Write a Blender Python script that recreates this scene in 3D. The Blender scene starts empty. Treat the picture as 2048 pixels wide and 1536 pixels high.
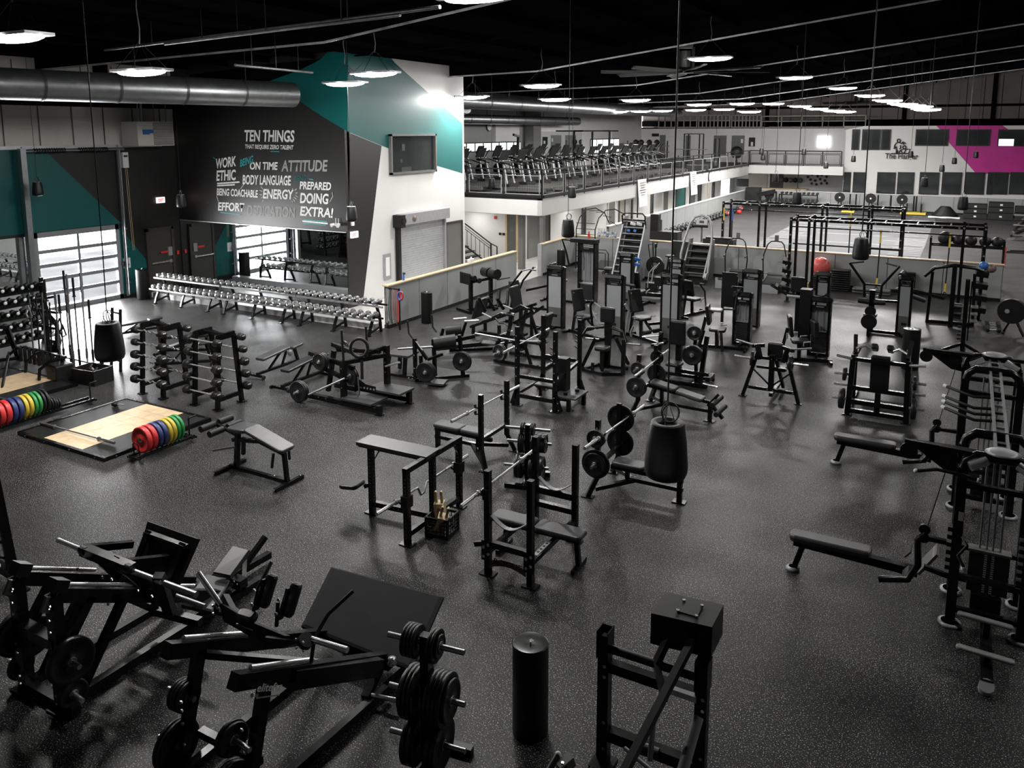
import bpy, math, random
from math import sin, cos, pi, sqrt, atan2, radians
from mathutils import Vector, Matrix, Euler
random.seed(7)
SC = bpy.context.scene
COL = SC.collection
# ------------------------------------------------------------------ camera
EYE = 5.5; FPX = 1623.84; PY0 = 513.82
YAW, PITCH, ROLL = .509273, .154216, -.00095
FW = Vector((-sin(YAW)*cos(PITCH), cos(YAW)*cos(PITCH), -sin(PITCH)))
RT = Vector((cos(YAW), sin(YAW), 0)); UP = RT.cross(FW)
RT, UP = RT*cos(ROLL)+UP*sin(ROLL), UP*cos(ROLL)-RT*sin(ROLL)
cd = bpy.data.cameras.new('camera'); cam = bpy.data.objects.new('camera', cd); COL.objects.link(cam)
cd.sensor_width = 36; cd.lens = 36*FPX/2048; cd.shift_y = (PY0-768)/2048; cd.clip_end = 300; cd.clip_start = .1
m4 = Matrix((RT, UP, -FW)).transposed().to_4x4(); m4.translation = (0, 0, EYE); cam.matrix_world = m4
SC.camera = cam
# ------------------------------------------------------------------ world, exposure
w = bpy.data.worlds.new('daylight'); SC.world = w; w.use_nodes = True
w.node_tree.nodes['Background'].inputs[0].default_value = (.93, .97, 1, 1)
w.node_tree.nodes['Background'].inputs[1].default_value = 3.0
SC.view_settings.view_transform = 'Standard'; SC.view_settings.look = 'None'
SC.view_settings.exposure = 0.38; SC.view_settings.gamma = 1; SC.view_settings.use_curve_mapping = False
SC.cycles.use_denoising = True; SC.cycles.max_bounces = 7; SC.cycles.diffuse_bounces = 3
SC.cycles.glossy_bounces = 4; SC.cycles.sample_clamp_indirect = 10; SC.cycles.blur_glossy = .3
LAMP = 165.0          # radiance of the lamp diffusers
def area(name, loc, rot, sx, sy, power):
    l = bpy.data.lights.new(name, 'AREA'); l.shape = 'RECTANGLE'; l.size = sx; l.size_y = sy; l.energy = power
    o = bpy.data.objects.new(name, l); COL.objects.link(o); o.location = loc; o.rotation_euler = rot; return o
# daylight outside the glazed garage door (behind the glass)
area('daylight_garage', (-25.2, 15.47, 1.3), (0, -pi/2, 0), 3.4, 4.2, 1700)
# ------------------------------------------------------------------ pixel -> place
def ray(x, y): return RT*((x-1024)/FPX) + UP*((PY0-y)/FPX) + FW
def G(x, y, z=0.0):
    d = ray(x, y); t = (z-EYE)/d.z; return Vector((d.x*t, d.y*t, z))
def onY(x, y, Y):
    d = ray(x, y); t = Y/d.y; return Vector((d.x*t, Y, EYE+d.z*t))
def onX(x, y, X):
    d = ray(x, y); t = X/d.x; return Vector((X, d.y*t, EYE+d.z*t))
# ------------------------------------------------------------------ materials
def mat(name, c, rough=.5, metal=0., emit=0., noise=None, bump=None, spec=.5, alpha=None, trans=0, rnoise=None):
    m = bpy.data.materials.new(name); m.use_nodes = True; nt = m.node_tree; b = nt.nodes['Principled BSDF']
    c4 = (*c, 1); b.inputs['Base Color'].default_value = c4; b.inputs['Roughness'].default_value = rough
    b.inputs['Metallic'].default_value = metal; b.inputs['Specular IOR Level'].default_value = spec
    if emit: b.inputs['Emission Color'].default_value = c4; b.inputs['Emission Strength'].default_value = emit
    if trans: b.inputs['Transmission Weight'].default_value = trans; b.inputs['IOR'].default_value = 1.02
    if alpha is not None: b.inputs['Alpha'].default_value = alpha
    tc = nt.nodes.new('ShaderNodeTexCoord')
    def nz(scale, det=3):
        n = nt.nodes.new('ShaderNodeTexNoise'); n.inputs['Scale'].default_value = scale; n.inputs['Detail'].default_value = det
        nt.links.new(tc.outputs['Object'], n.inputs['Vector']); return n
    if noise:                                     # (scale, amount)
        n = nz(noise[0]); r = nt.nodes.new('ShaderNodeMapRange')
        r.inputs['From Min'].default_value = .3; r.inputs['From Max'].default_value = .7
        r.inputs['To Min'].default_value = 1-noise[1]; r.inputs['To Max'].default_value = 1+noise[1]
        nt.links.new(n.outputs['Fac'], r.inputs['Value'])
        mx = nt.nodes.new('ShaderNodeVectorMath'); mx.operation = 'SCALE'; mx.inputs[0].default_value = c
        nt.links.new(r.outputs[0], mx.inputs['Scale']); nt.links.new(mx.outputs[0], b.inputs['Base Color'])
    if rnoise:
        n = nz(rnoise[0]); r = nt.nodes.new('ShaderNodeMapRange')
        r.inputs['From Min'].default_value = .3; r.inputs['From Max'].default_value = .7
        r.inputs['To Min'].default_value = rough-rnoise[1]; r.inputs['To Max'].default_value = rough+rnoise[1]
        nt.links.new(n.outputs['Fac'], r.inputs['Value']); nt.links.new(r.outputs[0], b.inputs['Roughness'])
    if bump:
        n = nz(bump[0]); bp = nt.nodes.new('ShaderNodeBump'); bp.inputs['Strength'].default_value = bump[1]
        bp.inputs['Distance'].default_value = .01
        nt.links.new(n.outputs['Fac'], bp.inputs['Height']); nt.links.new(bp.outputs[0], b.inputs['Normal'])
    return m
def speckled(name, base, fleck, lo, hi, rough, stain=.25, scale=150):
    m = mat(name, base, rough, bump=(scale*.8, .35), rnoise=(.9, .08), spec=.2); nt = m.node_tree; b = nt.nodes['Principled BSDF']
    tc = nt.nodes['Texture Coordinate']
    n = nt.nodes.new('ShaderNodeTexNoise'); n.inputs['Scale'].default_value = scale; n.inputs['Detail'].default_value = 2
    nt.links.new(tc.outputs['Object'], n.inputs['Vector'])
    r = nt.nodes.new('ShaderNodeMapRange'); r.inputs['From Min'].default_value = lo; r.inputs['From Max'].default_value = hi
    nt.links.new(n.outputs['Fac'], r.inputs['Value'])
    big = nt.nodes.new('ShaderNodeTexNoise'); big.inputs['Scale'].default_value = .55; big.inputs['Detail'].default_value = 5
    nt.links.new(tc.outputs['Object'], big.inputs['Vector'])
    r2 = nt.nodes.new('ShaderNodeMapRange'); r2.inputs['From Min'].default_value = .3; r2.inputs['From Max'].default_value = .7
    r2.inputs['To Min'].default_value = 1-stain; r2.inputs['To Max'].default_value = 1+stain
    nt.links.new(big.outputs['Fac'], r2.inputs['Value'])
    mx = nt.nodes.new('ShaderNodeMix'); mx.data_type = 'RGBA'
    mx.inputs[6].default_value = (*base, 1); mx.inputs[7].default_value = (*fleck, 1)
    nt.links.new(r.outputs[0], mx.inputs[0])
    sc = nt.nodes.new('ShaderNodeVectorMath'); sc.operation = 'SCALE'
    nt.links.new(mx.outputs[2], sc.inputs[0]); nt.links.new(r2.outputs[0], sc.inputs['Scale'])
    nt.links.new(sc.outputs[0], b.inputs['Base Color'])
    return m
M_FLOOR = speckled('speckled_black_rubber_flooring', (.0115, .0115, .012), (.55, .54, .52), .595, .68, .38, .34, 80)
M_HALL = speckled('grey_rubber_flooring', (.05, .048, .048), (.13, .13, .13), .6, .75, .5, .12, 60)
M_TURF = mat('grey_turf', (.085, .085, .088), .8, noise=(40, .12), bump=(300, .3))
M_LINE = mat('white_turf_paint', (.42, .42, .42), .7, noise=(30, .08))
M_CONC = mat('polished_pale_concrete', (.55, .54, .52), .25, noise=(1.5, .07))
M_MEZZ = mat('dark_mezzanine_carpet', (.04, .04, .042), .9, noise=(20, .3))
M_WHITE = mat('white_wall_paint', (.70, .69, .67), .45, noise=(1.2, .03), bump=(60, .04))
M_CREAM = mat('cream_liner_panel', (.62, .60, .55), .45, noise=(.8, .06))
M_BROWN = mat('brown_liner_panel', (.20, .165, .15), .6, noise=(.7, .12))
M_DARK = mat('charcoal_wall_paint', (.017, .016, .0155), .4, noise=(1.5, .08), bump=(90, .05))
M_TEAL = mat('teal_wall_paint', (.004, .105, .10), .33, noise=(1.5, .05), bump=(90, .05))
M_MAG = mat('magenta_wall_paint', (.50, .008, .25), .5, noise=(1.5, .05))
M_GREYP = mat('grey_half_wall_panel', (.34, .35, .34), .4, noise=(1.1, .08))
M_CAP = mat('maple_cap_board', (.62, .47, .30), .45, noise=(14, .12))
M_ROOF = mat('black_roof_liner', (.004, .004, .0045), 1., noise=(2, .3), spec=0)
M_FLANGE = mat('grey_purlin_steel', (.16, .16, .17), .35, metal=.4, noise=(4, .3))
M_STEEL = mat('galvanised_steel', (.36, .37, .38), .36, metal=.9, noise=(9, .08), rnoise=(5, .05))
M_DOORF = mat('backlit_door_rail_aluminium', (.28, .29, .30), .45, metal=.3, noise=(6, .06))  # aluminium darkened, the rails' backlit shade is in its colour
M_ALU = mat('satin_aluminium', (.55, .56, .57), .4, metal=.5, noise=(6, .06))
M_BLK = mat('black_powder_coat', (.005, .005, .0053), .26, spec=.4, noise=(6, .2), rnoise=(3, .06))
M_BLKM = mat('matt_black_steel', (.008, .008, .008), .45, spec=.35, noise=(8, .2))
M_PAD = mat('black_vinyl_pad', (.012, .012, .0125), .36, noise=(9, .12), bump=(200, .12), rnoise=(6, .06))
M_PADG = mat('sheen_grey_vinyl_pad', (.045, .045, .047), .38, noise=(5, .12), bump=(200, .1))  # grey sheen of black vinyl put into the base colour
M_RUB = mat('black_rubber', (.008, .008, .0085), .5, noise=(20, .25), bump=(120, .1))
M_IRON = mat('black_iron_plate', (.014, .014, .015), .38, noise=(14, .25), bump=(80, .15))
M_BAG = mat('grey_black_vinyl_bag', (.012, .012, .013), .42, noise=(4, .15), bump=(30, .1))
M_RIM = mat('pale_worn_bag_rim', (.42, .42, .42), .6, noise=(12, .25))
M_CHR = mat('bright_chrome', (.85, .85, .86), .27, metal=.8, noise=(20, .04))
M_BOLT = mat('zinc_bolt_head', (.8, .8, .82), .25, metal=.85, noise=(20, .05))
M_SILV = mat('silver_grey_paint', (.34, .34, .35), .4, metal=.2, noise=(8, .06))
M_FROST = mat('frosted_grey_shroud', (.36, .37, .38), .3, noise=(3, .06), spec=.5)
M_STACK = mat('charcoal_weight_stack', (.03, .03, .032), .4, noise=(10, .1))
M_MIR = mat('mirror_glass', (.86, .90, .90), .015, metal=1, noise=(.3, .01))
M_GLASS = mat('dark_window_glass', (.03, .035, .035), .06, noise=(.6, .3), spec=.8)
M_CLEAR = mat('clear_door_glass', (1, 1, 1), .0, trans=1, spec=.1)
_nt = M_CLEAR.node_tree; _g = _nt.nodes['Principled BSDF']; _g.inputs['Transmission Weight'].default_value = 0; _g.inputs['Roughness'].default_value = .05
_t = _nt.nodes.new('ShaderNodeBsdfTransparent'); _mx = _nt.nodes.new('ShaderNodeMixShader'); _mx.inputs[0].default_value = .05
_nt.links.new(_t.outputs[0], _mx.inputs[1]); _nt.links.new(_g.outputs[0], _mx.inputs[2]); _nt.links.new(_mx.outputs[0], _nt.nodes['Material Output'].inputs[0])
M_DAY = mat('daylit_window_glass', (.93, .97, 1.), .3, emit=1.6)  # pane glows itself in place of daylight behind it
M_ROOM = mat('lit_room_window_glass', (.75, .95, .8), .3, emit=.9)
M_GREYD = mat('grey_door_paint', (.13, .13, .12), .4, noise=(2, .05))
M_DKDOOR = mat('olive_black_door_paint', (.05, .048, .042), .42, noise=(2, .06))
M_BEIGE = mat('beige_door_paint', (.50, .45, .38), .45, noise=(2, .05))
M_WOODF = mat('dark_door_frame', (.05, .04, .035), .4, noise=(5, .1))
M_LAMP = mat('lamp_diffuser', (1, .985, .96), .5, emit=LAMP)
M_LAMP2 = mat('corridor_lamp_panel', (1, .98, .95), .5, emit=26)
M_RED = mat('red_paint', (.62, .03, .03), .4, noise=(5, .1))
M_BUMP = {'red': mat('red_bumper_rubber', (.62, .035, .035), .42, noise=(12, .15)), 'blue': mat('blue_bumper_rubber', (.03, .045, .16), .42, noise=(12, .15)),
          'yellow': mat('yellow_bumper_rubber', (.60, .45, .05), .42, noise=(12, .12)), 'green': mat('green_bumper_rubber', (.03, .28, .07), .42, noise=(12, .12)),
          'black': M_RUB}
M_YEL = mat('yellow_webbing', (.75, .55, .08), .6, noise=(20, .1))
M_BLUE = mat('blue_plastic', (.04, .14, .45), .4, noise=(9, .1))
M_PINK = mat('coral_ball_vinyl', (.80, .14, .12), .32, noise=(6, .08))
M_CHALK = mat('white_chalk_paint', (.85, .85, .82), .6, noise=(25, .2))
M_CHALKG = mat('grey_chalk_paint', (.33, .33, .32), .6, noise=(25, .2))
M_TEALP = mat('bright_teal_paint', (.02, .33, .34), .5, noise=(25, .2))
M_PAPER = mat('white_paper', (.78, .78, .76), .6, noise=(30, .04))
M_INK = mat('black_ink', (.01, .01, .01), .5, noise=(5, .1))
M_WOOD = mat('maple_plywood', (.66, .49, .30), .4, noise=(6, .14))
M_RAWW = mat('raw_pine_block', (.62, .50, .30), .55, noise=(9, .14))
M_FIR = mat('stud_framing', (.38, .36, .33), .6, noise=(7, .1))
M_DUST = mat('duct_dark_band', (.10, .10, .10), .4, metal=.6, noise=(6, .2))
M_BRWN = mat('brown_plastic', (.18, .12, .10), .4, noise=(6, .1))
M_SIGNR = mat('lit_exit_sign_letters', (1, .03, .03), .5, emit=1.6)
M_SIGNW = mat('lit_exit_sign_face', (1, .9, .9), .5, emit=.75)
# ------------------------------------------------------------------ mesh builder
def V(*a): return Vector(a)
def rotm(rx=0, ry=0, rz=0): return Euler((rx, ry, rz)).to_matrix()
class B:
    def __init__(s): s.v = []; s.f = []; s.sm = []
    def add(s, vs, fs, smooth=False):
        n = len(s.v); s.v += [tuple(v) for v in vs]; s.f += [tuple(n+i for i in f) for f in fs]; s.sm += [smooth]*len(fs); return s
    def box(s, c, d, r=None):
        c = Vector(c); hx, hy, hz = d[0]/2, d[1]/2, d[2]/2
        vs = [Vector((x*hx, y*hy, z*hz)) for z in (-1, 1) for x, y in ((-1, -1), (1, -1), (1, 1), (-1, 1))]
        if r is not None:
            if isinstance(r, tuple): r = rotm(*r)
            vs = [r @ v for v in vs]
        return s.add([c+v for v in vs], [(3, 2, 1, 0), (4, 5, 6, 7), (0, 1, 5, 4), (1, 2, 6, 5), (2, 3, 7, 6), (3, 0, 4, 7)])
    def pad(s, c, d, r=None, ch=.22):              # cushion with chamfered top and rounded corners
        c = Vector(c); hx, hy, hz = d[0]/2, d[1]/2, d[2]/2; k = min(hx, hy)*ch*1.6; e = min(hz*.7, .03)
        def ring(ix, z):
            x, y = hx-ix, hy-ix; q = max(k-ix, .004)
            return [(x, -y+q, z), (x, y-q, z), (x-q*.3, y-q*.3, z), (x-q, y, z), (-x+q, y, z), (-x+q*.3, y-q*.3, z), (-x, y-q, z), (-x, -y+q, z), (-x+q*.3, -y+q*.3, z), (-x+q, -y, z), (x-q, -y, z), (x-q*.3, -y+q*.3, z)]
        rs = [ring(e*.5, -hz), ring(0, -hz+e), ring(0, hz-e), ring(e*.35, hz-e*.35), ring(e, hz)]
        vs = [Vector(p) for q in rs for p in q]
        if r is not None:
            if isinstance(r, tuple): r = rotm(*r)
            vs = [r @ v for v in vs]
        fs = [tuple(range(11, -1, -1)), tuple(range(48, 60))]
        for k2 in range(4):
            for i in range(12):
                j = (i+1) % 12; fs.append((k2*12+i, k2*12+j, k2*12+12+j, k2*12+12+i))
        return s.add([c+v for v in vs], fs)
    def bar(s, p, q, w, h=None, ref=(0, 0, 1)):    # rectangular tube from p to q, w across, h along ref
        h = h or w; p = Vector(p); q = Vector(q); d = (q-p).normalized(); u = Vector(ref)
        if abs(d.dot(u)) > .97: u = Vector((0, 1, 0)) if abs(d.y) < .9 else Vector((1, 0, 0))
        a = d.cross(u).normalized()*w/2; b = a.cross(d).normalized()*h/2
        vs = [o+sa*a+sb*b for o in (p, q) for sa, sb in ((-1, -1), (1, -1), (1, 1), (-1, 1))]
        return s.add(vs, [(3, 2, 1, 0), (4, 5, 6, 7), (0, 1, 5, 4), (1, 2, 6, 5), (2, 3, 7, 6), (3, 0, 4, 7)])
    def path(s, pts, w, h=None):
        for a, b in zip(pts, pts[1:]): s.bar(a, b, w, h)
        return s
    def cyl(s, p, q, r, n=12, r2=None, cap=True):
        p = Vector(p); q = Vector(q); r2 = r if r2 is None else r2; d = (q-p).normalized()
        u = Vector((0, 0, 1)) if abs(d.z) < .9 else Vector((1, 0, 0)); a = d.cross(u).normalized(); b = d.cross(a)
        vs = [p+(a*cos(2*pi*i/n)+b*sin(2*pi*i/n))*r for i in range(n)]+[q+(a*cos(2*pi*i/n)+b*sin(2*pi*i/n))*r2 for i in range(n)]
        s.add(vs, [(i, i+n, (i+1) % n+n, (i+1) % n) for i in range(n)], n > 6)
        if cap: s.add(vs[:n], [tuple(range(n))]); s.add(vs[n:], [tuple(range(n-1, -1, -1))])
        return s
    def tube(s, pts, r, n=8, closed=False):
        pts = [Vector(p) for p in pts]; m = len(pts); base = len(s.v); prev = None; rings = []
        for i, p in enumerate(pts):
            if closed: d = pts[(i+1) % m]-pts[i-1]
            else: d = pts[min(i+1, m-1)]-pts[max(i-1, 0)]
            d.normalize()
            if prev is None:
                u = Vector((0, 0, 1)) if abs(d.z) < .9 else Vector((1, 0, 0)); a = d.cross(u).normalized()
            else:
                a = prev-d*prev.dot(d); a = a.normalized() if a.length > 1e-5 else d.orthogonal().normalized()
            prev = a; b = d.cross(a); rings.append([p+(a*cos(2*pi*k/n)+b*sin(2*pi*k/n))*r for k in range(n)])
        vs = [v for q in rings for v in q]; fs = []
        for i in range(m if closed else m-1):
            j = (i+1) % m
            for k in range(n): l = (k+1) % n; fs.append((i*n+k, i*n+l, j*n+l, j*n+k))
        s.add(vs, fs, True)
        if not closed: s.add(rings[0], [tuple(range(n-1, -1, -1))]); s.add(rings[-1], [tuple(range(n))])
        return s
    def lathe(s, prof, o=(0, 0, 0), ax='z', n=20, smooth=True, close=False):   # prof: (radius, height)
        o = Vector(o); vs = []
        for r, h in prof:
            for i in range(n):
                a = 2*pi*i/n
                vs.append(o+(Vector((r*cos(a), r*sin(a), h)) if ax == 'z' else Vector((h, r*cos(a), r*sin(a))) if ax == 'x' else Vector((r*sin(a), h, r*cos(a)))))
        fs = []
        for j in range(len(prof)-1 if not close else len(prof)):
            jj = (j+1) % len(prof)
            for i in range(n): k = (i+1) % n; fs.append((j*n+i, j*n+k, jj*n+k, jj*n+i))
        return s.add(vs, fs, smooth)
    def sph(s, c, r, n=14, m=8, sz=1.):
        return s.lathe([(max(r*sin(pi*j/m), 1e-4), -r*sz*cos(pi*j/m)) for j in range(m+1)], c, 'z', n)
    def poly(s, pts, t):                           # flat polygon given a thickness vector
        pts = [Vector(p) for p in pts]; t = Vector(t); n = len(pts)
        return s.add(pts+[p+t for p in pts], [tuple(range(n-1, -1, -1)), tuple(range(n, 2*n))]+[(i, (i+1) % n, (i+1) % n+n, i+n) for i in range(n)])
    def mesh(s, name):
        me = bpy.data.meshes.new(name); me.from_pydata(s.v, [], s.f); me.polygons.foreach_set('use_smooth', s.sm); me.update(); return me
    def out(s, name, m, parent=None, kind=None, label=None, loc=None, rot=None):
        o = bpy.data.objects.new(name, s.mesh(name)); o.data.materials.append(m); COL.objects.link(o)
        if parent is not None: o.parent = parent
        if loc is not None: o.location = loc
        if rot is not None: o.rotation_euler = rot
        if kind: o['kind'] = kind
        if label: o['label'] = label
        return o
def tag(o, label, cat, group=None):
    o['label'] = label; o['category'] = cat
    if group: o['group'] = group
    return o
def T(name, label, cat, loc=(0, 0, 0), rz=0, group=None, rot=None):
    o = bpy.data.objects.new(name, None); COL.objects.link(o); o.empty_display_size = .1
    o.location = loc; o.rotation_euler = rot or (0, 0, rz); return tag(o, label, cat, group)
def dup(root, loc, rz=None, label=None, group=None, rot=None):
    def cp(o, par):
        c = o.copy(); COL.objects.link(c)
        if par is not None: c.parent = par
        for k in KIDS.get(o.name, []): cp(k, c)
        return c
    c = cp(root, None); c.location = loc
    if rz is not None: c.rotation_euler = (0, 0, rz)
    if rot is not None: c.rotation_euler = rot
    if label: c['label'] = label
    if group: c['group'] = group
    return c
KIDS = {}
def reg(root):                                    # note a finished thing's tree so that dup() can copy it
    def w(o):
        ch = [c for c in ALLCH.get(o.name, [])]; KIDS[o.name] = ch
        for c in ch: w(c)
    ALLCH = {}
    for o in COL.objects:
        if o.parent is not None: ALLCH.setdefault(o.parent.name, []).append(o)
    w(root); return root
def struct(b, name, m, parent=None):
    o = b.out(name, m, parent)
    if parent is None: o['kind'] = 'structure'
    return o
_fonts = {}
def text_mesh(s, shear=0., bold=0.):
    cu = bpy.data.curves.new('lettering', 'FONT'); cu.body = s; cu.size = 1; cu.shear = shear; cu.offset = bold; cu.resolution_u = 3
    o = bpy.data.objects.new('lettering', cu); COL.objects.link(o); bpy.context.view_layer.update()
    dg = bpy.context.evaluated_depsgraph_get(); me = bpy.data.meshes.new_from_object(o.evaluated_get(dg)); COL.objects.unlink(o); bpy.data.objects.remove(o)
    xs = [v.co.x for v in me.vertices]; ys = [v.co.y for v in me.vertices]
    return me, (min(xs), max(xs), min(ys), max(ys))
def letters(s, o, xd, yd, width, height, m, parent, shear=0., bold=0., name='lettering'):
    """Lay the words s with lower-left corner at o, along xd, up yd (unit vectors)."""
    me, (x0, x1, y0, y1) = text_mesh(s, shear, bold); o = Vector(o); xd = Vector(xd); yd = Vector(yd)
    for v in me.vertices:
        v.co = o + xd*((v.co.x-x0)/(x1-x0)*width) + yd*((v.co.y-y0)/(y1-y0)*height)
    me.materials.clear(); me.materials.append(m)
    ob = bpy.data.objects.new(name, me); COL.objects.link(ob)
    if parent is not None: ob.parent = parent
    return ob

NUM = ('one', 'two', 'three', 'four', 'five', 'six')
def ORD(i):
    n = i+1; a = ('', 'first', 'second', 'third', 'fourth', 'fifth', 'sixth', 'seventh', 'eighth', 'ninth', 'tenth', 'eleventh', 'twelfth', 'thirteenth', 'fourteenth', 'fifteenth', 'sixteenth', 'seventeenth', 'eighteenth', 'nineteenth')
    if n < 20: return a[n]
    t, u = divmod(n, 10)
    if u == 0: return ('twentieth', 'thirtieth', 'fortieth', 'fiftieth')[t-2]
    return ('twenty', 'thirty', 'forty', 'fifty')[t-2]+'-'+a[u]
# ================================================================== SETTING
XL, YM, XW, YH, YE = -24.3, 19.3, -16.6, 30.6, 66.0     # garage wall, mirror wall, roll-up wall, turf half wall, far end wall
def roofz(x): return 9.5+.12*x if x > -13 else 7.94+.02*(x+13)
def quad(b, pts, t): return b.poly(pts, t)
b = B(); b.box((-5, 14, -.05), (60, 33.2, .1)); struct(b, 'floor', M_FLOOR)
b = B(); b.box((-1.3, 48.7, -.05), (25.4, 36, .1)); b.box((6.4, 33, -.04), (10, 5, .1)); struct(b, 'floor', M_HALL)
b = B(); b.box((-19.2, 45.8, -.04), (10.4, 41.6, .12)); b.box((-15.3, 22.6, -.045), (2.55, 10.4, .11)); struct(b, 'floor', M_CONC)
b = B(); b.box((-5.15, 49.3, .004), (7.3, 21.4, .012)); turf = struct(b, 'floor', M_TURF)
b = B()
for i in range(34):
    y = 39.2+i*.6; L = 1.9 if i % 3 == 0 else 1.3
    for x0, sgn in ((-8.75, 1), (-1.55, -1)): b.box((x0+sgn*L/2, y, .013), (L, .06, .004))
    if i % 6 == 0: b.box((-5.15, y, .013), (7.1, .07, .004))
b.out('painted_line', M_LINE, turf, kind='stuff')
# roof and frames
b = B(); t = (0, 0, .15)
for y0, y1 in ((-4, 76),):
    b.poly([(-31, y0, roofz(-31)), (-13, y0, roofz(-13)), (-13, y1, roofz(-13)), (-31, y1, roofz(-31))], t)
    b.poly([(-13, y0, roofz(-13)), (14, y0, roofz(14)), (14, y1, roofz(14)), (-13, y1, roofz(-13))], t)
ceil = struct(b, 'ceiling', M_ROOF)
M_LIP = mat('lit_flange_edge', (.55, .55, .56), .35, metal=.3, noise=(3, .4))  # pale colour carries the light caught by the lip
def slope_beam(b, y, dz, w, h, x0=XL, x1=13.):
    b.bar((x0, y, roofz(x0)-dz), (-13, y, roofz(-13)-dz), w, h); b.bar((-13, y, roofz(-13)-dz), (x1, y, roofz(x1)-dz), w, h)
for y in (14.6, 25.1, 34.8, 44.2, 53.3, 62.2):
    b = B(); slope_beam(b, y, .22, .02, .4); fr = b.out('rafter', M_ROOF, ceil)
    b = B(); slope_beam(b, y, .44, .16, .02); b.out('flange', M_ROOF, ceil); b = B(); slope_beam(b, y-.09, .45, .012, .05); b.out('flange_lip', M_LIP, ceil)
for y in (19.9, 29.8, 39.5, 48.8, 57.8):
    b = B(); slope_beam(b, y, .1, .06, .05); b.out('seam_strap', M_ROOF, ceil)
for i in range(19):
    x = -23.4+i*1.9; b = B(); b.bar((x, -3.5, roofz(x)-.09), (x, 70, roofz(x)-.09), .07, .16); b.out('purlin', M_ROOF, ceil)
# outer shell: walls we look at are layered, the rest closes the room
b = B(); b.box((12.3, 34, 5.2), (.3, 84, 11)); struct(b, 'wall_right', M_DARK)
b = B(); b.box((-6, -4, 5.2), (62, .3, 11)); struct(b, 'wall_back', M_DARK)
# ---- garage (left) wall: dark / teal lower, cream liner above
gx = XL-.12
GY0, GY1, GZ = 14.05, 16.9, 2.47
b = B(); b.box((gx, 5.0, 2.5), (.24, 18.1, 5.0)); b.box((gx, (GY0+GY1)/2, (5+GZ)/2), (.24, GY1-GY0, 5-GZ)); b.box((gx, (GY1+19.5)/2, 2.5), (.24, 19.5-GY1, 5.0))
wl = struct(b, 'wall_left', M_DARK)
def paint(pts, plane, m, parent, off=.004, name='painted_panel'):
    bb = B()
    if plane[0] == 'X': q = [onX(x, y, plane[1]) for x, y in pts]; t = Vector((off, 0, 0))
    else: q = [onY(x, y, plane[1]) for x, y in pts]; t = Vector((0, -off, 0))
    bb.poly(q, t); return bb.out(name, m, parent)
b = B()
zc = 5.0
b.poly([(XL, 9.0, GZ+.02), (XL, 17.0, GZ+.02), (XL, onX(86, 302, XL).y, 4.98), (XL, 9.0, 4.98)], (.006, 0, 0))
b.out('teal_paint', M_TEAL, wl)
b = B(); b.poly([(XL, 16.92, .1), (XL, 16.92, 2.4), (XL, onX(300, 529, XL).y, onX(300, 529, XL).z), (XL, 18.6, .35), (XL, 18.8, .1)], (.006, 0, 0)); b.out('teal_paint', M_TEAL, wl)
b = B(); b.box((gx, 8, 6.4), (.22, 23.5, 2.8)); up = struct(b, 'wall_left', M_CREAM)
b = B()
for y in [3+i*1.05 for i in range(17)]: b.box((XL+.012, y, 5.62), (.02, .025, 1.25)); b.box((XL+.012, y+.4, 7.1), (.02, .02, .9))
b.out('liner_seam', M_DUST, up, kind='stuff')
b = B(); b.box((XL+.12, 8.2, 6.42), (.24, 22, .34)); b.box((XL+.1, 16.6, 7.2), (.3, .35, 1.5)); b.out('girt_beam', M_ROOF, up)
b = B(); b.box((XL+.04, 11.6, 5.02), (.1, 14.2, .1)); b.out('ledge', M_ALU, up)
b = B(); b.box((XL+.03, 12.4, 1.2), (.02, 2.86, 2.4)); lm = struct(b, 'wall_left', M_MIR)
# garage door
gd = B()
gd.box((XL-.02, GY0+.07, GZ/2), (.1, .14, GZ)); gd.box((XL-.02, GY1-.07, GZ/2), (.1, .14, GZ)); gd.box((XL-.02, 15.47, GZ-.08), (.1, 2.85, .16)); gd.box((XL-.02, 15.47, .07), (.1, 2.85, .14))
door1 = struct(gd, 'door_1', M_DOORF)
rows = [.14+i*(GZ-.30)/5 for i in range(6)]
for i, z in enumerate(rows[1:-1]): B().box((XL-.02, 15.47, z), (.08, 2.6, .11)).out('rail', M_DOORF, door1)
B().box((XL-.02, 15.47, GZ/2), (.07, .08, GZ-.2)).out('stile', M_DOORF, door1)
for i in range(5):
    for k in (0, 1):
        B().box((XL-.03, 14.83+k*1.28, rows[i]+.22), (.012, 1.2, .36)).out('pane', M_CLEAR, door1)
b = B()
for y in (GY0-.12, GY1+.1):
    b.box((XL+.09, y, 2.55), (.07, .05, 5.0)); b.cyl((XL+.2, y, .1), (XL+.2, y, 4.9), .025, 8)
    for z in (.5, 1.1, 1.7, 2.3): b.box((XL+.1, y+.07, z), (.05, .1, .05))
b.out('track', M_STEEL, door1)
b = B(); b.cyl((XL+.22, GY0-.25, 4.92), (XL+.22, GY1+.25, 4.92), .035, 10); b.out('torsion_shaft', M_STEEL, door1)
for y in (14.7, 16.1):
    b = B(); b.tube([(XL+.22+.075*cos(a*.9), y-.5+a*.011, 4.92+.075*sin(a*.9)) for a in range(90)], .014, 5); b.out('torsion_spring', M_BLKM, door1)
# galvanised post left of the door
b = B(); b.box((XL+.3, 13.8, 2.5), (.16, .16, 5.0)); tag(b.out('door_post', M_STEEL), 'galvanised steel post left of the glazed garage door', 'post')
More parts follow.
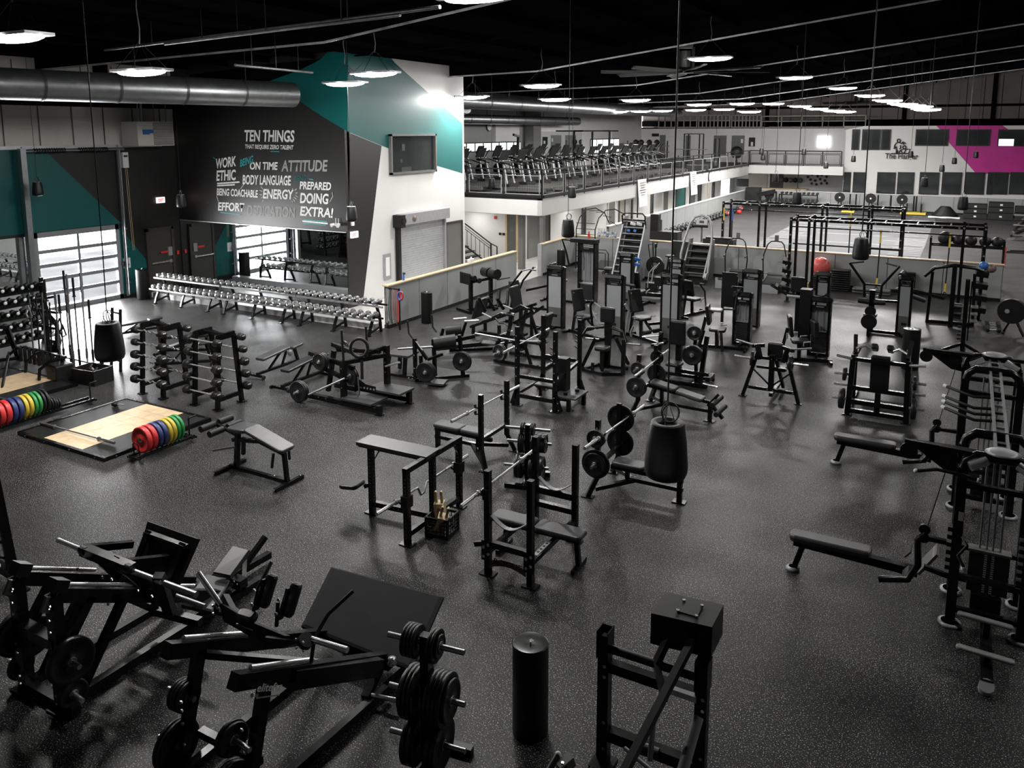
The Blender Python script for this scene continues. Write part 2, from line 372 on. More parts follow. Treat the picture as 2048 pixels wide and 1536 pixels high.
# ---- exit door on the garage wall
DY0, DY1 = 17.95, 18.85
b = B(); b.box((XL+.03, (DY0+DY1)/2, 1.06), (.05, DY1-DY0, 2.1)); d2 = struct(b, 'door_2', M_DKDOOR)
b = B(); b.box((XL+.04, DY1+.06, 1.1), (.1, .1, 2.2)); b.box((XL+.04, DY0-.05, 1.1), (.1, .1, 2.2)); b.box((XL+.04, (DY0+DY1)/2, 2.16), (.1, 1.1, .1)); b.out('door_frame', M_WOODF, d2)
b = B(); b.cyl((XL+.13, DY0+.02, 1.0), (XL+.13, DY1-.06, 1.0), .035, 10); b.box((XL+.09, DY1-.1, 1.0), (.08, .1, .1)); b.out('panic_bar', M_CHR, d2)
b = B(); b.box((XL+.09, DY1-.1, 1.34), (.06, .16, .3)); b.out('door_alarm', M_SILV, d2)
b = B(); b.box((XL+.1, DY1-.34, 1.34), (.04, .3, .07)); b.out('alarm_tag', M_RED, d2)
b = B(); b.box((XL+.03, 19.12, 1.24), (.03, .09, .13)); tag(b.out('pull_station', M_RED), 'small red fire alarm pull station beside the exit door', 'fire alarm')
# ---- mirror wall with mural
b = B(); b.box(((XL+XW)/2-.1, YM+.12, 4.0), (XW-XL+.2, .24, 8.0)); wm = struct(b, 'wall_north', M_DARK)
b = B(); b.box(((XL+XW)/2, YM-.008, 1.2), (XW-XL-.1, .016, 2.36)); b.out('mirror_panel', M_MIR, wm)
b = B(); b.box(((XL+XW)/2, YM-.02, 2.39), (XW-XL-.1, .03, .025)); b.out('mirror_trim', M_ALU, wm)
PM = ('Y', YM-.001)
paint([(528, 166), (600, 203), (640, 230), (695, 263), (697, 60), (640, 120), (600, 140)], PM, M_TEAL, wm)
paint([(380, 192), (520, 190), (600, 145), (640, 118), (520, 130), (380, 150)], PM, M_ROOF, wm, off=.003)
def onm(a, bb): return onY(400+a*.15625, 230+bb*.15625, YM-.008)
def phrase(s, x0, y0, x1, y1, h, m, shear=.18, bold=.028):
    p = onm(x0, y0); q = onm(x1, y1); t2 = onm(x0, y0-h); xd = (q-p); L = xd.length; xd.normalize()
    letters(s, p, xd, (0, 0, 1), L, (t2-p).z, m, wm, shear, bold, 'mural_lettering')
for a in (('TEN THINGS', 575, 340, 1215, 350, 150, M_CHALK), ('THAT REQUIRE ZERO TALENT', 580, 440, 1200, 455, 65, M_CHALK), ('WORK', 210, 690, 465, 655, 130, M_CHALK),
          ('ETHIC', 210, 845, 465, 835, 135, M_CHALK), ('BEING', 512, 668, 685, 610, 95, M_TEALP), ('ON TIME', 640, 700, 1000, 705, 100, M_CHALK),
          ('ATTITUDE', 1040, 725, 1640, 725, 145, M_CHALKG), ('BODY LANGUAGE', 545, 890, 1170, 905, 125, M_CHALK), ('BEING', 1205, 855, 1365, 835, 70, M_TEAL),
          ('PREPARED', 1275, 950, 1680, 965, 100, M_CHALK), ('BEING COACHABLE', 215, 1030, 745, 1060, 95, M_CHALK), ('ENERGY', 805, 1070, 1205, 1085, 125, M_CHALK),
          ('DOING', 1280, 1130, 1650, 1145, 135, M_CHALK), ('EFFORT', 230, 1225, 575, 1240, 110, M_CHALK), ('DEDICATION', 605, 1285, 1225, 1320, 135, M_CHALKG),
          ('EXTRA!', 1280, 1290, 1710, 1320, 125, M_CHALK)):
    phrase(*a)
def strokes(lst, m, w=.022):
    bb = B()
    for x0, y0, x1, y1 in lst:
        p, q = onm(x0, y0), onm(x1, y1); bb.bar(p, q, .006, w)
    bb.out('mural_stroke', m, wm)
strokes([(220, 878, 505, 858), (220, 905, 445, 892), (1310, 1358, 1635, 1390)], M_CHALK, .05)
strokes([(260, 1248, 525, 1275), (1330, 1340, 1625, 1365), (1320, 1382, 1610, 1412), (905, 466, 1015, 468), (165, 540, 205, 570), (1395, 820, 1450, 828)], M_TEALP, .03)
strokes([(780, 915, 802, 948), (765, 962, 795, 978), (765, 1018, 795, 1022), (785, 1062, 800, 1050), (798, 1112, 812, 1085), (1185, 935, 1190, 965), (1215, 965, 1235, 945), (1222, 1000, 1248, 995), (1222, 1030, 1250, 1050), (1205, 1055, 1238, 1078), (1195, 1080, 1215, 1108), (1180, 1098, 1185, 1118), (1690, 985, 1700, 1040), (1700, 1040, 1660, 1115), (560, 890, 520, 945), (215, 1040, 235, 1110)], M_CHALK, .014)
# ---- roll-up wall (faces the room, runs away from the mirror corner)
WZ = 8.3; ymax = 26.03
b = B(); b.box((XW-.12, (YM+ymax)/2+.05, WZ/2), (.24, ymax-YM-.1, WZ)); wr = struct(b, 'wall_east', M_WHITE)
PX_ = ('X', XW+.002)
paint([(728, 586), (763, 292), (700, 266), (697, 480), (697, 670), (716, 668)], PX_, M_DARK, wr)
paint([(695, 263), (765, 292), (870, 330), (925, 346.5), (925, 247), (790, 126), (760, 90), (697, 60)], PX_, M_TEAL, wr)
b = B(); b.box((XW-2.4, ymax-.1, 4.0), (4.6, .2, 8.0)); struct(b, 'stair_wall', M_WHITE)
# roll-up door
b = B(); p0 = onX(797, 563, XW); p1 = onX(886, 540, XW)
RY0, RY1 = p0.y-.02, p1.y-.04
b.box((XW+.03, (RY0+RY1)/2, 1.2), (.03, RY1-RY0, 2.4)); d3 = struct(b, 'door_3', M_ALU)
for i in range(30): B().box((XW+.05, (RY0+RY1)/2, .06+i*.08), (.022, RY1-RY0, .055)).out('slat', M_ALU, d3)
b = B(); b.box((XW+.09, RY0-.06, 1.3), (.14, .14, 2.75)); b.out('guide_rail', M_BLKM, d3)
b = B(); b.box((XW+.08, RY1+.05, 1.3), (.12, .08, 2.6)); b.out('guide_rail', M_SILV, d3)
b = B(); b.box((XW+.17, (RY0+RY1)/2, 2.56), (.32, RY1-RY0+.1, .36)); b.out('roller_hood', M_SILV, d3)
b = B(); b.box((XW+.2, RY0-.13, 2.52), (.36, .22, .42)); b.cyl((XW+.39, RY0-.13, 2.54), (XW+.42, RY0-.13, 2.54), .11, 12); b.out('end_bracket', M_BLKM, d3)
b = B(); b.lathe([(.001, .0), (.11, .0), (.11, .008), (.001, .008)], (XW+.335, RY0+.55, 2.56), 'x', 16); b.out('badge', M_BRWN, d3)
# plain door at the right end of that wall
pd0, pd1 = onX(891, 448, XW), onX(921, 446, XW)
b = B(); b.box((XW+.02, (pd0.y+pd1.y)/2, 1.05), (.04, pd1.y-pd0.y, 2.1)); d4 = struct(b, 'door_4', M_GREYD)
b = B(); b.box((XW+.03, pd0.y-.04, 1.07), (.08, .07, 2.15)); b.box((XW+.03, pd1.y+.03, 1.07), (.08, .07, 2.15)); b.box((XW+.03, (pd0.y+pd1.y)/2, 2.14), (.08, pd1.y-pd0.y+.1, .07)); b.out('door_frame', M_WOODF, d4)
# office window high on that wall
a0, a1 = onX(778, 271, XW), onX(867, 271, XW); z1, z0 = 5.36, 4.1
b = B(); b.box((XW+.0, (a0.y+a1.y)/2, (z0+z1)/2), (.02, a1.y-a0.y, z1-z0)); w1 = struct(b, 'window_1', M_GLASS)
b = B(); f = .07
for y in (a0.y, a1.y): b.box((XW+.05, y, (z0+z1)/2), (.12, f, z1-z0+f))
for z in (z0, z1): b.box((XW+.05, (a0.y+a1.y)/2, z), (.12, a1.y-a0.y+f, f))
b.out('window_frame', M_GREYD, w1)
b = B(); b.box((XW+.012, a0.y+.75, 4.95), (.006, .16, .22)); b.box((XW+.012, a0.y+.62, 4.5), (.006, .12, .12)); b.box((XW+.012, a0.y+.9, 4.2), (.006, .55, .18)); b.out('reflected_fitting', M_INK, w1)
# flyer frame and small signs
b = B(); q = onX(773, 530, XW); b.box((XW+.03, q.y, 1.05), (.04, .36, .85)); fr = b.out('notice_frame', M_SILV); tag(fr, 'narrow silver notice frame on the white wall left of the roll-up door', 'frame')
B().box((XW+.055, q.y, 1.05), (.01, .2, .62)).out('notice', M_PAPER, fr)
def exit_sign(loc, rz, label):
    t = T('exit_sign', label, 'sign', loc, rz)
    B().box((0, -.03, 0), (.32, .06, .2)).out('housing', M_SIGNW, t)
    letters('EXIT', (-.1, -.064, -.055), (1, 0, 0), (0, 0, 1), .2, .11, M_SIGNR, t, bold=.03)
p = onX(319, 400, XL); exit_sign((XL+.02, p.y, p.z), pi/2, 'lit red and white exit sign above the dark exit door')
p = onY(717, 466, YM); exit_sign((XW+.02, 19.55, 2.3), pi/2, 'lit red and white exit sign right of the mirror')
b = B(); b.box((XW+.04, 19.5, 2.66), (.06, .1, .15)); tag(b.out('wall_strobe', M_PAPER), 'small white strobe box above the exit sign right of the mirror', 'alarm')
t = T('emergency_light', 'white twin-head emergency light above the mirror', 'light', (onY(676, 437, YM).x, YM-.02, 2.62))
B().box((0, -.03, 0), (.2, .07, .08)).out('housing', M_PAPER, t)
for s in (-1, 1): B().cyl((s*.1, -.06, 0), (s*.13, -.16, -.02), .05, 12, .06).out('lamp_head', M_PAPER, t)
for s in (-.06, .05): B().bar((s, -.02, .03), (s, -.02, .2), .015).out('antenna', M_PAPER, t)
# platform (plinth) in front of the mirror
b = B(); b.box(((-23.55-14.1)/2, 17.57, .085), (9.45, .3, .17)); struct(b, 'trim_1', mat('pale_plinth_paint', (.42, .42, .42), .3, noise=(3, .06)))
# ---- half walls: panels and maple cap
def half_wall(name, p, q, h, panels, t=.14, cap=M_CAP):
    p = Vector(p); q = Vector(q); d = (q-p); L = d.length; d.normalize(); a = atan2(d.y, d.x); R3 = rotm(0, 0, a)
    b = B(); b.box((p+q)/2+Vector((0, 0, h/2)), (L, t*.8, h), R3); o = struct(b, name, M_DUST)
    for i in range(panels):
        c = p+d*(L*(i+.5)/panels)
        B().box(c+Vector((0, 0, .06+(h-.06)/2)), (L/panels-.025, t, h-.09), R3).out('panel', M_GREYP, o)
    B().box((p+q)/2+Vector((0, 0, h+.018)), (L+.06, t+.06, .036), R3).out('cap_board', cap, o)
    B().box((p+q)/2+Vector((0, 0, .05)), (L, t+.03, .1), R3).out('base_strip', M_BLKM, o)
    return o
HW1 = half_wall('half_wall', (-13.95, 17.75, 0), (-13.98, 25.25, 0), 1.2, 5)
half_wall('half_wall', (-14.0, 27.35, 0), (-14.05, 30.6, 0), 1.2, 2)
half_wall('half_wall', (-14.05, YH, 0), (1.25, YH-.25, 0), 1.18, 9)
half_wall('half_wall', (-14.1, 39.2, 0), (-14.1, 61.5, 0), 1.18, 14, cap=M_PAPER)
half_wall('half_wall', (-14.1, 34.2, 0), (-14.1, 36.6, 0), 1.18, 1, cap=M_PAPER)
half_wall('half_wall', (-14.1, 61.5, 0), (9.0, 60.9, 0), 1.15, 12, cap=M_PAPER)
b = B(); b.box((-14.0, 27.28, .62), (.16, .12, 1.24)); b.out('end_post', M_SILV); bpy.data.objects['end_post']['kind'] = 'structure'
# ---- mezzanine
MZ = 2.98; MX = -14.1
b = B(); b.box(((XL+MX)/2, (27.6+YE)/2, MZ-.06), (MX-XL, YE-27.6, .12)); struct(b, 'mezzanine_floor', M_MEZZ)
b = B(); b.box(((XL+MX)/2, 27.6+.1, 2.6), (MX-XL, .2, .66)); b.box((MX-.1, (27.6+61)/2, 2.6), (.2, 61-27.6, .66)); b.box(((XL+MX)/2-.1, 45.5, 2.24), (MX-XL-.2, 35, .06)); struct(b, 'trim_2', M_WHITE)
b = B(); b.box((MX+.02, 44.2, MZ+.02), (.06, 33, .1)); b.box((-19.2, 27.58, MZ+.02), (10.2, .06, .1)); struct(b, 'trim_3', M_BLKM)
b = B(); b.box((-15.3+.0, 28.2, 1.1), (.22, .22, 2.3)); b.box((-14.15, 27.75, 1.1), (.16, .2, 2.3)); struct(b, 'mezzanine_column', M_GREYD)
# ground-floor wall under it
LX = -16.35
b = B(); b.box((LX-.1, 48.2, 1.1), (.2, 37, 2.2)); b.box(((XL+LX)/2, 29.7, 1.1), (LX-XL, .16, 2.2)); wu = struct(b, 'corridor_wall', M_WHITE)
def side_door(y, wd, m, fm, z=2.05, name='side_door'):
    b = B(); b.box((LX+.02, y, z/2), (.05, wd, z)); o = b.out(name, m, wu); B().box((LX+.03, y-wd/2-.05, z/2), (.08, .08, z+.08)).box((LX+.03, y+wd/2+.05, z/2), (.08, .08, z+.08)).box((LX+.03, y, z+.04), (.08, wd+.1, .08)).out('door_frame', fm, o)
    return o
side_door(31.2, 1.0, M_GREYD, M_GREYD); side_door(32.3, .7, M_DKDOOR, M_WOODF)
for i, (px, wd, m) in enumerate(((1167, .25, M_GLASS), (1222, .9, M_GREYD), (1243, .7, M_BEIGE), (1262, .4, M_GLASS), (1303, .25, M_GLASS), (1330, .9, M_GREYD), (1360, 1.8, mat('teal_locker_paint', (.02, .11, .10), .4, noise=(4, .1))), (1383, 1.4, M_GREYD), (1398, .5, M_WOODF), (1416, .5, M_BEIGE), (1425, .4, M_GLASS), (1448, 2.6, M_DAY), (1472, 1.2, M_GLASS))):
    y = onX(px, 400, LX).y
    side_door(y, wd, m, M_WHITE if i % 2 else M_DUST)
b = B(); q = onY(1024, 470, 29.6); b.box((q.x, 29.6, 1.02), (.42, .04, 2.04)); dd = struct(b, 'door_5', M_GREYD)
B().box((q.x-.26, 29.58, 1.05), (.08, .08, 2.15)).box((q.x+.28, 29.58, 1.05), (.12, .08, 2.15)).box((q.x, 29.58, 2.12), (.6, .08, .12)).out('door_frame', M_CAP, dd)
b = B(); q = onY(991, 435, 29.6); b.box((q.x, 29.58, q.z), (.1, .05, .13)); tag(b.out('fire_strobe', M_RED), 'small red fire strobe on the white wall by the stair', 'alarm')
q = onY(1004, 468, 29.6)
for i in (-1, 1):
    b = B(); b.box((q.x+i*.09, 29.59, q.z), (.12, .02, .1)); tag(b.out('wall_switch', M_INK), 'black framed switch plate on the wall under the mezzanine', 'switch', 'switch plates under the mezzanine')
# stair with rail
st = T('staircase', 'dark steel stair with a black slatted railing behind the low wall', 'stairs', (-17.4, 28.3, 0))
b = B()
for i in range(12): B().box((-.15-i*.3, .2, .12+i*.17), (.3, 1.0, .05)).out('tread', M_BLKM, st)
def stairrail(y):
    p0_, p1_ = V(.85, y, 1.0), V(-2.2, y, 2.85)
    b = B(); b.tube([p1_+V(0, 0, .0), p0_, p0_+V(.28, 0, -.1), p0_+V(.28, 0, -.72), p0_+V(0, 0, -.72)], .028, 6); b.bar(p0_, p0_-V(0, 0, .95), .05); b.bar(p1_-V(0, 0, .12), p0_-V(0, 0, .12), .02); b.bar(p1_-V(0, 0, .22), p0_-V(0, 0, .22), .02); b.bar(p1_-V(0, 0, .95), p0_-V(0, 0, .9), .05)
    b.out('handrail', M_BLKM, st)
    for i in range(14):
        q = p0_.lerp(p1_, (i+.6)/15); B().bar(q-V(0, 0, .2), q-V(0, 0, .92), .016).out('baluster', M_BLKM, st)
stairrail(-.4)
# guard railings
def railing(name, p, q, n, label, grp, z0=MZ, h=1.05, k_=1.0):
    TH = k_
    p = Vector(p); q = Vector(q); t = T(name, label, 'railing', p, 0, grp); d = q-p; L = d.length
    up = V(0, 0, 1)
    B().bar(up*h, d+up*h, .05*TH).bar(up*(h-.16), d+up*(h-.16), .025*TH).out('top_rail', M_SILV if 'bright' in label else M_BLKM, t)
    for i in range(n+1): B().bar(d*(i/n)+up*-.1, d*(i/n)+up*h, .045*TH).out('post', M_BLKM, t)
    u = d.normalized()
    for i in range(n):
        a = d*(i/n)+u*.1; c = d*((i+1)/n)-u*.1
        bb = B(); bb.bar(a+up*.1, c+up*.1, .025*TH); bb.bar(a+up*(h-.24), c+up*(h-.24), .025*TH); bb.bar(a+up*.1, a+up*(h-.24), .025*TH); bb.bar(c+up*.1, c+up*(h-.24), .025*TH)
        bb.out('mesh_panel', M_SILV if TH < 1.5 else M_BLKM, t)
        w_ = B(); m_ = 14 if (a-c).length > 1 else 6
        for k in range(1, m_): w_.bar(a.lerp(c, k/m_)+up*.1, a.lerp(c, k/m_)+up*(h-.24), .006)
        for k in range(1, 7): w_.bar(a+up*(.1+k*.1), c+up*(.1+k*.1), .006)
        w_.out('wire_mesh', M_BLKM, t, kind='stuff')
railing('guard_railing', (-24.2, 27.62, MZ), (-14.12, 27.62, MZ), 6, 'black mesh guard railing along the mezzanine front above the stair', None)
railing('guard_railing', (MX, 27.62, MZ), (MX, 60.8, MZ), 17, 'long black mesh guard railing along the mezzanine side above the corridor', None)
railing('guard_railing', (MX, 61.2, MZ), (-7.8, 61.6, MZ), 5, 'grey framed guard railing of the far gallery left of the magenta wall', None, k_=1.7)
# mezzanine shell: outer wall with windows, far end wall
b = B(); b.box((gx, (19.5+YE)/2, 4.2), (.24, YE-19.5, 8.4)); wz = struct(b, 'wall_left', M_WHITE)
B().box((XL+.02, 32.5, 4.5), (.04, 18, 3.3)).out('grey_paint', mat('mid_grey_wall_paint', (.22, .22, .22), .5, noise=(1.2, .05)), wz)
for i in range(7):
    y = 28.9+i*2.05
    if onX(930, 300, XL).y-3 < y: pass
def xwin(px0, px1, y0, y1, n, m, nm, frame=M_BLKM):
    a, c = onX(px0, y0, XL), onX(px1, y0, XL); lo = onX(px0, y1, XL).z; hi = a.z
    o = struct(B().box((XL+.03, (a.y+c.y)/2, (lo+hi)/2), (.05, c.y-a.y, hi-lo)), nm, frame)
    for i in range(n):
        w_ = (c.y-a.y)/n
        B().box((XL+.06, a.y+w_*(i+.5), (lo+hi)/2), (.02, w_-.16, hi-lo-.14)).out('pane', m, o)
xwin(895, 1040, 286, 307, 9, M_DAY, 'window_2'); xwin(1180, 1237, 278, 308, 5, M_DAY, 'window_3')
a, c = onX(1067, 265, XL), onX(1163, 265, XL)
b = B(); b.box((XL+.04, (a.y+c.y)/2, 4.45), (.03, c.y-a.y, 2.0)); struct(b, 'mirror_wall', M_MIR)
cx_ = onX(1052, 270, XL).y
b = B(); b.box((XL+.5, cx_, 4.9), (.6, 1.0, 4.0)); struct(b, 'grey_column', M_GREYD)
# far end wall
b = B(); b.box(((XL-7.6)/2, YE+.1, 2.85), (16.9, .2, 5.7)); we = struct(b, 'gallery_wall', M_WHITE)
b = B(); b.box((-6, YE+5, 5.2), (40, .2, 10)); wbk = struct(b, 'end_wall', M_BROWN)
b = B(); b.box((-6, YE+4.8, 7.35), (40, .2, .18)); b.box((-6, YE+4.8, 6.1), (40, .3, .5))
for x in (-15, -4.6, 1.35, 7.5): b.box((x, YE+4.75, 7.5), (.3, .3, 5))
b.out('frame_column', M_ROOF, wbk)
b = B()
for i in range(26): b.box((-20+i*1.15, YE+4.88, 7.5), (.03, .03, 4))
b.out('panel_seam', M_ROOF, wbk, kind='stuff')
b = B(); b.box((-7, YE+3, 5.7), (36, 6, .1)); struct(b, 'deck_ceiling', M_ROOF)
def farbox(x0, x1, y0, y1, m, nm, parent, Y=YE, t=.04):
    a, c = onY(x0, y0, Y), onY(x1, y1, Y); return B().box(((a.x+c.x)/2, Y-t/2, (a.z+c.z)/2), (abs(c.x-a.x), t, abs(a.z-c.z))).out(nm, m, parent)
for x0, x1, y0, y1, m in ((1320, 1330, 270, 322, M_GREYD), (1372, 1380, 271, 322, M_GREYD), (1428, 1452, 271, 310, M_GREYD), (1464, 1488, 271, 310, M_GREYD), (1498, 1510, 275, 293, M_GLASS)):
    farbox(x0, x1, y0, y1, m, 'gallery_door', we)
for x0, x1, y0, y1 in ((1482, 1486, 278, 286), (1502, 1506, 284, 292)): farbox(x0, x1, y0, y1, M_PAPER, 'notice', we, YE-.05)
farbox(1304, 1318, 267, 273, M_BLKM, 'speaker_box', we)
farbox(1635, 1660, 272, 295, M_DAY, 'lit_doorway', we, YE-.12)
for x0, x1, y0, y1, m in ((1498, 1534, 336, 378, M_BEIGE), (1541, 1566, 338, 380, M_DKDOOR), (1571, 1597, 339, 380, M_BEIGE)): farbox(x0, x1, y0, y1, m, 'ground_door', we)
# stud framing on top of the end wall
def studs(px0, px1, y0, y1, n, nm_label):
    a, c = onY(px0, y0, YE-.1), onY(px1, y0, YE-.1); lo = onY(px0, y1, YE-.1).z; hi = a.z
    t = T('stud_frame', nm_label, 'framing', (a.x, YE-.1, lo)); L = c.x-a.x; h = hi-lo
    for z in (.03, h*.55, h-.03): B().box((L/2, 0, z), (L, .09, .07)).out('plate_rail', M_FIR, t)
    for i in range(n+1): B().box((L*i/n, 0, h/2), (.07, .09, h)).out('stud', M_FIR, t)
studs(1318, 1394, 230, 256, 6, 'open grey stud framing above the far white wall, leftmost stretch')
studs(1398, 1460, 230, 256, 8, 'open grey stud framing above the far white wall, close-set stretch left of centre')
studs(1464, 1522, 230, 256, 8, 'open grey stud framing above the far white wall, close-set stretch right of centre')
studs(1524, 1732, 232, 256, 5, 'open grey stud framing above the far white wall, wide-set stretch beside the magenta block')
# gallery floor
b = B(); b.box((-10.9, 63.6, MZ-.3), (6.6, 4.9, .6)); struct(b, 'gallery_floor', M_WHITE)
# ---- hangar block
HX0 = onY(1690, 300, 62).x; HZ1 = onY(1750, 252, 62).z
b = B(); b.box(((HX0+12)/2, 64, HZ1/2), (12-HX0, 4, HZ1)); wh = struct(b, 'far_wall', M_WHITE)
def hp(pts, m, nm='painted_panel', off=.02): 
    b = B(); b.poly([onY(x, y, 61.99) for x, y in pts], (0, -off, 0)); return b.out(nm, m, wh)
hp([(1872, 251), (2005, 251), (2018, 260), (2120, 262), (2120, 356), (2048, 350), (1952, 347), (1897, 284), (1897, 275)], M_MAG)
hp([(1689, 260), (1729, 252), (1689, 252)], M_GREYD)
n = 2
def hwin(x0, x1, y0, y1, m=M_GLASS, fr=M_BLKM, fw=.08):
    global n
    a, c = onY(x0, y0, 61.95), onY(x1, y1, 61.95); n += 1
    o = struct(B().box(((a.x+c.x)/2, 61.92, (a.z+c.z)/2), (c.x-a.x, .06, a.z-c.z)), 'window_%d' % (n+1), fr)
    B().box(((a.x+c.x)/2, 61.88, (a.z+c.z)/2), (c.x-a.x-fw*2, .02, a.z-c.z-fw*2)).out('pane', m, o); return o
for x0, x1 in ((1705, 1718), (1725, 1741), (1743, 1760), (1764, 1780)): hwin(x0, x1, 258.5, 300)
hwin(1832, 1896, 258.5, 292); hwin(1914, 1979, 259, 292); o = hwin(1997, 2062, 259, 293)
q0, q1 = onY(1998, 278, 61.8), onY(2027, 292, 61.8); B().box(((q0.x+q1.x)/2, 61.85, (q0.z+q1.z)/2), (q1.x-q0.x, .02, q0.z-q1.z)).out('lit_pane', M_ROOM, o)
for x0, x1 in ((1688, 1700), (1707, 1730), (1755, 1789), (1796, 1826), (1840, 1876), (1885, 1921), (1932, 1967), (1976, 1984), (1988, 2014), (2021, 2050)): hwin(x0, x1, 344, 389, fw=.05)
def hl(a, bb): return onY(1724+a*.1582, 230+bb*.1582, 61.9)
p, q = hl(290, 562), hl(708, 570); letters('The Hangar', p-V(0, .06, .06), (q-p).normalized(), (0, 0, 1), (q-p).length, .5, M_INK, wh, 0, .02, 'wall_lettering')
def hline(pts, r=.04, closed=False): b = B(); b.tube([hl(*p) for p in pts], r, 5, closed); b.out('wall_emblem', M_INK, wh)
def circ(cx, cy, r): return [(cx+r*cos(i*pi/8), cy+r*sin(i*pi/8)) for i in range(16)]
hline(circ(465, 325, 20), closed=True); hline(circ(536, 408, 20), closed=True); hline([(368, 488), (600, 488)])
hline([(405, 430), (412, 385), (432, 355), (465, 345), (500, 362), (525, 350), (512, 338)]); hline([(432, 395), (435, 440), (430, 485)]); hline([(448, 445), (445, 485)]); hline([(485, 380), (488, 420), (470, 430)]); hline([(405, 425), (418, 405), (428, 395)])
hline([(505, 345), (530, 375)]); hline([(515, 340), (552, 362)]); hline([(465, 485), (475, 455), (505, 437), (520, 435)]); hline([(555, 432), (608, 433), (588, 485)]); hline([(555, 432), (532, 480), (500, 482), (505, 462), (485, 458)])
# garage wall items: heater, door opener, wall boxes
t = T('unit_heater', 'white gas unit heater with a perforated panel hung high by the cream wall', 'heater', (XL+.55, onX(320, 260, XL).y-.9, 5.05))
B().box((0, 0, .36), (.8, 1.35, .78)).out('casing', M_CREAM, t)
b = B(); b.box((.405, .28, .36), (.012, .74, .7)); b.out('grille', M_DUST, t)
b = B()
for i in range(16): b.box((.415, .28, .05+i*.042), (.01, .74, .022))
b.out('louvre', M_CREAM, t, kind='stuff')
B().box((.43, -.38, .42), (.06, .22, .16)).box((.44, -.2, .44), (.05, .14, .12)).out('gas_valve', M_BLUE, t)
B().cyl((0, -.2, .75), (0, -.2, 1.4), .05, 8).out('flue', M_STEEL, t)
for x, y in ((.3, .5), (-.3, .5), (.3, -.55)): B().bar((x, y, .75), (x, y, 1.6), .02).out('hanger', M_STEEL, t)
p = onX(243, 320, XL); t = T('door_opener', 'white garage door operator box right of the door track', 'motor', (XL+.12, p.y, p.z))
B().box((0, 0, 0), (.2, .2, .5)).out('housing', M_PAPER, t); B().box((.105, 0, .13), (.01, .14, .06)).out('badge', M_INK, t)
for k in (0, .06): B().tube([(.05, .0+k, -.25), (.05, .02+k, -1.6), (.05, .06+k, -3.0)], .008, 5).out('pull_chain', M_CAP, t)
p = onX(253, 526, XL); b = B(); b.box((XL+.02, p.y, p.z), (.02, .26, .34)); tag(b.out('wall_notice', M_PAPER), 'white notice sheet on the teal wall right of the garage door', 'notice')
b = B(); b.box((XL+.08, p.y-.17, p.z), (.08, .07, .15)); tag(b.out('door_switch', M_BLKM), 'black garage door switch beside the white notice sheet', 'switch')
# galvanised ducts
def duct(p, q, r, label, rings=9):
    p = Vector(p); q = Vector(q); t = T('air_duct', label, 'duct', p); d = q-p
    B().cyl((0, 0, 0), d, r, 28).out('duct_pipe', M_STEEL, t)
    for i in range(1, rings): c = d*(i/rings); B().cyl(c-d.normalized()*.03, c+d.normalized()*.03, r+.012, 28, cap=False).out('duct_band', M_DUST, t)
    n_ = max(2, int(d.length/3))
    for i in range(n_): c = d*((i+.5)/n_); B().bar(c+V(0, 0, r), c+V(0, 0, min(1.4, roofz((p+c).x)-(p+c).z)-.02), .02).out('hanger_strap', M_BLKM, t)
    return t
DX = -19.0
pe = onY(606, 190, YM-.9)
duct((pe.x-.2, pe.y-.2, pe.z), V(-20.6, 3.0, pe.z), .36, 'large spiral galvanised duct running from the left edge to the mural wall')
for x, z, r, s_ in ((-21.5, 7.0, .38, 'upper big galvanised duct over the mezzanine'), (-19.2, 6.75, .3, 'middle long galvanised duct over the mezzanine'), (-22.9, 6.1, .26, 'lowest short galvanised duct by the mezzanine wall')):
    y1 = 60 if z > 6.5 else 50
    duct((x, 26.5, z), (x, y1, z), r, s_, 12)
b = B(); b.cyl((-19.6, 31, 6.45), (-21.0, 32.2, 6.3), .2, 18); tag(b.out('branch_duct', M_STEEL), 'slanting galvanised branch duct joining the mezzanine ducts', 'duct')
# track and bars hanging under the first rafter
for (x0, y0, x1, y1, z) in ((210, 100, 880, 14, 7.35), (330, 88, 800, 30, 7.3), (470, 130, 625, 145, 6.9)):
    p, q = G(x0, y0, z), G(x1, y1, z); t = T('sprinkler_pipe', 'thin grey pipe hung under the roof above the mural, %s run' % ('upper long' if z > 7.32 else 'lower long'), 'pipe', p); B().tube([(0, 0, 0), q-p], .03, 8).out('pipe_run', M_FLANGE, t)
    for k in (.2, .5, .8): c = (q-p)*k; B().bar(c, c+V(0, 0, roofz((p+c).x)-z-.05), .012).out('hanger_rod', M_BLKM, t)
t['label'] = 'short thin pipe hung below the roof near the end of the large duct'
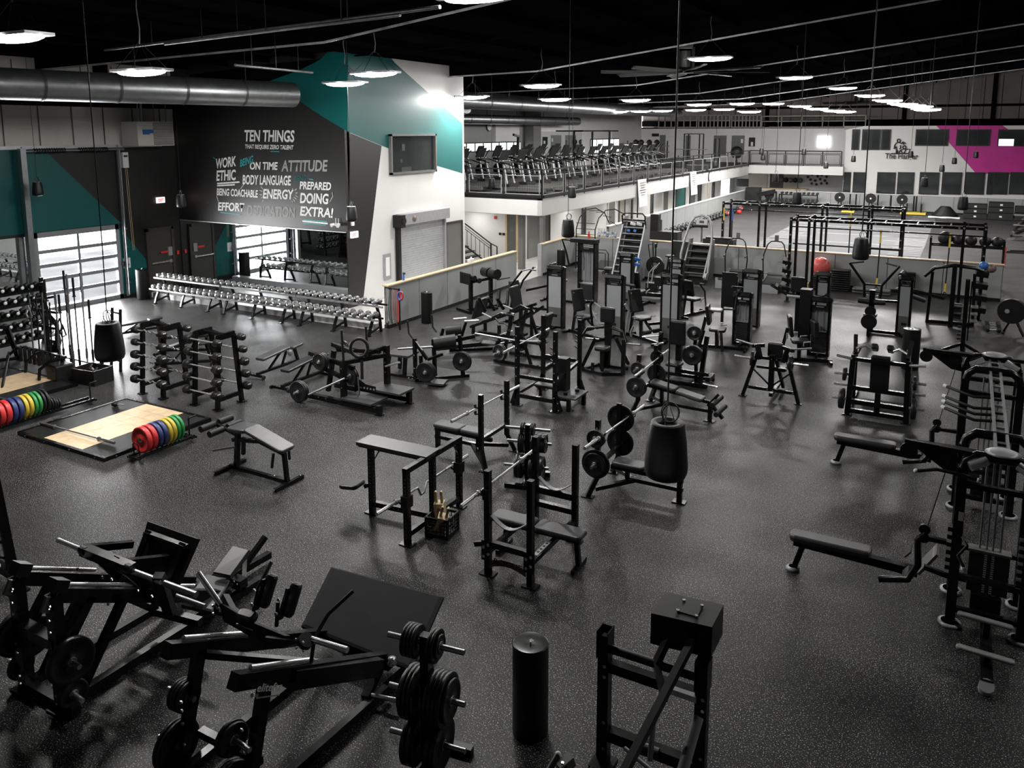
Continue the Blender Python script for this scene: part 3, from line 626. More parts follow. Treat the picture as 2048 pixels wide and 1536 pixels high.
# ================================================================== LAMPS, FANS, PENDANT SPEAKERS
def place_word(k, words): return words[k % len(words)]
lt = T('high_bay_lamp', 'x', 'lamp', (0, 0, 0))
B().box((0, 0, .04), (1.2, .44, .045)).out('housing', M_ALU, lt)
b = B(); b.lathe([(max(.2*sin(pi/2*j/5), 1e-4), -.06*cos(pi/2*j/5)) for j in range(6)], (0, 0, 0), n=20); b.v = [(x*3.05, y*1.15, z*1.3+.012) for x, y, z in b.v]; b.out('diffuser', M_LAMP, lt)
B().box((-.66, 0, .05), (.18, .14, .06)).out('driver_box', M_DUST, lt)
wires = [B().bar((sx, sy, .06), (0, 0, .55), .008).out('suspension_wire', M_BLKM, lt) for sx in (-.5, .5) for sy in (-.16, .16)]
reg(lt)
LAMPS = [(30, 60, 6.95, 'at the far left corner of the view'), (283, 145, 6.55, 'in front of the duct on the left'), (958, -4, 7.45, 'largest of all, at the top edge of the view'),
 (750, 137, 6.95, 'on a curving cable in front of the mural'), (690, 168, 6.7, 'small one just left of the mural kink'), (1420, 118, 7.5, 'beside the near ceiling fan'),
 (1083, 158, 7.1, 'over the speaker right of the mural'), (945, 194, 6.7, 'right behind the end of the white wall'), (1272, 186, 7.1, 'below the left blade of the near fan'),
 (1592, 156, 7.5, 'fourth along the right row'), (1686, 177, 7.55, 'left of the far fan'), (1398, 198, 7.15, 'behind the cable right of the near fan hub'),
 (1484, 208, 7.15, 'above the stud framing, third of the middle row'), (1742, 192, 7.9, 'touching the far fan mast'), (1778, 202, 7.6, 'right of the far fan'),
 (1808, 209, 7.6, 'second in the far right row'), (1824, 212, 7.6, 'third in the far right row'), (1839, 214, 7.6, 'fourth in the far right row'), (1855, 220, 7.5, 'last in the far right row'),
 (1110, 200, 6.7, 'over the mezzanine windows'), (1236, 209, 6.75, 'over the mezzanine mirror'), (1282, 218, 6.6, 'small one over the mezzanine door'), (1325, 213, 6.8, 'over the stud framing on the left'),
 (1391, 217, 6.85, 'over the first stud panel'), (1448, 219, 6.9, 'over the second stud panel'), (1500, 224, 6.9, 'low over the third stud panel'), (1547, 208, 7.2, 'over the wide stud panel'),
 (1601, 213, 7.1, 'over the middle of the gallery'), (1634, 218, 7.1, 'faint one left of the sloping cable'), (1668, 222, 7.1, 'lowest one by the pipe loop'), (1690, 224, 7.1, 'right beside the pipe loop')]
for i, (px, py, z, s) in enumerate(LAMPS):
    p = G(px, py, z)
    if p.y > 36: p = onY(px, py, 36+i*.55)
    p.z = min(p.z, roofz(p.x)-1.2); o = lt if i == 0 else dup(lt, p)
    o.location = p; o['label'] = 'white rectangular high bay lamp '+s; o['group'] = 'high bay lamps under the roof'
    h = roofz(p.x)-p.z-.5
    c = B().tube([(0, 0, .5), (.03, 0, .5+h*.3), (-.02, 0, .5+h*.7), (0, 0, .45+h)], .012, 5).out('power_cable', M_FLANGE if i < 12 else M_BLKM, o)
# unseen part of the same lamp rows behind and beside the camera
for x, y in ((6.5, 12), (6.5, 22), (6.5, 33), (4.5, 44)):
    o = dup(lt, (x, y, 8.4), label='white rectangular high bay lamp right of the view, %s' % {12: 'level with the cable tower', 22: 'level with the low wall', 33: 'over the turf hall', 44: 'farthest'}[y], group='high bay lamps right of the view')
def fan(px, py, z, dia, label):
    p = G(px, py, z); t = T('ceiling_fan', label, 'fan', p, .4)
    B().cyl((0, 0, -.06), (0, 0, .14), .3, 20, .24).out('hub', M_BLKM, t)
    B().cyl((0, 0, .14), (0, 0, .7), .2, 16).box((.0, 0, .85), (.5, .12, .12)).out('motor', M_DUST, t)
    for s in (-1, 1): B().box((s*.27, 0, .45), (.09, .16, .75)).out('side_frame', M_BLKM, t)
    h = roofz(p.x)-p.z
    B().cyl((0, 0, .8), (0, 0, h-.02), .06, 10).cyl((0, 0, 1.2), (0, 0, 1.32), .22, 12, .1).cyl((0, 0, 1.35), (0, 0, 1.45), .1, 12, .24).out('mast', M_BLKM, t)
    for k in range(8):
        a = k*pi/4+.1; R3 = rotm(.14, 0, 0); c = Vector((cos(a), sin(a), 0))
        b = B(); r0, r1 = .25, dia/2; u = Vector((-sin(a), cos(a), 0))
        vs = []
        for r, wd in ((r0, .13), (r0+.5, .2), (r1-.2, .16), (r1, .1)):
            for s, zz in ((-1, -.03), (0, .03), (1, .03)): vs.append(c*r+u*(s*wd)+V(0, 0, zz*1.2))
            for s, zz in ((1, .018), (0, .015), (-1, -.045)): vs.append(c*r+u*(s*wd)+V(0, 0, zz*1.2-.006))
        fs = []
        for j in range(3):
            for i in range(6): fs.append((j*6+i, j*6+(i+1) % 6, j*6+6+(i+1) % 6, j*6+6+i))
        fs += [(5, 4, 3, 2, 1, 0), tuple(range(18, 24))]
        b.add(vs, fs); b.out('blade', M_DUST, t)
    return t
fan(1370, 143, 7.55, 5.9, 'large eight-bladed ceiling fan nearest the camera')
fan(1718, 205, 7.6, 5.6, 'small far ceiling fan over the turf hall')
# pendant speakers
sp = T('pendant_speaker', 'x', 'speaker', (0, 0, 0))
B().lathe([(.001, -.2), (.10, -.2), (.135, -.185), (.148, -.15), (.15, -.10), (.138, .06), (.120, .185), (.114, .2)], n=28).out('housing', M_BAG, sp)
B().lathe([(.114, .2), (.108, .207), (.075, .205), (.07, .18)], n=28).out('rim', M_RIM, sp)
B().lathe([(.07, .18), (.001, .178)], n=20).out('top_plate', M_BLKM, sp)
B().tube([(.06*cos(a*.35)+.02, .02*sin(a*.2), .27+.07*sin(a*.35)) for a in range(40)], .0045, 5).out('cable_coil', M_BLKM, sp)
for a in range(3): B().bar((.06*cos(a*2.1), .06*sin(a*2.1), .18), (0, 0, .36), .006).out('sling', M_SILV, sp)
reg(sp)
SPK = [(218, 683, 'hanging before the left barbell rack, second nearest'), (1333, 900, 'nearest and largest, hanging before a bench press'), (75, 378, 'hanging at the left before the teal wall'),
 (362, 402, 'hanging beside the exit sign over the exit door'), (703, 428, 'hanging right of the mural lettering'), (1136, 457, 'hanging before the white corridor wall'),
 (1144, 385, 'hanging before the long mezzanine railing'), (984, 367, 'hanging before the front mezzanine railing'), (1722, 498, 'hanging before the near rig, fairly large'),
 (1594, 397, 'hanging over the far rig before the grey low wall'), (1926, 407, 'hanging before the black plyo boxes'), (1652, 331, 'hanging below the gallery railing'),
 (1608, 304, 'small one before the gallery railing on the right'), (1523, 303, 'upper of two small ones at the end of the mezzanine'), (1526, 315, 'lower of two small ones at the end of the mezzanine'),
 (1707, 318, 'left of the wall lettering'), (1822, 309, 'overlapping the wall lettering'), (1884, 337, 'below the lower left corner of the magenta paint'), (1909, 322, 'small one by the diagonal magenta edge'),
 (1952, 310, 'small one on the magenta paint'), (1849, 365, 'hanging before the ground-floor windows'), (1551, 356, 'hanging before the dark door under the gallery'), (1431, 328, 'hanging beyond the end of the mezzanine railing')]
for i, (px, py, s) in enumerate(SPK):
    p = G(px, py, 3.3); 
    if p.y > 58: p = onY(px, py, 52+i*.35)
    if p.x < -23.7: p = onX(px, py, -23.5)
    o = sp if i == 0 else dup(sp, p)
    o.location = p; o['label'] = 'black tapered pendant speaker '+s; o['group'] = 'pendant speakers hung from the roof'
    if i < 2: o.rotation_euler = (0, 0, .5*i)
    h = roofz(p.x)-p.z; q = B(); q.tube([(0, 0, .34), (.0, .01, 1.), (.0, 0, h-.04)], .006 if i < 3 else .007 if i < 8 else .012, 5); q.out('hanging_cable', M_BLKM, o)
# wall clock on the grey mezzanine wall
p = onX(976, 252, XL); t = T('wall_clock', 'round white wall clock on the grey mezzanine wall', 'clock', (XL+.05, p.y, p.z))
B().cyl((0, 0, 0), (.05, 0, 0), .3, 24).out('case', M_BLKM, t); B().cyl((.05, 0, 0), (.056, 0, 0), .26, 24).out('dial', M_PAPER, t); B().bar((.06, 0, 0), (.06, .1, .14), .02).out('hand', M_INK, t)
B().bar((.06, 0, 0), (.06, -.05, .2), .015).out('hand', M_INK, t)
p = onX(1418, 352, MX); t = T('wall_clock', 'small round clock on the white mezzanine fascia', 'clock', (MX+.02, p.y, 2.65))
B().cyl((0, 0, 0), (.05, 0, 0), .28, 24).out('case', M_BLKM, t); B().cyl((.05, 0, 0), (.056, 0, 0), .24, 24).out('dial', M_PAPER, t); B().bar((.06, 0, 0), (.06, .1, .1), .02).out('hand', M_INK, t)
for px, pyt, s in ((1281, 372, 'nearer'), (1384, 350, 'farther')):
    p = onX(px, pyt, MX); t = T('schedule_board', 'tilted white printed board hung on the mezzanine fascia, the %s of two' % s, 'board', (MX+.12, p.y, 2.45))
    B().box((0, 0, 0), (.03, 1.15, 1.35), (0, -.08, 0)).out('sheet', M_PAPER, t)
    b = B()
    for r in range(9): b.box((.022-.08*(.5-r*.12)*0, 0, .5-r*.12), (.012, .85-(r % 3)*.15, .025), (0, -.08, 0))
    b.out('print_line', M_DUST, t, kind='stuff'); B().box((-.06, -.5, -.4), (.05, .06, 1.6)).out('hanger', M_BLKM, t)

for i, (x, y) in enumerate(((-15.3, 29.6), (-15.3, 34.5), (-15.3, 40), (-15.3, 46), (-15.3, 52.5), (-15.3, 58.5), (-18.2, 28.7))):
    t = T('corridor_lamp', 'flat white ceiling lamp in the corridor under the mezzanine, %s' % ('over the stair wall' if i == 6 else ORD(i)+' from the near end'), 'lamp', (x, y, 2.19), 0, 'corridor lamps under the mezzanine')
    B().box((0, 0, 0), (.6, .6, .03)).out('frame', M_ALU, t); B().box((0, 0, -.02), (.52, .52, .012)).out('panel', M_LAMP2, t)
# ================================================================== GYM FLOOR: helpers
def bars(t, name, m, lst, w=.07):
    for a in lst:
        ww = a[2] if len(a) > 2 else w; hh = a[3] if len(a) > 3 else ww
        B().bar(a[0], a[1], ww, hh).out(name, m, t)
def rods(t, name, m, lst, r=.025, n=12):
    for a in lst: B().cyl(a[0], a[1], a[2] if len(a) > 2 else r, n).out(name, m, t)
def bolts(t, pts, r=.012, d=(0, -1, 0), m=None, name='bolt_head'):
    b = B(); d = Vector(d)
    for p in pts: p = Vector(p); b.cyl(p, p+d*.012, r, 6)
    b.out(name, m or M_BOLT, t, kind='stuff')
def pads(t, name, c, d, r=None, m=None, ch=.22): return B().pad(c, d, r, ch).out(name, m or M_PAD, t)
def feet(t, pts, s=.16, m=None):
    for p in pts: B().box((p[0], p[1], .008), (s, s*.7, .016)).out('foot_plate', m or M_BLK, t)
PLM = {}
def plate_mesh(r, th, m):
    k = (round(r, 3), round(th, 3), m.name)
    if k not in PLM:
        b = B(); h = th/2
        b.lathe([(.026, -h*.9), (.05, -h*.9), (.055, -h*.55), (r*.78, -h*.55), (r*.84, -h*.95), (r*.97, -h), (r, -h*.8), (r, h*.8), (r*.97, h), (r*.84, h*.95), (r*.78, h*.55), (.055, h*.55), (.05, h*.9), (.026, h*.9)], ax='x', n=30, close=True)
        me = b.mesh('weight_plate'); me.materials.append(m)
        hb = B(); hb.lathe([(.0255, -h), (.045, -h*.98), (.045, h*.98), (.0255, h)], ax='x', n=16, close=True); hm = hb.mesh('hub_ring'); hm.materials.append(M_STEEL)
        PLM[k] = (me, hm)
    return PLM[k]
def plate(p, d, r, th, label, group=None, m=None, name='weight_plate', bumper=False):
    me, hm = plate_mesh(r, th, m or M_IRON)
    o = bpy.data.objects.new(name, me); COL.objects.link(o); o.location = p; d = Vector(d)
    o.rotation_euler = d.to_track_quat('X', 'Z').to_euler(); tag(o, label, 'weight plate', group)
    h = bpy.data.objects.new('hub_ring', hm); COL.objects.link(h); h.parent = o
    return o
def plates(p, d, spec, label, group=None, m=None, gap=.003):
    """a run of plates pushed onto a peg: spec = [(radius, thickness), ...] from p outwards along d"""
    p = Vector(p); d = Vector(d).normalized(); s = 0
    words = ('innermost', 'second', 'third', 'fourth', 'fifth')
    for i, (r, th) in enumerate(spec):
        w_ = '' if len(spec) == 1 else (', outermost' if i == len(spec)-1 else ', '+words[i])
        plate(p+d*(s+th/2), d, r, th, label+w_, group or 'iron plates stored on pegs', m); s += th+gap
def barbell(p, d, L, label, group=None, sleeve=.42, m=None, plain=False):
    p = Vector(p); d = Vector(d).normalized(); t = T('barbell', label, 'barbell', p, 0, group, rot=d.to_track_quat('X', 'Z').to_euler())
    B().cyl((-L/2+sleeve, 0, 0), (L/2-sleeve, 0, 0), .014, 10).out('shaft', m or M_CHR, t)
    for s in (-1, 1):
        B().cyl((s*(L/2-sleeve), 0, 0), (s*L/2, 0, 0), .025, 12).cyl((s*(L/2-sleeve), 0, 0), (s*(L/2-sleeve-.03), 0, 0), .038, 12).out('sleeve', m or M_CHR, t)
    return t
IR = (.225, .035); I3 = (.18, .03); I2 = (.14, .028); I1 = (.1, .022)
def pick(w, t):                                    # world point in the frame of thing t
    return Matrix.Rotation(-t.rotation_euler.z, 3, 'Z') @ (Vector(w)-t.location)
# ---- wipes bins
def bin_(x, y, label, r=.165, h=.9):
    t = T('wipes_bin', label, 'bin', (x, y, 0))
    B().lathe([(.001, 0), (r-.01, 0), (r, .015), (r, h-.05), (r-.004, h-.02)], n=36).out('body', M_BLKM, t)
    B().lathe([(r-.004, h-.02), (r+.003, h-.015), (r+.003, h), (r-.01, h+.004), (.03, h-.012), (.001, h-.012)], n=36).out('lid', M_BLK, t)
    B().box((0, 0, h+.003), (.014, .035, .04), (.2, 0, .5)).box((.01, .01, h+.02), (.03, .02, .008), (.3, .3, 0)).out('wipe_sheet', M_PAPER, t)
bin_(-3.15, 5.98, 'black cylindrical wipes bin standing alone at the bottom centre')
bin_(-13.35, 18.85, 'black cylindrical wipes bin before the grey low wall right of the dumbbell racks')
bin_(-.84, 20.55, 'black cylindrical wipes bin right behind the plate-loaded squat machine', .19, .95)
bin_(-13.6, 28.3, 'black cylindrical wipes bin behind the first weight stack tower')
bin_(-23.55, 17.1, 'tall black waste bin with a slot beside the exit door', .2, 1.0)
# ---- combo rack with straps, bench and bar
def combo(x, y, w, d, h, label):
    t = T('squat_rack', label, 'rack', (x, y, 0))
    P = [(0, 0), (w, 0), (w, d), (0, d)]
    bars(t, 'upright', M_BLK, [((px, py, .015), (px, py, h), .075) for px, py in P])
    for px, py in P: B().box((px, py, h+.006), (.078, .078, .012)).out('end_cap', M_BLKM, t)
    feet(t, P, .2)
    return t
RX, RY = -4.88, 8.12; RW, RD, RH = .6, 1.28, 1.36
t = combo(RX, RY, RW, RD, RH, 'black steel bench rack with strap safeties and a chrome bar, nearest the centre')
bars(t, 'crossbeam', M_BLK, [((0, 0, .42), (RW, 0, .42), .075), ((0, RD, .42), (RW, RD, .42), .075), ((RW, 0, .3), (RW, RD, .3), .06), ((0, 0, .3), (0, RD, .3), .06), ((0, RD, .62), (RW, RD, .62), .06, .09)])
bars(t, 'gusset_plate', M_BLK, [((-.01, -.045, .2), (-.01, -.045, .46), .12, .008), ((RW, -.045, .2), (RW, -.045, .46), .14, .008)])
for px, py in ((0, -.055), (RW, -.055)): bolts(t, [(px-.03, py, .26), (px-.03, py, .38), (px+.035, py, .3), (px+.035, py, .42)], .02)
bolts(t, [(RW+.045, .02, z) for z in (.24, .4)]+[(RW+.045, RD, z) for z in (.5, .64)], .02, (1, 0, 0))
b = B()
for i in range(9):
    a = i/8; u = i/8
n_ = 12; pt = [(.05+(RW-.1)*i/n_, -.03, .24-.05*sin(pi*i/n_)*-1-.03) for i in range(n_+1)]; pb = [(.05+(RW-.1)*i/n_, -.03, .12+.06*sin(pi*i/n_)) for i in range(n_, -1, -1)]
b.poly(pt+pb, (0, .008, 0)); b.out('name_plate', mat('dull_pink_plate', (.16, .075, .075), .5, noise=(5, .1)), t)
letters('ROGUE', (.1, -.034, .185), (1, 0, .0), (0, 0, 1), .4, .075, M_INK, t, bold=.02)
for py in (-.0, RD):
    pts = [V(.05+(RW-.1)*i/10, py, .80-.13*sin(pi*i/10)) for i in range(11)]
    b = B()
    for a, c in zip(pts, pts[1:]): b.bar(a, c, .07, .012)
    b.out('safety_strap', M_SILV, t); B().bar((.0, py-.045, .74), (.0, py-.045, .9), .05, .02).out('strap_bracket', M_BLK, t)
for py in (0, RD):
    B().bar((0, py-.05, 1.0), (0, py-.05, 1.14), .09, .02).bar((-.0, py, 1.04), (-.09, py, 1.04), .05, .02).bar((-.09, py, 1.02), (-.1, py, 1.09), .05, .02).out('bar_hook', M_BLKM, t)
B().bar((-.18, -.02, .37), (.0, -.0, .42), .06).out('storage_horn', M_BLKM, t)
b = B(); b.box((RW-.02, RD*.28, .33), (.06, .4, .008)); b.out('perforated_plate', M_SILV, t)
b = B()
for i in range(4): b.cyl((RW-.02, RD*.28-.12+i*.08, .335), (RW-.02, RD*.28-.12+i*.08, .34), .018, 8)
b.out('plate_hole', M_INK, t, kind='stuff')
t = T('flat_bench', 'grey topped flat bench passing through the strap rack', 'bench', (RX+.35, RY+.68, 0), .02)
pads(t, 'seat_pad', (-.35, 0, .44), (.62, .28, .07), m=M_PADG); pads(t, 'seat_pad', (.32, 0, .44), (.66, .28, .07), m=M_PADG)
bars(t, 'spine', M_BLK, [((-.6, 0, .36), (.6, 0, .36), .06)]); bars(t, 'leg', M_BLK, [((-.45, 0, .35), (-.5, 0, .02), .06), ((.55, 0, .35), (.58, 0, .02), .06)])
bars(t, 'cross_foot', M_BLK, [((-.5, -.2, .025), (-.5, .2, .025), .05), ((.58, -.2, .025), (.58, .2, .025), .05)])
barbell((RX-.12, RY+.52, 1.07), (-.02, 1, 0), 1.95, 'chrome barbell resting on the left hooks of the strap rack', 'chrome barbells on racks', .38)
# ---- chest-supported row rig
t = T('row_rig', 'black rig with a long grey board pad and a cambered bar beside the milk crate', 'rack', (-7.2, 8.72, 0))
def xy(px, py, z=0): return pick(G(px, py, z), t)
A0 = V(0, 0, 0); A1 = V(1.0, -.5, 0); A2 = V(1.0, .1, 0); A3 = V(1.0, .78, 0); HH = 1.02
for q in (A0, A1, A2, A3): B().bar(q, q+V(0, 0, HH), .075).out('upright', M_BLK, t); feet(t, [q], .2)
bars(t, 'top_beam', M_BLK, [(A1+V(0, -.04, HH+.03), A3+V(0, .04, HH+.03), .075)])
bars(t, 'base_beam', M_BLK, [(A0+V(0, 0, .15), A2+V(0, 0, .15), .075), (A1+V(0, 0, .15), A3+V(0, 0, .15), .075)])
bars(t, 'gusset', M_BLK, [(A0+V(.04, 0, .8), A0+V(.18, 0, HH), .03, .01), (A3+V(0, -.04, .85), A3+V(0, -.15, HH), .03, .01)])
B().box((.44, .05, HH+.055), (1.2, .34, .05), (0, 0, .03)).out('board_pad', M_PADG, t)
B().box((.44, .05, HH+.02), (1.16, .3, .03), (0, 0, .03)).out('pad_board', M_BLKM, t)
pads(t, 'foot_pad', (-.28, -.1, .42), (.3, .3, .06), (0, -.1, .1)); bars(t, 'pad_arm', M_BLK, [((-.1, -.05, .4), (.0, 0, .45), .05)])
b = B()
for q in (A0, A1, A2, A3):
    for i in range(17): b.box(q+V(0, -.0385, .1+i*.052), (.016, .003, .016)); b.box(q+V(.0385, 0, .1+i*.052), (.003, .016, .016))
for i in range(12): b.box(A0.lerp(A2, (i+1)/13)+V(0, -.0385, .15), (.016, .003, .016))
b.out('punched_hole', M_FLANGE, t, kind='stuff')
for q in (A1, A3): B().box(q+V(-.0, .0, .62), (.11, .13, .16)).bar(q+V(-.06, 0, .56), q+V(-.15, 0, .6), .05, .03).out('bar_hook', M_BLKM, t)
q = T('cambered_bar', 'cambered bar with chrome sleeves laid through the board-pad rig', 'barbell', (-7.2+.86, 8.72+.14, .6), pi/2)
B().tube([(-.5, 0, 0), (-.28, 0, 0), (-.2, 0, .0), (-.13, 0, -.13), (-.05, 0, -.13), (.02, 0, 0), (.5, 0, .0)], .016, 8).out('shaft', M_STEEL, q)
for s in (-1, 1): B().cyl((s*.72, 0, 0), (s*1.1, 0, 0), .026, 12).cyl((s*.68, 0, 0), (s*.72, 0, 0), .04, 12).cyl((s*.5, 0, 0), (s*.7, 0, 0), .02).out('sleeve', M_CHR, q)
# milk crate with wooden blocks
t = T('milk_crate', 'black plastic milk crate standing at the foot of the board-pad rig', 'crate', (-5.98, 8.72, 0), .1)
s_ = .33
B().box((0, 0, .01), (s_, s_, .02)).out('bottom', M_BLKM, t)
for i in range(4):
    a = i*pi/2; b = B(); R3 = rotm(0, 0, a)
    def wb(c, d): b.box(R3 @ Vector(c), d, R3)
    wb((0, s_/2, .025), (s_, .012, .05)); wb((0, s_/2, .26), (s_, .02, .04)); wb((-s_/2, s_/2, .14), (.03, .02, .28))
    for k in range(-2, 3): wb((k*.06, s_/2, .14), (.01, .01, .22))
    for z in (.09, .14, .19): wb((0, s_/2, z), (s_, .01, .01))
    b.out('side_grid', M_BLKM, t)
def block(x, y, z, rx, ry, rz, label):
    q = T('push_up_handle', label, 'wooden handle', (x, y, z), rot=(rx, ry, rz))
    B().box((0, 0, 0), (.14, .13, .26)).out('block_body', M_RAWW, q)
    for k in (-1, 1): B().box((k*.04, 0, .2), (.035, .04, .16)).cyl((k*.04, -.02, .28), (k*.04, .02, .28), .0175, 10).out('prong', M_RAWW, q)
    B().box((0, -.066, .02), (.05, .002, .1)).out('stamp', M_BRWN, q)
block(-6.03, 8.75, .30, .08, -.06, .35, 'pale pine wood block with two prongs, upper one in the milk crate')
block(-5.92, 8.62, .2, .3, .25, .5, 'pale pine wood block lying lower in the milk crate, with dark stamp')
B()
# ---- plate trees
def plate_tree(x, y, rz, h, spec, label, grp, dy=0.):
    t = T('plate_tree', label, 'plate rack', (x, y, 0), rz)
    bars(t, 'post', M_BLK, [((0, 0, .04), (0, 0, h), .08)])
    bars(t, 'base_beam', M_BLK, [((-.3, -.28, .04), (.3, -.28, .04), .07), ((-.3, .28, .04), (.3, .28, .04), .07), ((0, -.28, .04), (0, .28, .04), .07)])
    bars(t, 'brace', M_BLK, [((0, .04, h*.8), (0, .3, .06), .05)])
    R3 = Matrix.Rotation(rz, 3, 'Z')
    for z, yy, left, right in spec:
        for s, lst in ((-1, left), (1, right)):
            if lst is None: continue
            B().cyl((s*.04, yy, z), (s*.36, yy, z), .025, 12).out('peg', M_STEEL, t)
            o = Vector((x, y, 0))+R3 @ V(s*.06, yy, z)
            if lst: plates(o, R3 @ V(s, 0, 0), lst, 'black iron plate on the %s %s peg of the %s' % ('lower' if z < (.5 if h > 1 else .45) else 'middle' if z < (.9 if h > 1 else .8) else 'upper', 'left' if s < 0 else 'right', grp), 'plates on the '+grp)
    return t
plate_tree(-3.72, 5.15, .15, 1.28, [(1.2, 0, [I2]*4, [I2]*2+[I1]), (.72, 0, [IR]*3+[I3], [IR]*4+[I3]), (.28, 0, [(.225, .05)]*2, [(.225, .05)]*2)], 'black steel plate tree cut by the bottom edge, loaded on three levels', 'near plate tree')
plate_tree(-5.72, 10.75, .25, .95, [(.88, 0, [I1]*2, [I1, I1]), (.62, .1, [I3]*3, [(.15, .07)]*3), (.3, -.1, [(.19, .05)]*2, [(.18, .07)]*3)], 'low black plate tree between the strap rack and the flat bench press', 'low centre plate tree')
# ---- bench presses
def bench_press(x, y, rz, label, hgt=1.27, flip=1, store=(), padz=.44, L=1.2, w=.95, lead='', decl=0.):
    t = T('bench_press', label, 'bench', (x, y, 0), rz)
    for s in (-1, 1):
        yy = s*w/2
        B().bar((0, yy*.9, .3), (0, yy*.9, hgt), .07).bar((0, yy*.9, .32), (-.12*flip, yy*1.05, .02), .07).out('upright', M_BLK, t)
        B().bar((-.03*flip, yy*.9, .12), (.45*flip, 0, .2), .06).out('base_brace', M_BLK, t)
        for z in (hgt-.33, hgt-.22):
            B().bar((.035*flip, yy*.9, z), (.1*flip, yy*.9, z-.015), .05, .02).bar((.1*flip, yy*.9, z-.02), (.115*flip, yy*.9, z+.035), .05, .02).out('bar_hook', M_BLKM, t)
        feet(t, [(-.12*flip, yy*1.05)], .18)
    bars(t, 'cross_tube', M_BLK, [((0, -w/2*.9, .5), (0, w/2*.9, .5), .06)])
    bars(t, 'spine', M_BLK, [((.05*flip, 0, padz-.1), (L*flip, 0, padz-.1-decl*.6), .06), ((.3*flip, 0, .2), (L*flip, 0, .2), .06)])
    bars(t, 'leg', M_BLK, [((.32*flip, 0, .2), (.32*flip, 0, padz-.1), .06), (((L-.05)*flip, 0, padz-.1-decl*.6), ((L-.05)*flip, 0, .02), .07)])
    a = atan2(decl, L)*flip
    pads(t, 'bench_pad', (.36*flip, 0, padz-decl*.2), (.52, .28, .065), (0, a, 0), M_PADG); pads(t, 'bench_pad', (.9*flip, 0, padz-decl*.68), (.55, .28, .065), (0, a, 0), M_PADG)
    feet(t, [((L-.05)*flip, 0)], .2); bolts(t, [(-.036*flip, s*w/2*.9, z) for s in (-1, 1) for z in (.6, .8, 1.0)], .012, (-flip, 0, 0)); bolts(t, [(0, -w/2*.9-.036, z) for z in (.55, .75, .95, 1.1)], .012)
    R3 = Matrix.Rotation(rz, 3, 'Z')
    for s, z, spec in store:
        B().cyl((0, s*(w/2*.9), z), (0, s*(w/2*.9+.24), z), .024, 10).out('storage_peg', M_STEEL, t)
        plates(Vector((x, y, 0))+R3 @ V(0, s*(w/2*.9+.05), z), R3 @ V(0, s, 0), spec, 'black iron plate stored %s on the %s side of the %s' % ('high' if z > .7 else 'low', 'near' if s < 0 else 'far', lead), 'plates stored on the '+lead)
    return t
bench_press(-6.62, 11.24, pi, 'flat bench press with a grey pad, left of centre beyond the board-pad rig', 1.27, 1, lead='left bench press')
barbell((-6.76, 11.25, .98), (0.03, 1, 0), 2.1, 'chrome barbell racked on the left flat bench press', 'chrome barbells on racks')
bench_press(-4.55, 11.22, 0, 'flat bench press partly hidden by the nearest pendant speaker', 1.22, 1, ((-1, .95, [I2, I2]), (-1, .55, [IR, I3]), (1, .95, [IR]), (1, .55, [IR, I2])), lead='speaker bench press')
barbell((-4.44, 11.25, 1.0), (.05, 1, 0), 2.15, 'chrome barbell racked on the bench press behind the nearest speaker', 'chrome barbells on racks')
t = bench_press(-5.25, 14.9, -.05, 'decline bench press with leg rollers right of centre', 1.22, 1, ((-1, .95, [I2]), (-1, .6, [(.2, .04), (.2, .04)]), (1, .95, [I2]), (1, .6, [(.2, .04)])), lead='decline bench press', padz=.6, L=1.35, decl=.22)
B().bar((1.3, 0, .35), (1.55, 0, .1), .06).bar((1.25, 0, .3), (1.45, 0, .55), .05).out('leg_brace', M_BLK, t)
for z, xx in ((.42, 1.42), (.25, 1.5)): B().cyl((xx, -.28, z), (xx, .28, z), .05, 14).out('foam_roller', M_RUB, t)
barbell((-5.15, 14.92, .97), (-.02, 1, 0), 2.1, 'chrome barbell racked on the decline bench press', 'chrome barbells on racks')
# ---- back extension bench
t = T('extension_bench', 'grey padded back extension bench with foam rollers beside the right plate cart', 'bench', (-9.6, 8.82, 0), 0.0)
bars(t, 'base_foot', M_BLK, [((-.65, -.32, .03), (-.65, .32, .03), .06), ((.66, -.3, .03), (.66, .3, .03), .06)])
bars(t, 'spine', M_BLK, [((-.65, 0, .05), (.66, 0, .05), .06), ((-.55, 0, .52), (.15, 0, .62), .06), ((.1, 0, .6), (.6, 0, .5), .06)])
bars(t, 'post', M_BLK, [((-.5, 0, .05), (-.42, 0, .7), .07), ((.62, 0, .05), (.58, 0, .56), .06), ((-.35, .02, .3), (-.3, 0, .6), .05)])
pads(t, 'short_pad', (-.3, 0, .77), (.42, .36, .06), (0, -.06, 0), M_PADG); pads(t, 'long_pad', (.27, 0, .69), (.85, .32, .06), (0, .26, 0), M_PADG)
bars(t, 'roller_arm', M_BLK, [((-.95, 0, .72), (-.45, 0, .62), .05)])
for xx, zz in ((-.92, .73), (-.72, .68)):
    for s in (-1, 1): B().cyl((xx, s*.05, zz), (xx, s*.32, zz), .055, 16).out('foam_roller', M_RUB, t)
bars(t, 'handle', M_BLKM, [((.52, -.16, .55), (.5, -.19, .32), .03), ((.52, .16, .55), (.5, .19, .32), .03)])
bars(t, 'peg', M_STEEL, [((-.75, -.25, .38), (-.45, 0, .42), .03)]); bolts(t, [(-.65, -.33, .04), (.66, -.31, .04), (.4, -.05, .12), (.66, .25, .065)], .015)
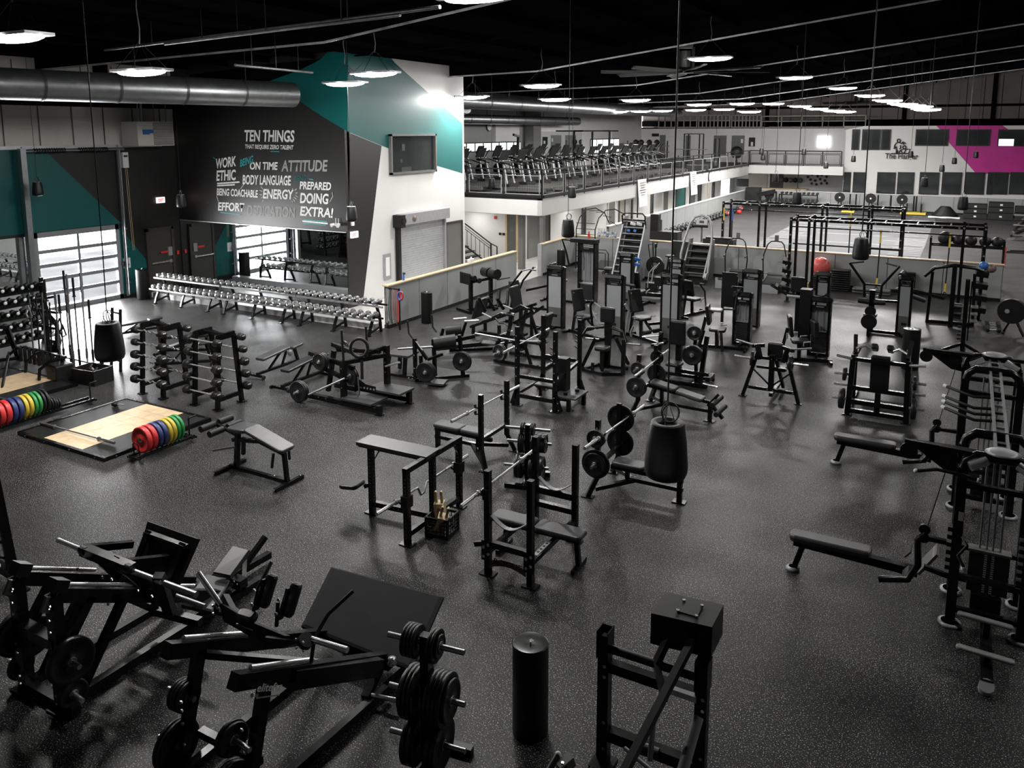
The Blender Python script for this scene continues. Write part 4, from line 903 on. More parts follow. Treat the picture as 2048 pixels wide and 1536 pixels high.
# ---- lifting platforms
def platform(x0, y0, x1, y1, label, wood=(.28, .72)):
    t = T('lifting_platform', label, 'platform', ((x0+x1)/2, (y0+y1)/2, 0)); W, D = x1-x0, y1-y0
    B().box((0, 0, .02), (W-.02, D-.02, .04)).out('base_sheet', M_BLKM, t)
    for s in (-1, 1):
        B().box((0, s*(D/2-.03), .035), (W, .06, .07)).out('frame_rail', M_BLK, t); B().box((s*(W/2-.03), 0, .035), (.06, D-.12, .07)).out('frame_rail', M_BLK, t)
    a, c = -W/2+W*wood[0], -W/2+W*wood[1]; n = 7
    B().box(((-W/2+.06+a)/2, 0, .05), (a+W/2-.07, D-.13, .025)).out('rubber_tile', M_RUB, t); B().box(((W/2-.06+c)/2, 0, .05), (W/2-.07-c, D-.13, .025)).out('rubber_tile', M_RUB, t)
    for i in range(n):
        w_ = (D-.13)/n; k = i % 2*.16
        for u0, u1 in ((a, a+(c-a)*(.42+k)), (a+(c-a)*(.42+k), c)): B().box(((u0+u1)/2, -(D-.13)/2+w_*(i+.5), .05), (u1-u0-.004, w_-.003, .028)).out('plank', M_WOOD, t)
    bolts(t, [(-W/2+W*k, -D/2-.001, .035) for k in (.1, .33, .62, .9)]); bolts(t, [(W/2, -D/2+D*k, .035) for k in (.1, .5)], d=(1, 0, 0))
platform(-14.82, 7.97, -12.3, 10.2, 'framed lifting platform with a maple centre and a barbell on it')
platform(-19.2, 8.2, -16.6, 10.3, 'second framed lifting platform cut by the left edge, behind the left plate cart')
barbell((-13.75, 8.42, .10), (1, .02, 0), 2.1, 'bare barbell lying across the maple centre of the platform', None, .4, M_STEEL)
barbell((-17.7, 8.85, .10), (1, -.01, 0), 2.1, 'bare barbell lying on the left platform behind the plates', None, .4, M_STEEL)
t = T('barbell_pad', 'small black barbell clamp lying at the far left corner of the platform', 'clamp', (-14.55, 9.75, .065)); B().lathe([(.02, 0), (.06, .01), (.07, .04), (.05, .07), (.02, .08)], n=14).out('clamp_body', M_BLKM, t); B().bar((.04, 0, .04), (.22, .05, .04), .02).out('clamp_lever', M_SILV, t)
# ---- bumper plate carts
def cart(x, y0, y1, seq, label, who):
    t = T('plate_cart', label, 'cart', (x, (y0+y1)/2, 0)); L = y1-y0
    for s in (-1, 1):
        B().bar((s*.1, -L/2, .1), (s*.1, L/2, .1), .04).out('side_rail', M_BLK, t)
        for e in (-1, 1): B().cyl((s*.12, e*(L/2-.05), .04), (s*.16, e*(L/2-.05), .04), .04, 14).out('caster', M_STEEL, t)
        B().tube([(s*.07, -L/2+.07, .1), (s*.07, -L/2+.05, .3), (s*.0, -L/2+.05, .33)], .012, 6).out('end_hoop', M_BLK, t)
    for e in (-1, 1): B().box((0, e*(L/2-.03), .085), (.3, .1, .03)).out('end_plate', M_BLK, t)
    B().cyl((0, L/2-.02, .1), (0, L/2-.02, .42), .016).cyl((0, L/2-.02, .42), (.0, L/2+.14, .42), .016).out('tow_handle', M_BLKM, t)
    y = y0+.14
    for i, (c, r, th) in enumerate(seq):
        nth = sum(1 for k in seq[:i] if k[0] == c)
        plate((x, y+th/2, r+.12), (0, 1, .0), r, th, '%s bumper plate, %s %s one on the %s plate cart' % (c, ('first', 'second', 'third', 'fourth', 'fifth', 'sixth', 'seventh')[nth], c, who), 'bumper plates on the %s cart' % who, M_BUMP[c], 'bumper_plate')
        B().box((x-x, y+th/2-(y0+y1)/2, .122), (.22, .025, .012)).out('divider', M_BUMP[c] if c != 'black' else M_BLK, t); y += th+.028
    return t
Q = .225
cart(-11.85, 8.2, 9.35, [('red', Q, .085), ('red', Q, .085), ('blue', Q, .075), ('blue', Q, .075), ('yellow', Q, .06), ('yellow', Q, .06), ('green', Q, .05), ('green', Q, .05)], 'low black cart of coloured bumper plates right of the platform', 'right')
cart(-15.3, 7.72, 9.75, [('red', Q, .09), ('red', Q, .09), ('blue', Q, .08), ('blue', Q, .08), ('yellow', Q, .065), ('yellow', Q, .065), ('green', Q, .055), ('green', Q, .055), ('black', Q, .045), ('black', Q, .045), ('black', .14, .03), ('black', .13, .03), ('black', .12, .03), ('black', .1, .03), ('black', .09, .03)], 'low black cart of coloured and black plates left of the platform', 'left')
# ---- fixed barbell racks
def fixed_bar(L, wavy, hr):
    t = T('fixed_barbell', 'x', 'barbell', (0, 0, 0))
    if wavy: B().tube([(-L/2+.12, 0, 0), (-.2, 0, 0), (-.13, 0, .03), (-.06, 0, -.02), (0, 0, .015), (.06, 0, -.02), (.13, 0, .03), (.2, 0, 0), (L/2-.12, 0, 0)], .015, 7).out('shaft', M_CHR, t)
    else: B().cyl((-L/2+.12, 0, 0), (L/2-.12, 0, 0), .016, 9).out('shaft', M_CHR, t)
    for s in (-1, 1):
        h = B(); h.lathe([(.02, s*(L/2-.14)), (hr*.9, s*(L/2-.14)), (hr, s*(L/2-.125)), (hr, s*(L/2-.015)), (hr*.9, s*L/2), (.001, s*L/2)], ax='x', n=16); h.out('head', M_RUB, t)
        B().box((s*(L/2+.001), .0, hr*.35), (.004, hr*.9, hr*.3)).out('number_label', M_PAPER, t)
    return reg(t)
FB = {(w, r): fixed_bar(.98, w, r) for w in (0, 1) for r in (.075, .09)}
fbused = set()
def fbar_rack(x, y, wavy, label, who):
    t = T('barbell_rack', label, 'rack', (x, y, 0)); W = .66; D = .62; H_ = 1.5
    for s in (-1, 1):
        B().bar((s*W/2, -D/2, .02), (s*W/2, -D/2+.12, H_), .075).out('upright', M_BLK, t); B().bar((s*W/2, D/2, .02), (s*W/2, D/2-.12, H_-.05), .075).out('upright', M_BLK, t)
        B().bar((s*W/2, -D/2, .2), (s*W/2, D/2, .2), .06, .08).bar((s*W/2, -D/2+.1, H_-.04), (s*W/2, D/2-.1, H_-.04), .05, .12).out('side_tie', M_BLK, t)
        feet(t, [(s*W/2, -D/2), (s*W/2, D/2)], .18)
        bolts(t, [(s*W/2+.038, -D/2+.02+.075*i, .3+.24*i) for i in range(5)], .012, (1, 0, 0))
    B().bar((-W/2, 0, H_-.03), (W/2, 0, H_-.03), .06).out('top_tie', M_BLK, t)
    for f in (-1, 1):
        for k in range(5):
            z = .32+k*.26; yy = f*(D/2+.02-k*.022)
            for s in (-1, 1): B().bar((s*W/2, yy, z-.03), (s*W/2, yy+f*.1, z-.015), .05, .02).bar((s*W/2, yy+f*.1, z-.03), (s*W/2, yy+f*.12, z+.03), .05, .02).out('cradle', M_BLKM, t)
            key = (wavy, .09 if k < 3 else .075); o = FB[key] if key not in fbused else dup(FB[key], (0, 0, 0)); fbused.add(key)
            o.location = (x+.0, y+yy+f*.06, z+.02); o['label'] = '%s fixed barbell on tier %s from the floor, %s side of the %s rack' % ('wavy chrome' if wavy else 'straight chrome', ('one', 'two', 'three', 'four', 'five')[k], 'front' if f < 0 else 'back', who); o['group'] = 'fixed barbells on the two racks'
fbar_rack(-14.58, 10.95, 1, 'black two-sided rack of wavy curl barbells', 'left')
fbar_rack(-13.02, 11.0, 0, 'black two-sided rack of straight fixed barbells', 'right')
# ---- adjustable benches
def adj_bench(x, y, rz, label, seat=.42, back_a=.12, m=None):
    t = T('adjustable_bench', label, 'bench', (x, y, 0), rz)
    pads(t, 'seat_pad', (.62, 0, seat+.06), (.36, .28, .055), (0, -.12, 0), m); pads(t, 'back_pad', (-.05, 0, seat+.03), (.86, .28, .055), (0, -back_a, 0), m)
    bars(t, 'spine', M_BLK, [((-.55, 0, .08), (.7, 0, .1), .06), ((.7, 0, .1), (.6, 0, seat), .06)]); bars(t, 'support', M_BLK, [((-.2, 0, .1), (.15, 0, seat-.02), .04), ((.2, 0, .1), (.35, 0, seat-.02), .04)])
    bars(t, 'cross_foot', M_BLK, [((-.55, -.25, .04), (-.55, .25, .04), .05), ((.72, -.18, .04), (.72, .18, .04), .05)])
    for s in (-1, 1): B().cyl((-.6, s*.24, .04), (-.6, s*.28, .04), .04, 12).out('wheel', M_RUB, t)
    B().lathe([(.0, 0), (.07, 0), (.07, .02), (.0, .02)], (.38, -.1, seat-.05), 'y', 16).out('ladder_disc', M_SILV, t); B().bar((-.6, 0, .1), (-.68, 0, .14), .03).out('handle', M_STEEL, t)
    return t
p = G(512, 712, .5); q = G(585, 690, .5)
a = atan2(q.y-p.y, q.x-p.x)
adj_bench(*((p+q)/2).xy, a, 'black adjustable bench left of the pair beyond the barbell racks', m=M_PADG)
p2_ = G(556, 736, .5); q2_ = G(640, 710, .5)
adj_bench(*((p2_+q2_)/2).xy, a, 'black adjustable bench right of the pair, beside the belt squat')
# ================================================================== WEIGHT STACK MACHINES
def tower(t, x, y, h=1.62, w=.5, d=.2, window=False, face=-1):
    """shrouded weight stack column, part of machine t, frosted panel facing -y"""
    for s in (-1, 1): B().box((x+s*(w/2-.03), y, h/2), (.06, d, h)).out('tower_column', M_BLK, t)
    b = B(); b.pad((x, y-.01, h+.02), (w+.04, d+.08, .14), (-.25, 0, 0), .3); b.out('tower_cap', M_BLK, t)
    B().box((x, y+face*(d/2-.01), h*.92-.04), (w-.1, .02, .11)).out('brand_band', M_BLKM, t)
    B().box((x, y+face*(d/2+.004), h*.92-.02), (.18, .004, .02)).out('brand_strip', M_SILV, t)
    if window:
        B().box((x, y+.02, h*.62), (w-.12, .02, h*.5)).out('rear_shroud', M_FROST, t)
        for k in (-.08, 0, .08): B().cyl((x+k, y-.03, .1), (x+k, y-.03, h*.85), .009 if k else .006, 6).out('guide_rod', M_CHR, t)
        for k in range(11): B().box((x, y-.03, .12+k*.045), (w-.16, d*.6, .04)).out('stack_plate', M_STACK, t)
        B().box((x, y-.03, .63), (w-.15, d*.62, .02)).out('stack_plate', M_SILV, t)
    else:
        B().box((x, y+face*(d/2-.005), h*.62), (w-.12, .02, h*.52)).out('frosted_shroud', M_FROST, t)
        B().box((x, y+face*(d/2-.005), h*.2), (w-.12, .022, h*.32)).out('lower_shroud', M_GREYD, t)
        B().box((x+.02, y+face*(d/2+.01), h*.22), (.13, .006, .07)).out('instruction_label', M_BLKM, t)
    bars(t, 'base_foot', M_BLK, [((x-w/2, y, .03), (x+w/2, y, .03), .06), ((x, y-.3, .03), (x, y+.3, .03), .06)])
def seat_unit(t, x, y, rz, seat=.5, back=.62, tilt=.22, roll=False, grip=True, arms=False, lever=0):
    R3 = rotm(0, 0, rz); o = V(x, y, 0)
    def q(a, b_, c): return o+R3 @ V(a, b_, c)
    Rp = rotm(0, 0, rz)
    B().pad(q(0, 0, seat), (.42, .4, .08), Rp).out('seat_pad', M_PAD, t)
    B().pad(q(-.24, 0, seat+.12+back/2), (.09, .38, back), Rp @ rotm(0, -tilt, 0)).out('back_pad', M_PAD, t)
    B().box(q(-.2, -.2, seat+back+.04), (.02, .004, .03), Rp).out('pad_badge', M_SILV, t)
    bars(t, 'seat_post', M_BLK, [(q(.0, 0, .03), q(-.02, 0, seat-.04), .08)])
    bars(t, 'back_post', M_BLK, [(q(-.45, 0, .03), q(-.3, 0, seat+back*.6), .07)])
    bars(t, 'base_rail', M_BLK, [(q(-.6, 0, .04), q(.75, 0, .04), .07), (q(-.55, -.28, .03), q(-.55, .28, .03), .06), (q(.7, -.25, .03), q(.7, .25, .03), .06)])
    if grip:
        for s in (-1, 1): B().tube([q(.05, s*.26, seat-.06), q(.05, s*.3, seat+.04), q(.2, s*.3, seat+.06)], .018, 7).out('hand_grip', M_SILV, t)
    if roll:
        for s in (-1, 1): B().cyl(q(.42, s*.06, .3), q(.42, s*.3, .3), .055, 14).out('shin_roller', M_RUB, t)
        bars(t, 'roller_arm', M_BLK, [(q(.42, 0, .3), q(.15, 0, seat-.06), .05)])
    if arms:
        for s in (-1, 1): B().tube([q(-.35, s*.12, 1.35), q(-.1, s*.42, 1.4), q(.12, s*.45, 1.1), q(.2, s*.44, .95), q(.2, s*.25, .95)], .024, 8).out('press_arm', M_SILV if arms == 2 else M_BLK, t)
    return q
def sel(name, label, px, py, tz=0, cat='exercise machine'): return T(name, label, cat, G(px, py), tz, 'weight stack machines')
# 1 first tower with pulldown arms left of it
t = sel('weight_stack_machine', 'tall weight stack machine with a frosted tower right of the arched pull-down arms', 1112, 655)
tower(t, 0, 0, 1.68); q = seat_unit(t, -1.0, -.2, -.2, .55, .6); bars(t, 'link_beam', M_BLK, [((-.9, -.1, .5), (-.2, 0, .5), .07), ((-.9, -.1, 1.0), (-.2, 0, 1.2), .06)])
for s in (-1, 1): B().tube([(-1.3, s*.3-.1, .9), (-1.2, s*.35-.1, 1.2), (-.85, s*.36-.1, 1.62)], .03, 8).out('pull_arm', M_BLK, t)
B().tube([(-.85, -.46, 1.62), (-.7, -.3, 1.66), (-.6, -.1, 1.6), (-.7, .15, 1.66), (-.85, .26, 1.62)], .022, 8).out('handle_bar', M_SILV, t)
# 2
t = sel('weight_stack_machine', 'weight stack machine with a frosted tower facing the half rack, seat on its left', 1229, 672)
tower(t, 0, 0, 1.6, .52); q = seat_unit(t, -.75, -.35, -.4, .52, .62, roll=True)
for s in (-1, 1): B().tube([(-.55, -.35+s*.2, .9), (-.35, -.4+s*.28, .75), (-.2, -.45+s*.25, .55)], .025, 8).out('lever_arm', M_SILV, t)
# 2b behind
t = sel('weight_stack_machine', 'weight stack machine whose pale tower stands behind the second one, before the tall stair climber', 1252, 622)
tower(t, 0, 0, 1.72, .42); q = seat_unit(t, .1, .75, 1.4, .5, .55)
B().cyl((.1, -.3, .9), (.4, -.35, .88), .05, 12).out('chest_roller', M_RUB, t)
# 3
t = sel('weight_stack_machine', 'weight stack machine in the middle with an upright back pad on its left side', 1340, 680)
tower(t, 0, 0, 1.7, .52); q = seat_unit(t, -.7, -.3, -.5, .58, .62, .3, roll=True); bars(t, 'link_beam', M_BLK, [((-.6, -.2, .4), (-.2, 0, .45), .07)])
B().tube([(-.9, -.35, .35), (-1.0, -.3, .15), (-.98, -.28, .03)], .03, 8).out('front_leg', M_SILV, t)
# 3b behind with dumbbell-like fittings
t = sel('weight_stack_machine', 'weight stack machine with a pale tower between the bike and the gliding stair climber', 1346, 640)
tower(t, .0, .2, 1.7, .42); seat_unit(t, .3, .9, 1.2, .5, .5)
b = B(); b.box((-.45, .1, 1.1), (.3, .2, .25)); b.out('cam_cover', M_BLKM, t)
# 4
t = sel('weight_stack_machine', 'tall weight stack machine with a long grey side tower left of the second treadmill', 1500, 652)
tower(t, 0, 0, 1.55, .5, .3); B().box((-.62, -.05, 1.0), (.42, .06, 1.0)).out('side_shield', M_BLKM, t); bars(t, 'column', M_BLK, [((-.45, 0, .03), (-.45, 0, 1.4), .09), ((-.8, 0, .03), (-.8, 0, 1.4), .07)])
# 4b
t = sel('weight_stack_machine', 'press machine with an open weight stack and curved chrome arms reaching up', 1472, 690)
tower(t, .12, .1, 1.3, .46, .22, True); seat_unit(t, -.35, -.55, .15, .5, .5, .15)
for s in (-1, 1):
    B().tube([(-.55+s*.0, -.3+s*.05, .95), (-.42+s*.38, -.1, .95), (-.42+s*.42, -.1, 1.35), (-.42+s*.55, -.12, 1.55), (-.42+s*.35, -.4, 1.6)], .024, 8).out('press_arm', M_BLKM, t)
B().pad((-.5, -.35, .95), (.4, .3, .06), (0, 0, .2)).out('arm_pad', M_SILV, t)
bars(t, 'leg', M_BLK, [((-.62, -.85, .5), (-.72, -.95, .02), .06), ((-.2, -.8, .5), (-.12, -.92, .02), .06)])
# 5
t = sel('weight_stack_machine', 'seated machine with an open weight stack and a big back pad, left of centre right', 1622, 712)
tower(t, .14, .15, 1.38, .5, .24, True); seat_unit(t, -.18, -.6, .3, .5, .5, .12)
B().pad((.1, -.35, .78), (.1, .34, .42), (0, -.1, .5)).out('chest_pad', M_PAD, t); B().box((-.2, .1, .9), (.26, .3, 1.5)).out('rear_column', M_BLKM, t)
for s in (-1, 1): B().cyl((-.45, -.5+s*.3, .56), (-.45, -.5+s*.3, .7), .02, 8).out('hand_grip', M_SILV, t)
# 6
t = sel('weight_stack_machine', 'weight stack machine with a slim pale tower before the coral exercise ball', 1640, 668)
tower(t, .0, .1, 1.62, .36, .25); B().pad((-.62, -.2, 1.35), (.35, .12, .42)).out('head_pad', M_PAD, t)
b = B(); b.tube([(-1.3, -.3, 1.3), (-.9, -.35, 1.1), (-.5, -.3, 1.05), (.0, -.3, 1.1), (.2, -.5, 1.2)], .04, 8); b.out('swing_arm', M_BLK, t); bars(t, 'column', M_BLK, [((-.6, -.1, .03), (-.6, -.1, 1.2), .12)])
B().cyl((-.85, -.4, 1.05), (-.4, -.4, 1.05), .04, 10).out('roller', M_SILV, t)
# 7 lat pulldown with V arms
t = sel('weight_stack_machine', 'pull-down machine with wide V-shaped arms and a slim pale tower', 1800, 672)
tower(t, .05, .1, 1.55, .36, .25)
bars(t, 'main_column', M_BLK, [((-.75, 0, .03), (-.75, 0, 1.2), .14), ((-.75, 0, .06), (0, 0, .06), .08), ((-.7, 0, .92), (-.1, .05, .92), .06)])
for s in (-1, 1):
    B().tube([(-.75+s*.2, -.05, 1.0), (-.75+s*.22, -.05, 1.35), (-.75+s*.62, -.1, 1.92)], .035, 8).out('pull_arm', M_BLK, t)
    B().cyl((-.75+s*.62, -.1, 1.9), (-.75+s*.28, .05, 1.95), .022, 8).out('hand_grip', M_RUB, t)
    B().cyl((-.75+s*.06, -.12, .88), (-.75+s*.34, -.12, .9), .07, 14).out('thigh_roller', M_RUB, t)
B().bar((-.97, -.05, 1.35), (-.53, -.05, 1.35), .05).out('arm_tie', M_BLKM, t); pads(t, 'seat_pad', (-.75, -.25, .55), (.34, .3, .07)); B().box((-.75, -.05, 1.02), (.3, .03, .1)).out('nameplate', M_SILV, t)
B().cyl((-.75, -.25, .66), (-.75, -.33, .66), .14, 20).out('cam_disc', M_BLKM, t); B().cyl((-.75, -.5, .42), (-.75, -.56, .42), .2, 24).out('cam_disc', M_BLKM, t)
bars(t, 'front_post', M_BLK, [((-.75, -.5, .02), (-.75, -.5, .42), .08), ((-.75, -.5, .05), (-.75, 0, .05), .08)])
# 8 dual pulley tower beside the low wall
t = sel('weight_stack_machine', 'black double pulley tower with a seat beside the climbing wheel', 1168, 605)
tower(t, .08, .1, 1.95, .6, .3, True); seat_unit(t, -.75, -.25, 0, .7, .45, .1, grip=False)
B().box((.0, .0, 2.02), (.9, .3, .12)).out('crosshead', M_BLKM, t); B().tube([(-.35, 0, 2.0), (-.75, -.1, 2.02), (-.6, -.1, 1.6), (-.5, -.1, 1.2)], .035, 8).out('pull_arm', M_BLK, t)
B().tube([(.0, -.2, 1.9), (.1, -.25, 1.5), (.08, -.22, 1.1)], .012, 6).out('pull_rope', M_BLKM, t)
# ================================================================== PLATE LOADED MACHINES
def pl(name, label, px, py, rz=0): return T(name, label, 'exercise machine', G(px, py), rz, 'plate-loaded machines')
def peg_plates(t, p, d, spec, who, L=.32):
    p = Vector(p); d = Vector(d).normalized(); B().cyl(p, p+d*L, .025, 12).out('peg', M_CHR, t)
    R3 = Matrix.Rotation(t.rotation_euler.z, 3, 'Z')
    if spec: plates(t.location+R3 @ (p+d*.04), R3 @ d, spec, 'black iron plate on '+who, 'plates loaded on machines')
# row machine seen from behind
t = pl('row_machine', 'plate-loaded row machine on splayed legs, alone right of centre', 1540, 800)
for s in (-1, 1):
    bars(t, 'splayed_leg', M_BLK, [((s*.56, 0, .02), (s*.28, 0, 1.0), .07)]); feet(t, [(s*.56, 0)], .16)
    bars(t, 'side_arm', M_BLK, [((s*.22, -.05, .85), (s*.3, -.02, 1.12), .08), ((s*.18, .1, 1.12), (s*.42, .0, 1.1), .07)])
    B().cyl((s*.35, 0, 1.12), (s*.75, .05, 1.18), .02, 8).out('grip_bar', M_STEEL, t)
    bars(t, 'stay', M_BLK, [((s*.35, 0, .6), (0, .02, .28), .03)])
    peg_plates(t, (s*.32, -.08, .85), (s, -.1, .05), [(.15, .05)], 'the %s arm of the splayed row machine' % ('left' if s < 0 else 'right'), .42)
bars(t, 'cross_tube', M_BLK, [((-.5, 0, .22), (.5, 0, .22), .06), ((-.32, 0, .88), (.32, 0, .88), .06), ((-.3, 0, .68), (.3, 0, .68), .05)])
bars(t, 'column', M_BLK, [((0, .02, .25), (0, .02, .95), .1), ((0, .02, .1), (.0, .9, .1), .07), ((.1, .85, .05), (.05, .2, .8), .06)])
pads(t, 'seat_pad', (0, .7, .5), (.36, .32, .07)); pads(t, 'chest_pad', (0, .3, 1.0), (.3, .1, .3)); bolts(t, [(x, -.036, z) for x, z in ((-.45, .22), (.45, .22), (0, .88), (.1, .88), (-.3, .7), (.3, .7), (-.06, .22), (.05, .22))])
# squat machine with plates on both sides
t = pl('squat_machine', 'plate-loaded pendulum squat machine with plates stored on both sides', 1752, 838)
for s in (-1, 1):
    bars(t, 'side_post', M_BLK, [((s*.52, 0, .02), (s*.48, .1, 1.15), .1), ((s*.52, .9, .02), (s*.48, .5, 1.1), .08)]); bars(t, 'side_rail', M_BLK, [((s*.52, 0, .06), (s*.52, 1.7, .06), .08), ((s*.48, .05, 1.15), (s*.45, .8, 1.2), .08)])
    feet(t, [(s*.52, 0)], .18)
    B().cyl((s*.5, .05, 1.12), (s*.78, .02, 1.16), .028, 12).out('handle_peg', M_CHR, t)
    for z, yy, sp_ in ((.78, .1, [(.13, .06)]), (.32, -.02, [(.2, .09)]), (.55, .15, [(.16, .04)] if s > 0 else [])):
        peg_plates(t, (s*.55, yy, z), (s, 0, 0), sp_, 'the %s storage peg %s of the pendulum squat' % ('left' if s < 0 else 'right', 'high up' if z > .7 else 'low down' if z < .4 else 'halfway up'), .26)
    B().tube([(s*.2, .3, 1.3), (s*.3, .3, 1.35), (s*.45, .2, 1.3)], .025, 8).out('shoulder_handle', M_CHR, t); B().pad((s*.14, .45, 1.3), (.12, .3, .12), (-.4, 0, 0)).out('shoulder_pad', M_PAD, t)
    B().bar((s*.46, .2, 1.2), (s*.5, .45, 1.5), .07).out('pivot_arm', M_BLKM, t)
bars(t, 'cross_tube', M_BLK, [((-.5, .02, .28), (.5, .02, .28), .09), ((-.5, .05, .55), (.5, .05, .55), .08), ((-.48, .02, 1.13), (.48, .02, 1.13), .07), ((-.5, 0, .1), (.5, 0, .1), .08)])
pads(t, 'back_pad', (0, .15, .88), (.34, .1, .7), (.12, 0, 0)); bars(t, 'column', M_BLK, [((0, .05, .1), (0, .05, .5), .1)])
B().box((0, 1.3, .2), (.9, .6, .04), (-.3, 0, 0)).out('foot_plate', M_GREYD, t); bolts(t, [(s*.575, y_, z) for s in (1,) for y_, z in ((0, .5), (0, .7), (0, .25))], .014, (1, 0, 0))
# shoulder machine with tall frame (left of tower one)
t = pl('press_machine', 'plate-loaded press machine with tilted arms behind the four-post squat stand', 1040, 722)
for s in (-1, 1):
    bars(t, 'frame_leg', M_BLK, [((-.3, s*.35, .03), (.0, s*.35, 1.25), .07), ((.5, s*.35, .03), (.1, s*.35, 1.1), .06)]); bars(t, 'base_rail', M_BLK, [((-.5, s*.38, .05), (.9, s*.38, .05), .07)])
    B().tube([(.05, s*.4, 1.2), (-.25, s*.5, 1.25), (-.5, s*.5, 1.1)], .03, 8).out('press_arm', M_BLK, t); B().cyl((-.48, s*.52, 1.12), (-.75, s*.5, 1.2), .022, 8).out('hand_grip', M_SILV, t)
    peg_plates(t, (-.25, s*.42, .3), (-.2, s, 0), [(.2, .05), (.2, .04)] if s < 0 else [(.2, .05)], 'the %s foot of the press machine left of the first tower' % ('near' if s < 0 else 'far'))
    bars(t, 'upper_link', M_BLK, [((.0, s*.3, 1.0), (.5, s*.25, 1.35), .06)])
pads(t, 'seat_pad', (.45, 0, .55), (.4, .36, .08)); pads(t, 'back_pad', (.7, 0, .95), (.1, .36, .65), (0, .25, 0)); bars(t, 'cross_tube', M_BLK, [((0, -.35, .6), (0, .35, .6), .06), ((.85, -.38, .05), (.85, .38, .05), .07)])
B().tube([(-.8, -.75, .75), (.3, -.7, .7), (.8, -.6, .72)], .025, 8).out('long_handle', M_STEEL, t)
# leg press behind it (plate horns fan)
t = pl('leg_press', 'black leg press with a row of slanted storage horns left of the first tower', 1016, 676)
for s in (-1, 1):
    bars(t, 'rail', M_BLK, [((-1.0, s*.3, .25), (.7, s*.3, .95), .07)]); bars(t, 'leg', M_BLK, [((-.9, s*.32, .02), (-.9, s*.3, .32), .07), ((.55, s*.32, .02), (.55, s*.3, .88), .07)])
    for k in range(3): B().cyl((-.5+k*.28, s*.34, .75+k*.06), (-.58+k*.28, s*.55, 1.15+k*.02), .045, 12).out('storage_horn', M_BLKM, t)
B().pad((.25, 0, 1.1), (.1, .42, .7), (0, -.25, 0)).out('back_pad', M_PAD, t); bars(t, 'base_rail', M_BLK, [((-.95, 0, .05), (.6, 0, .05), .08), ((-.9, -.32, .05), (-.9, .32, .05), .07), ((.55, -.32, .05), (.55, .32, .05), .07)]); B().box((-.85, 0, .75), (.06, .6, .55), (0, .3, 0)).out('foot_plate', M_BLKM, t)
# chest press behind half rack (right)
t = pl('chest_press', 'plate-loaded chest press with a saddle seat right of the half rack', 1210, 742)
bars(t, 'front_leg', M_BLK, [((-.55, -.1, .02), (-.25, 0, .75), .08), ((.5, -.15, .02), (.45, 0, .8), .08)]); bars(t, 'main_post', M_BLK, [((0, .1, .05), (.0, .2, 1.2), .12), ((.15, .25, .75), (.3, .7, .03), .06), ((-.1, .25, .9), (-.2, .7, .03), .05)])
bars(t, 'base_rail', M_BLK, [((-.45, -.25, .04), (.1, -.35, .04), .06), ((.1, -.35, .04), (.5, -.12, .04), .06), ((-.45, -.25, .04), (-.3, .3, .04), .06), ((-.3, .3, .04), (.45, .3, .04), .06)])
pads(t, 'seat_pad', (-.05, -.05, .55), (.32, .3, .09)); pads(t, 'back_pad', (-.02, .15, 1.3), (.34, .12, .36)); bars(t, 'seat_post', M_BLK, [((-.05, -.05, .05), (-.05, -.05, .5), .09)])
for s in (-1, 1):
    B().tube([(s*.1+0, .15, 1.0), (s*.45-.05, .1, .95), (s*.55-.05, 0, .75)], .035, 8).out('press_arm', M_BLK, t); B().cyl((s*.5, 0, .72), (s*.5+.35, -.02, .74), .02, 8).out('peg', M_STEEL, t)
    B().tube([(s*.42, .2, 1.0), (s*.48, .2, 1.45), (s*.4, .15, 1.6)], .03, 8).out('lever', M_SILV if s > 0 else M_BLK, t)
for s in (-1, 1): bars(t, 'foot_peg', M_BLK, [((s*.12-.1, -.22, .06), (s*.12-.1, -.22, .22), .06)])
# seated plate loaded machine in the middle
t = pl('seated_press', 'plate-loaded seated press with big plates above one another, beyond the decline bench', 1362, 768)
bars(t, 'column', M_BLK, [((-.1, .1, .03), (-.1, .1, 1.35), .12), ((.3, .15, .03), (.25, .1, 1.1), .07), ((-.55, .0, .03), (-.5, .05, 1.1), .08)]); bars(t, 'base_rail', M_BLK, [((-.6, -.05, .05), (.6, -.05, .05), .08), ((-.6, .5, .05), (.6, .5, .05), .07), ((.6, -.05, .2), (.6, .35, .2), .09), ((-.1, 0, .3), (.6, 0, .3), .08)])
bars(t, 'side_strut', M_BLK, [((.42, -.02, .02), (.5, .15, 1.1), .09)])
pads(t, 'back_pad', (-.1, -.02, 1.15), (.34, .1, .55), (.1, 0, 0)); pads(t, 'seat_pad', (-.1, -.2, .5), (.34, .34, .07)); pads(t, 'step_pad', (.1, -.3, .2), (.5, .25, .05), m=M_PADG)
for s in (-1, 1): B().cyl((s*.3-.1, -.1, .9), (s*.3-.1, -.4, .95), .022, 8).out('hand_grip', M_CHR, t)
peg_plates(t, (.28, -.02, 1.2), (.1, -1, 0), [(.16, .05)], 'the top horn of the press', .16); peg_plates(t, (.25, -.02, .72), (.1, -1, 0), [(.22, .05), (.22, .04)], 'the lower horn of the press', .2)
B().cyl((.5, -.05, .1), (.85, -.15, .1), .022, 8).out('peg', M_CHR, t); B().cyl((-.5, -.1, 1.05), (-.85, -.2, 1.0), .022, 8).out('peg', M_CHR, t)
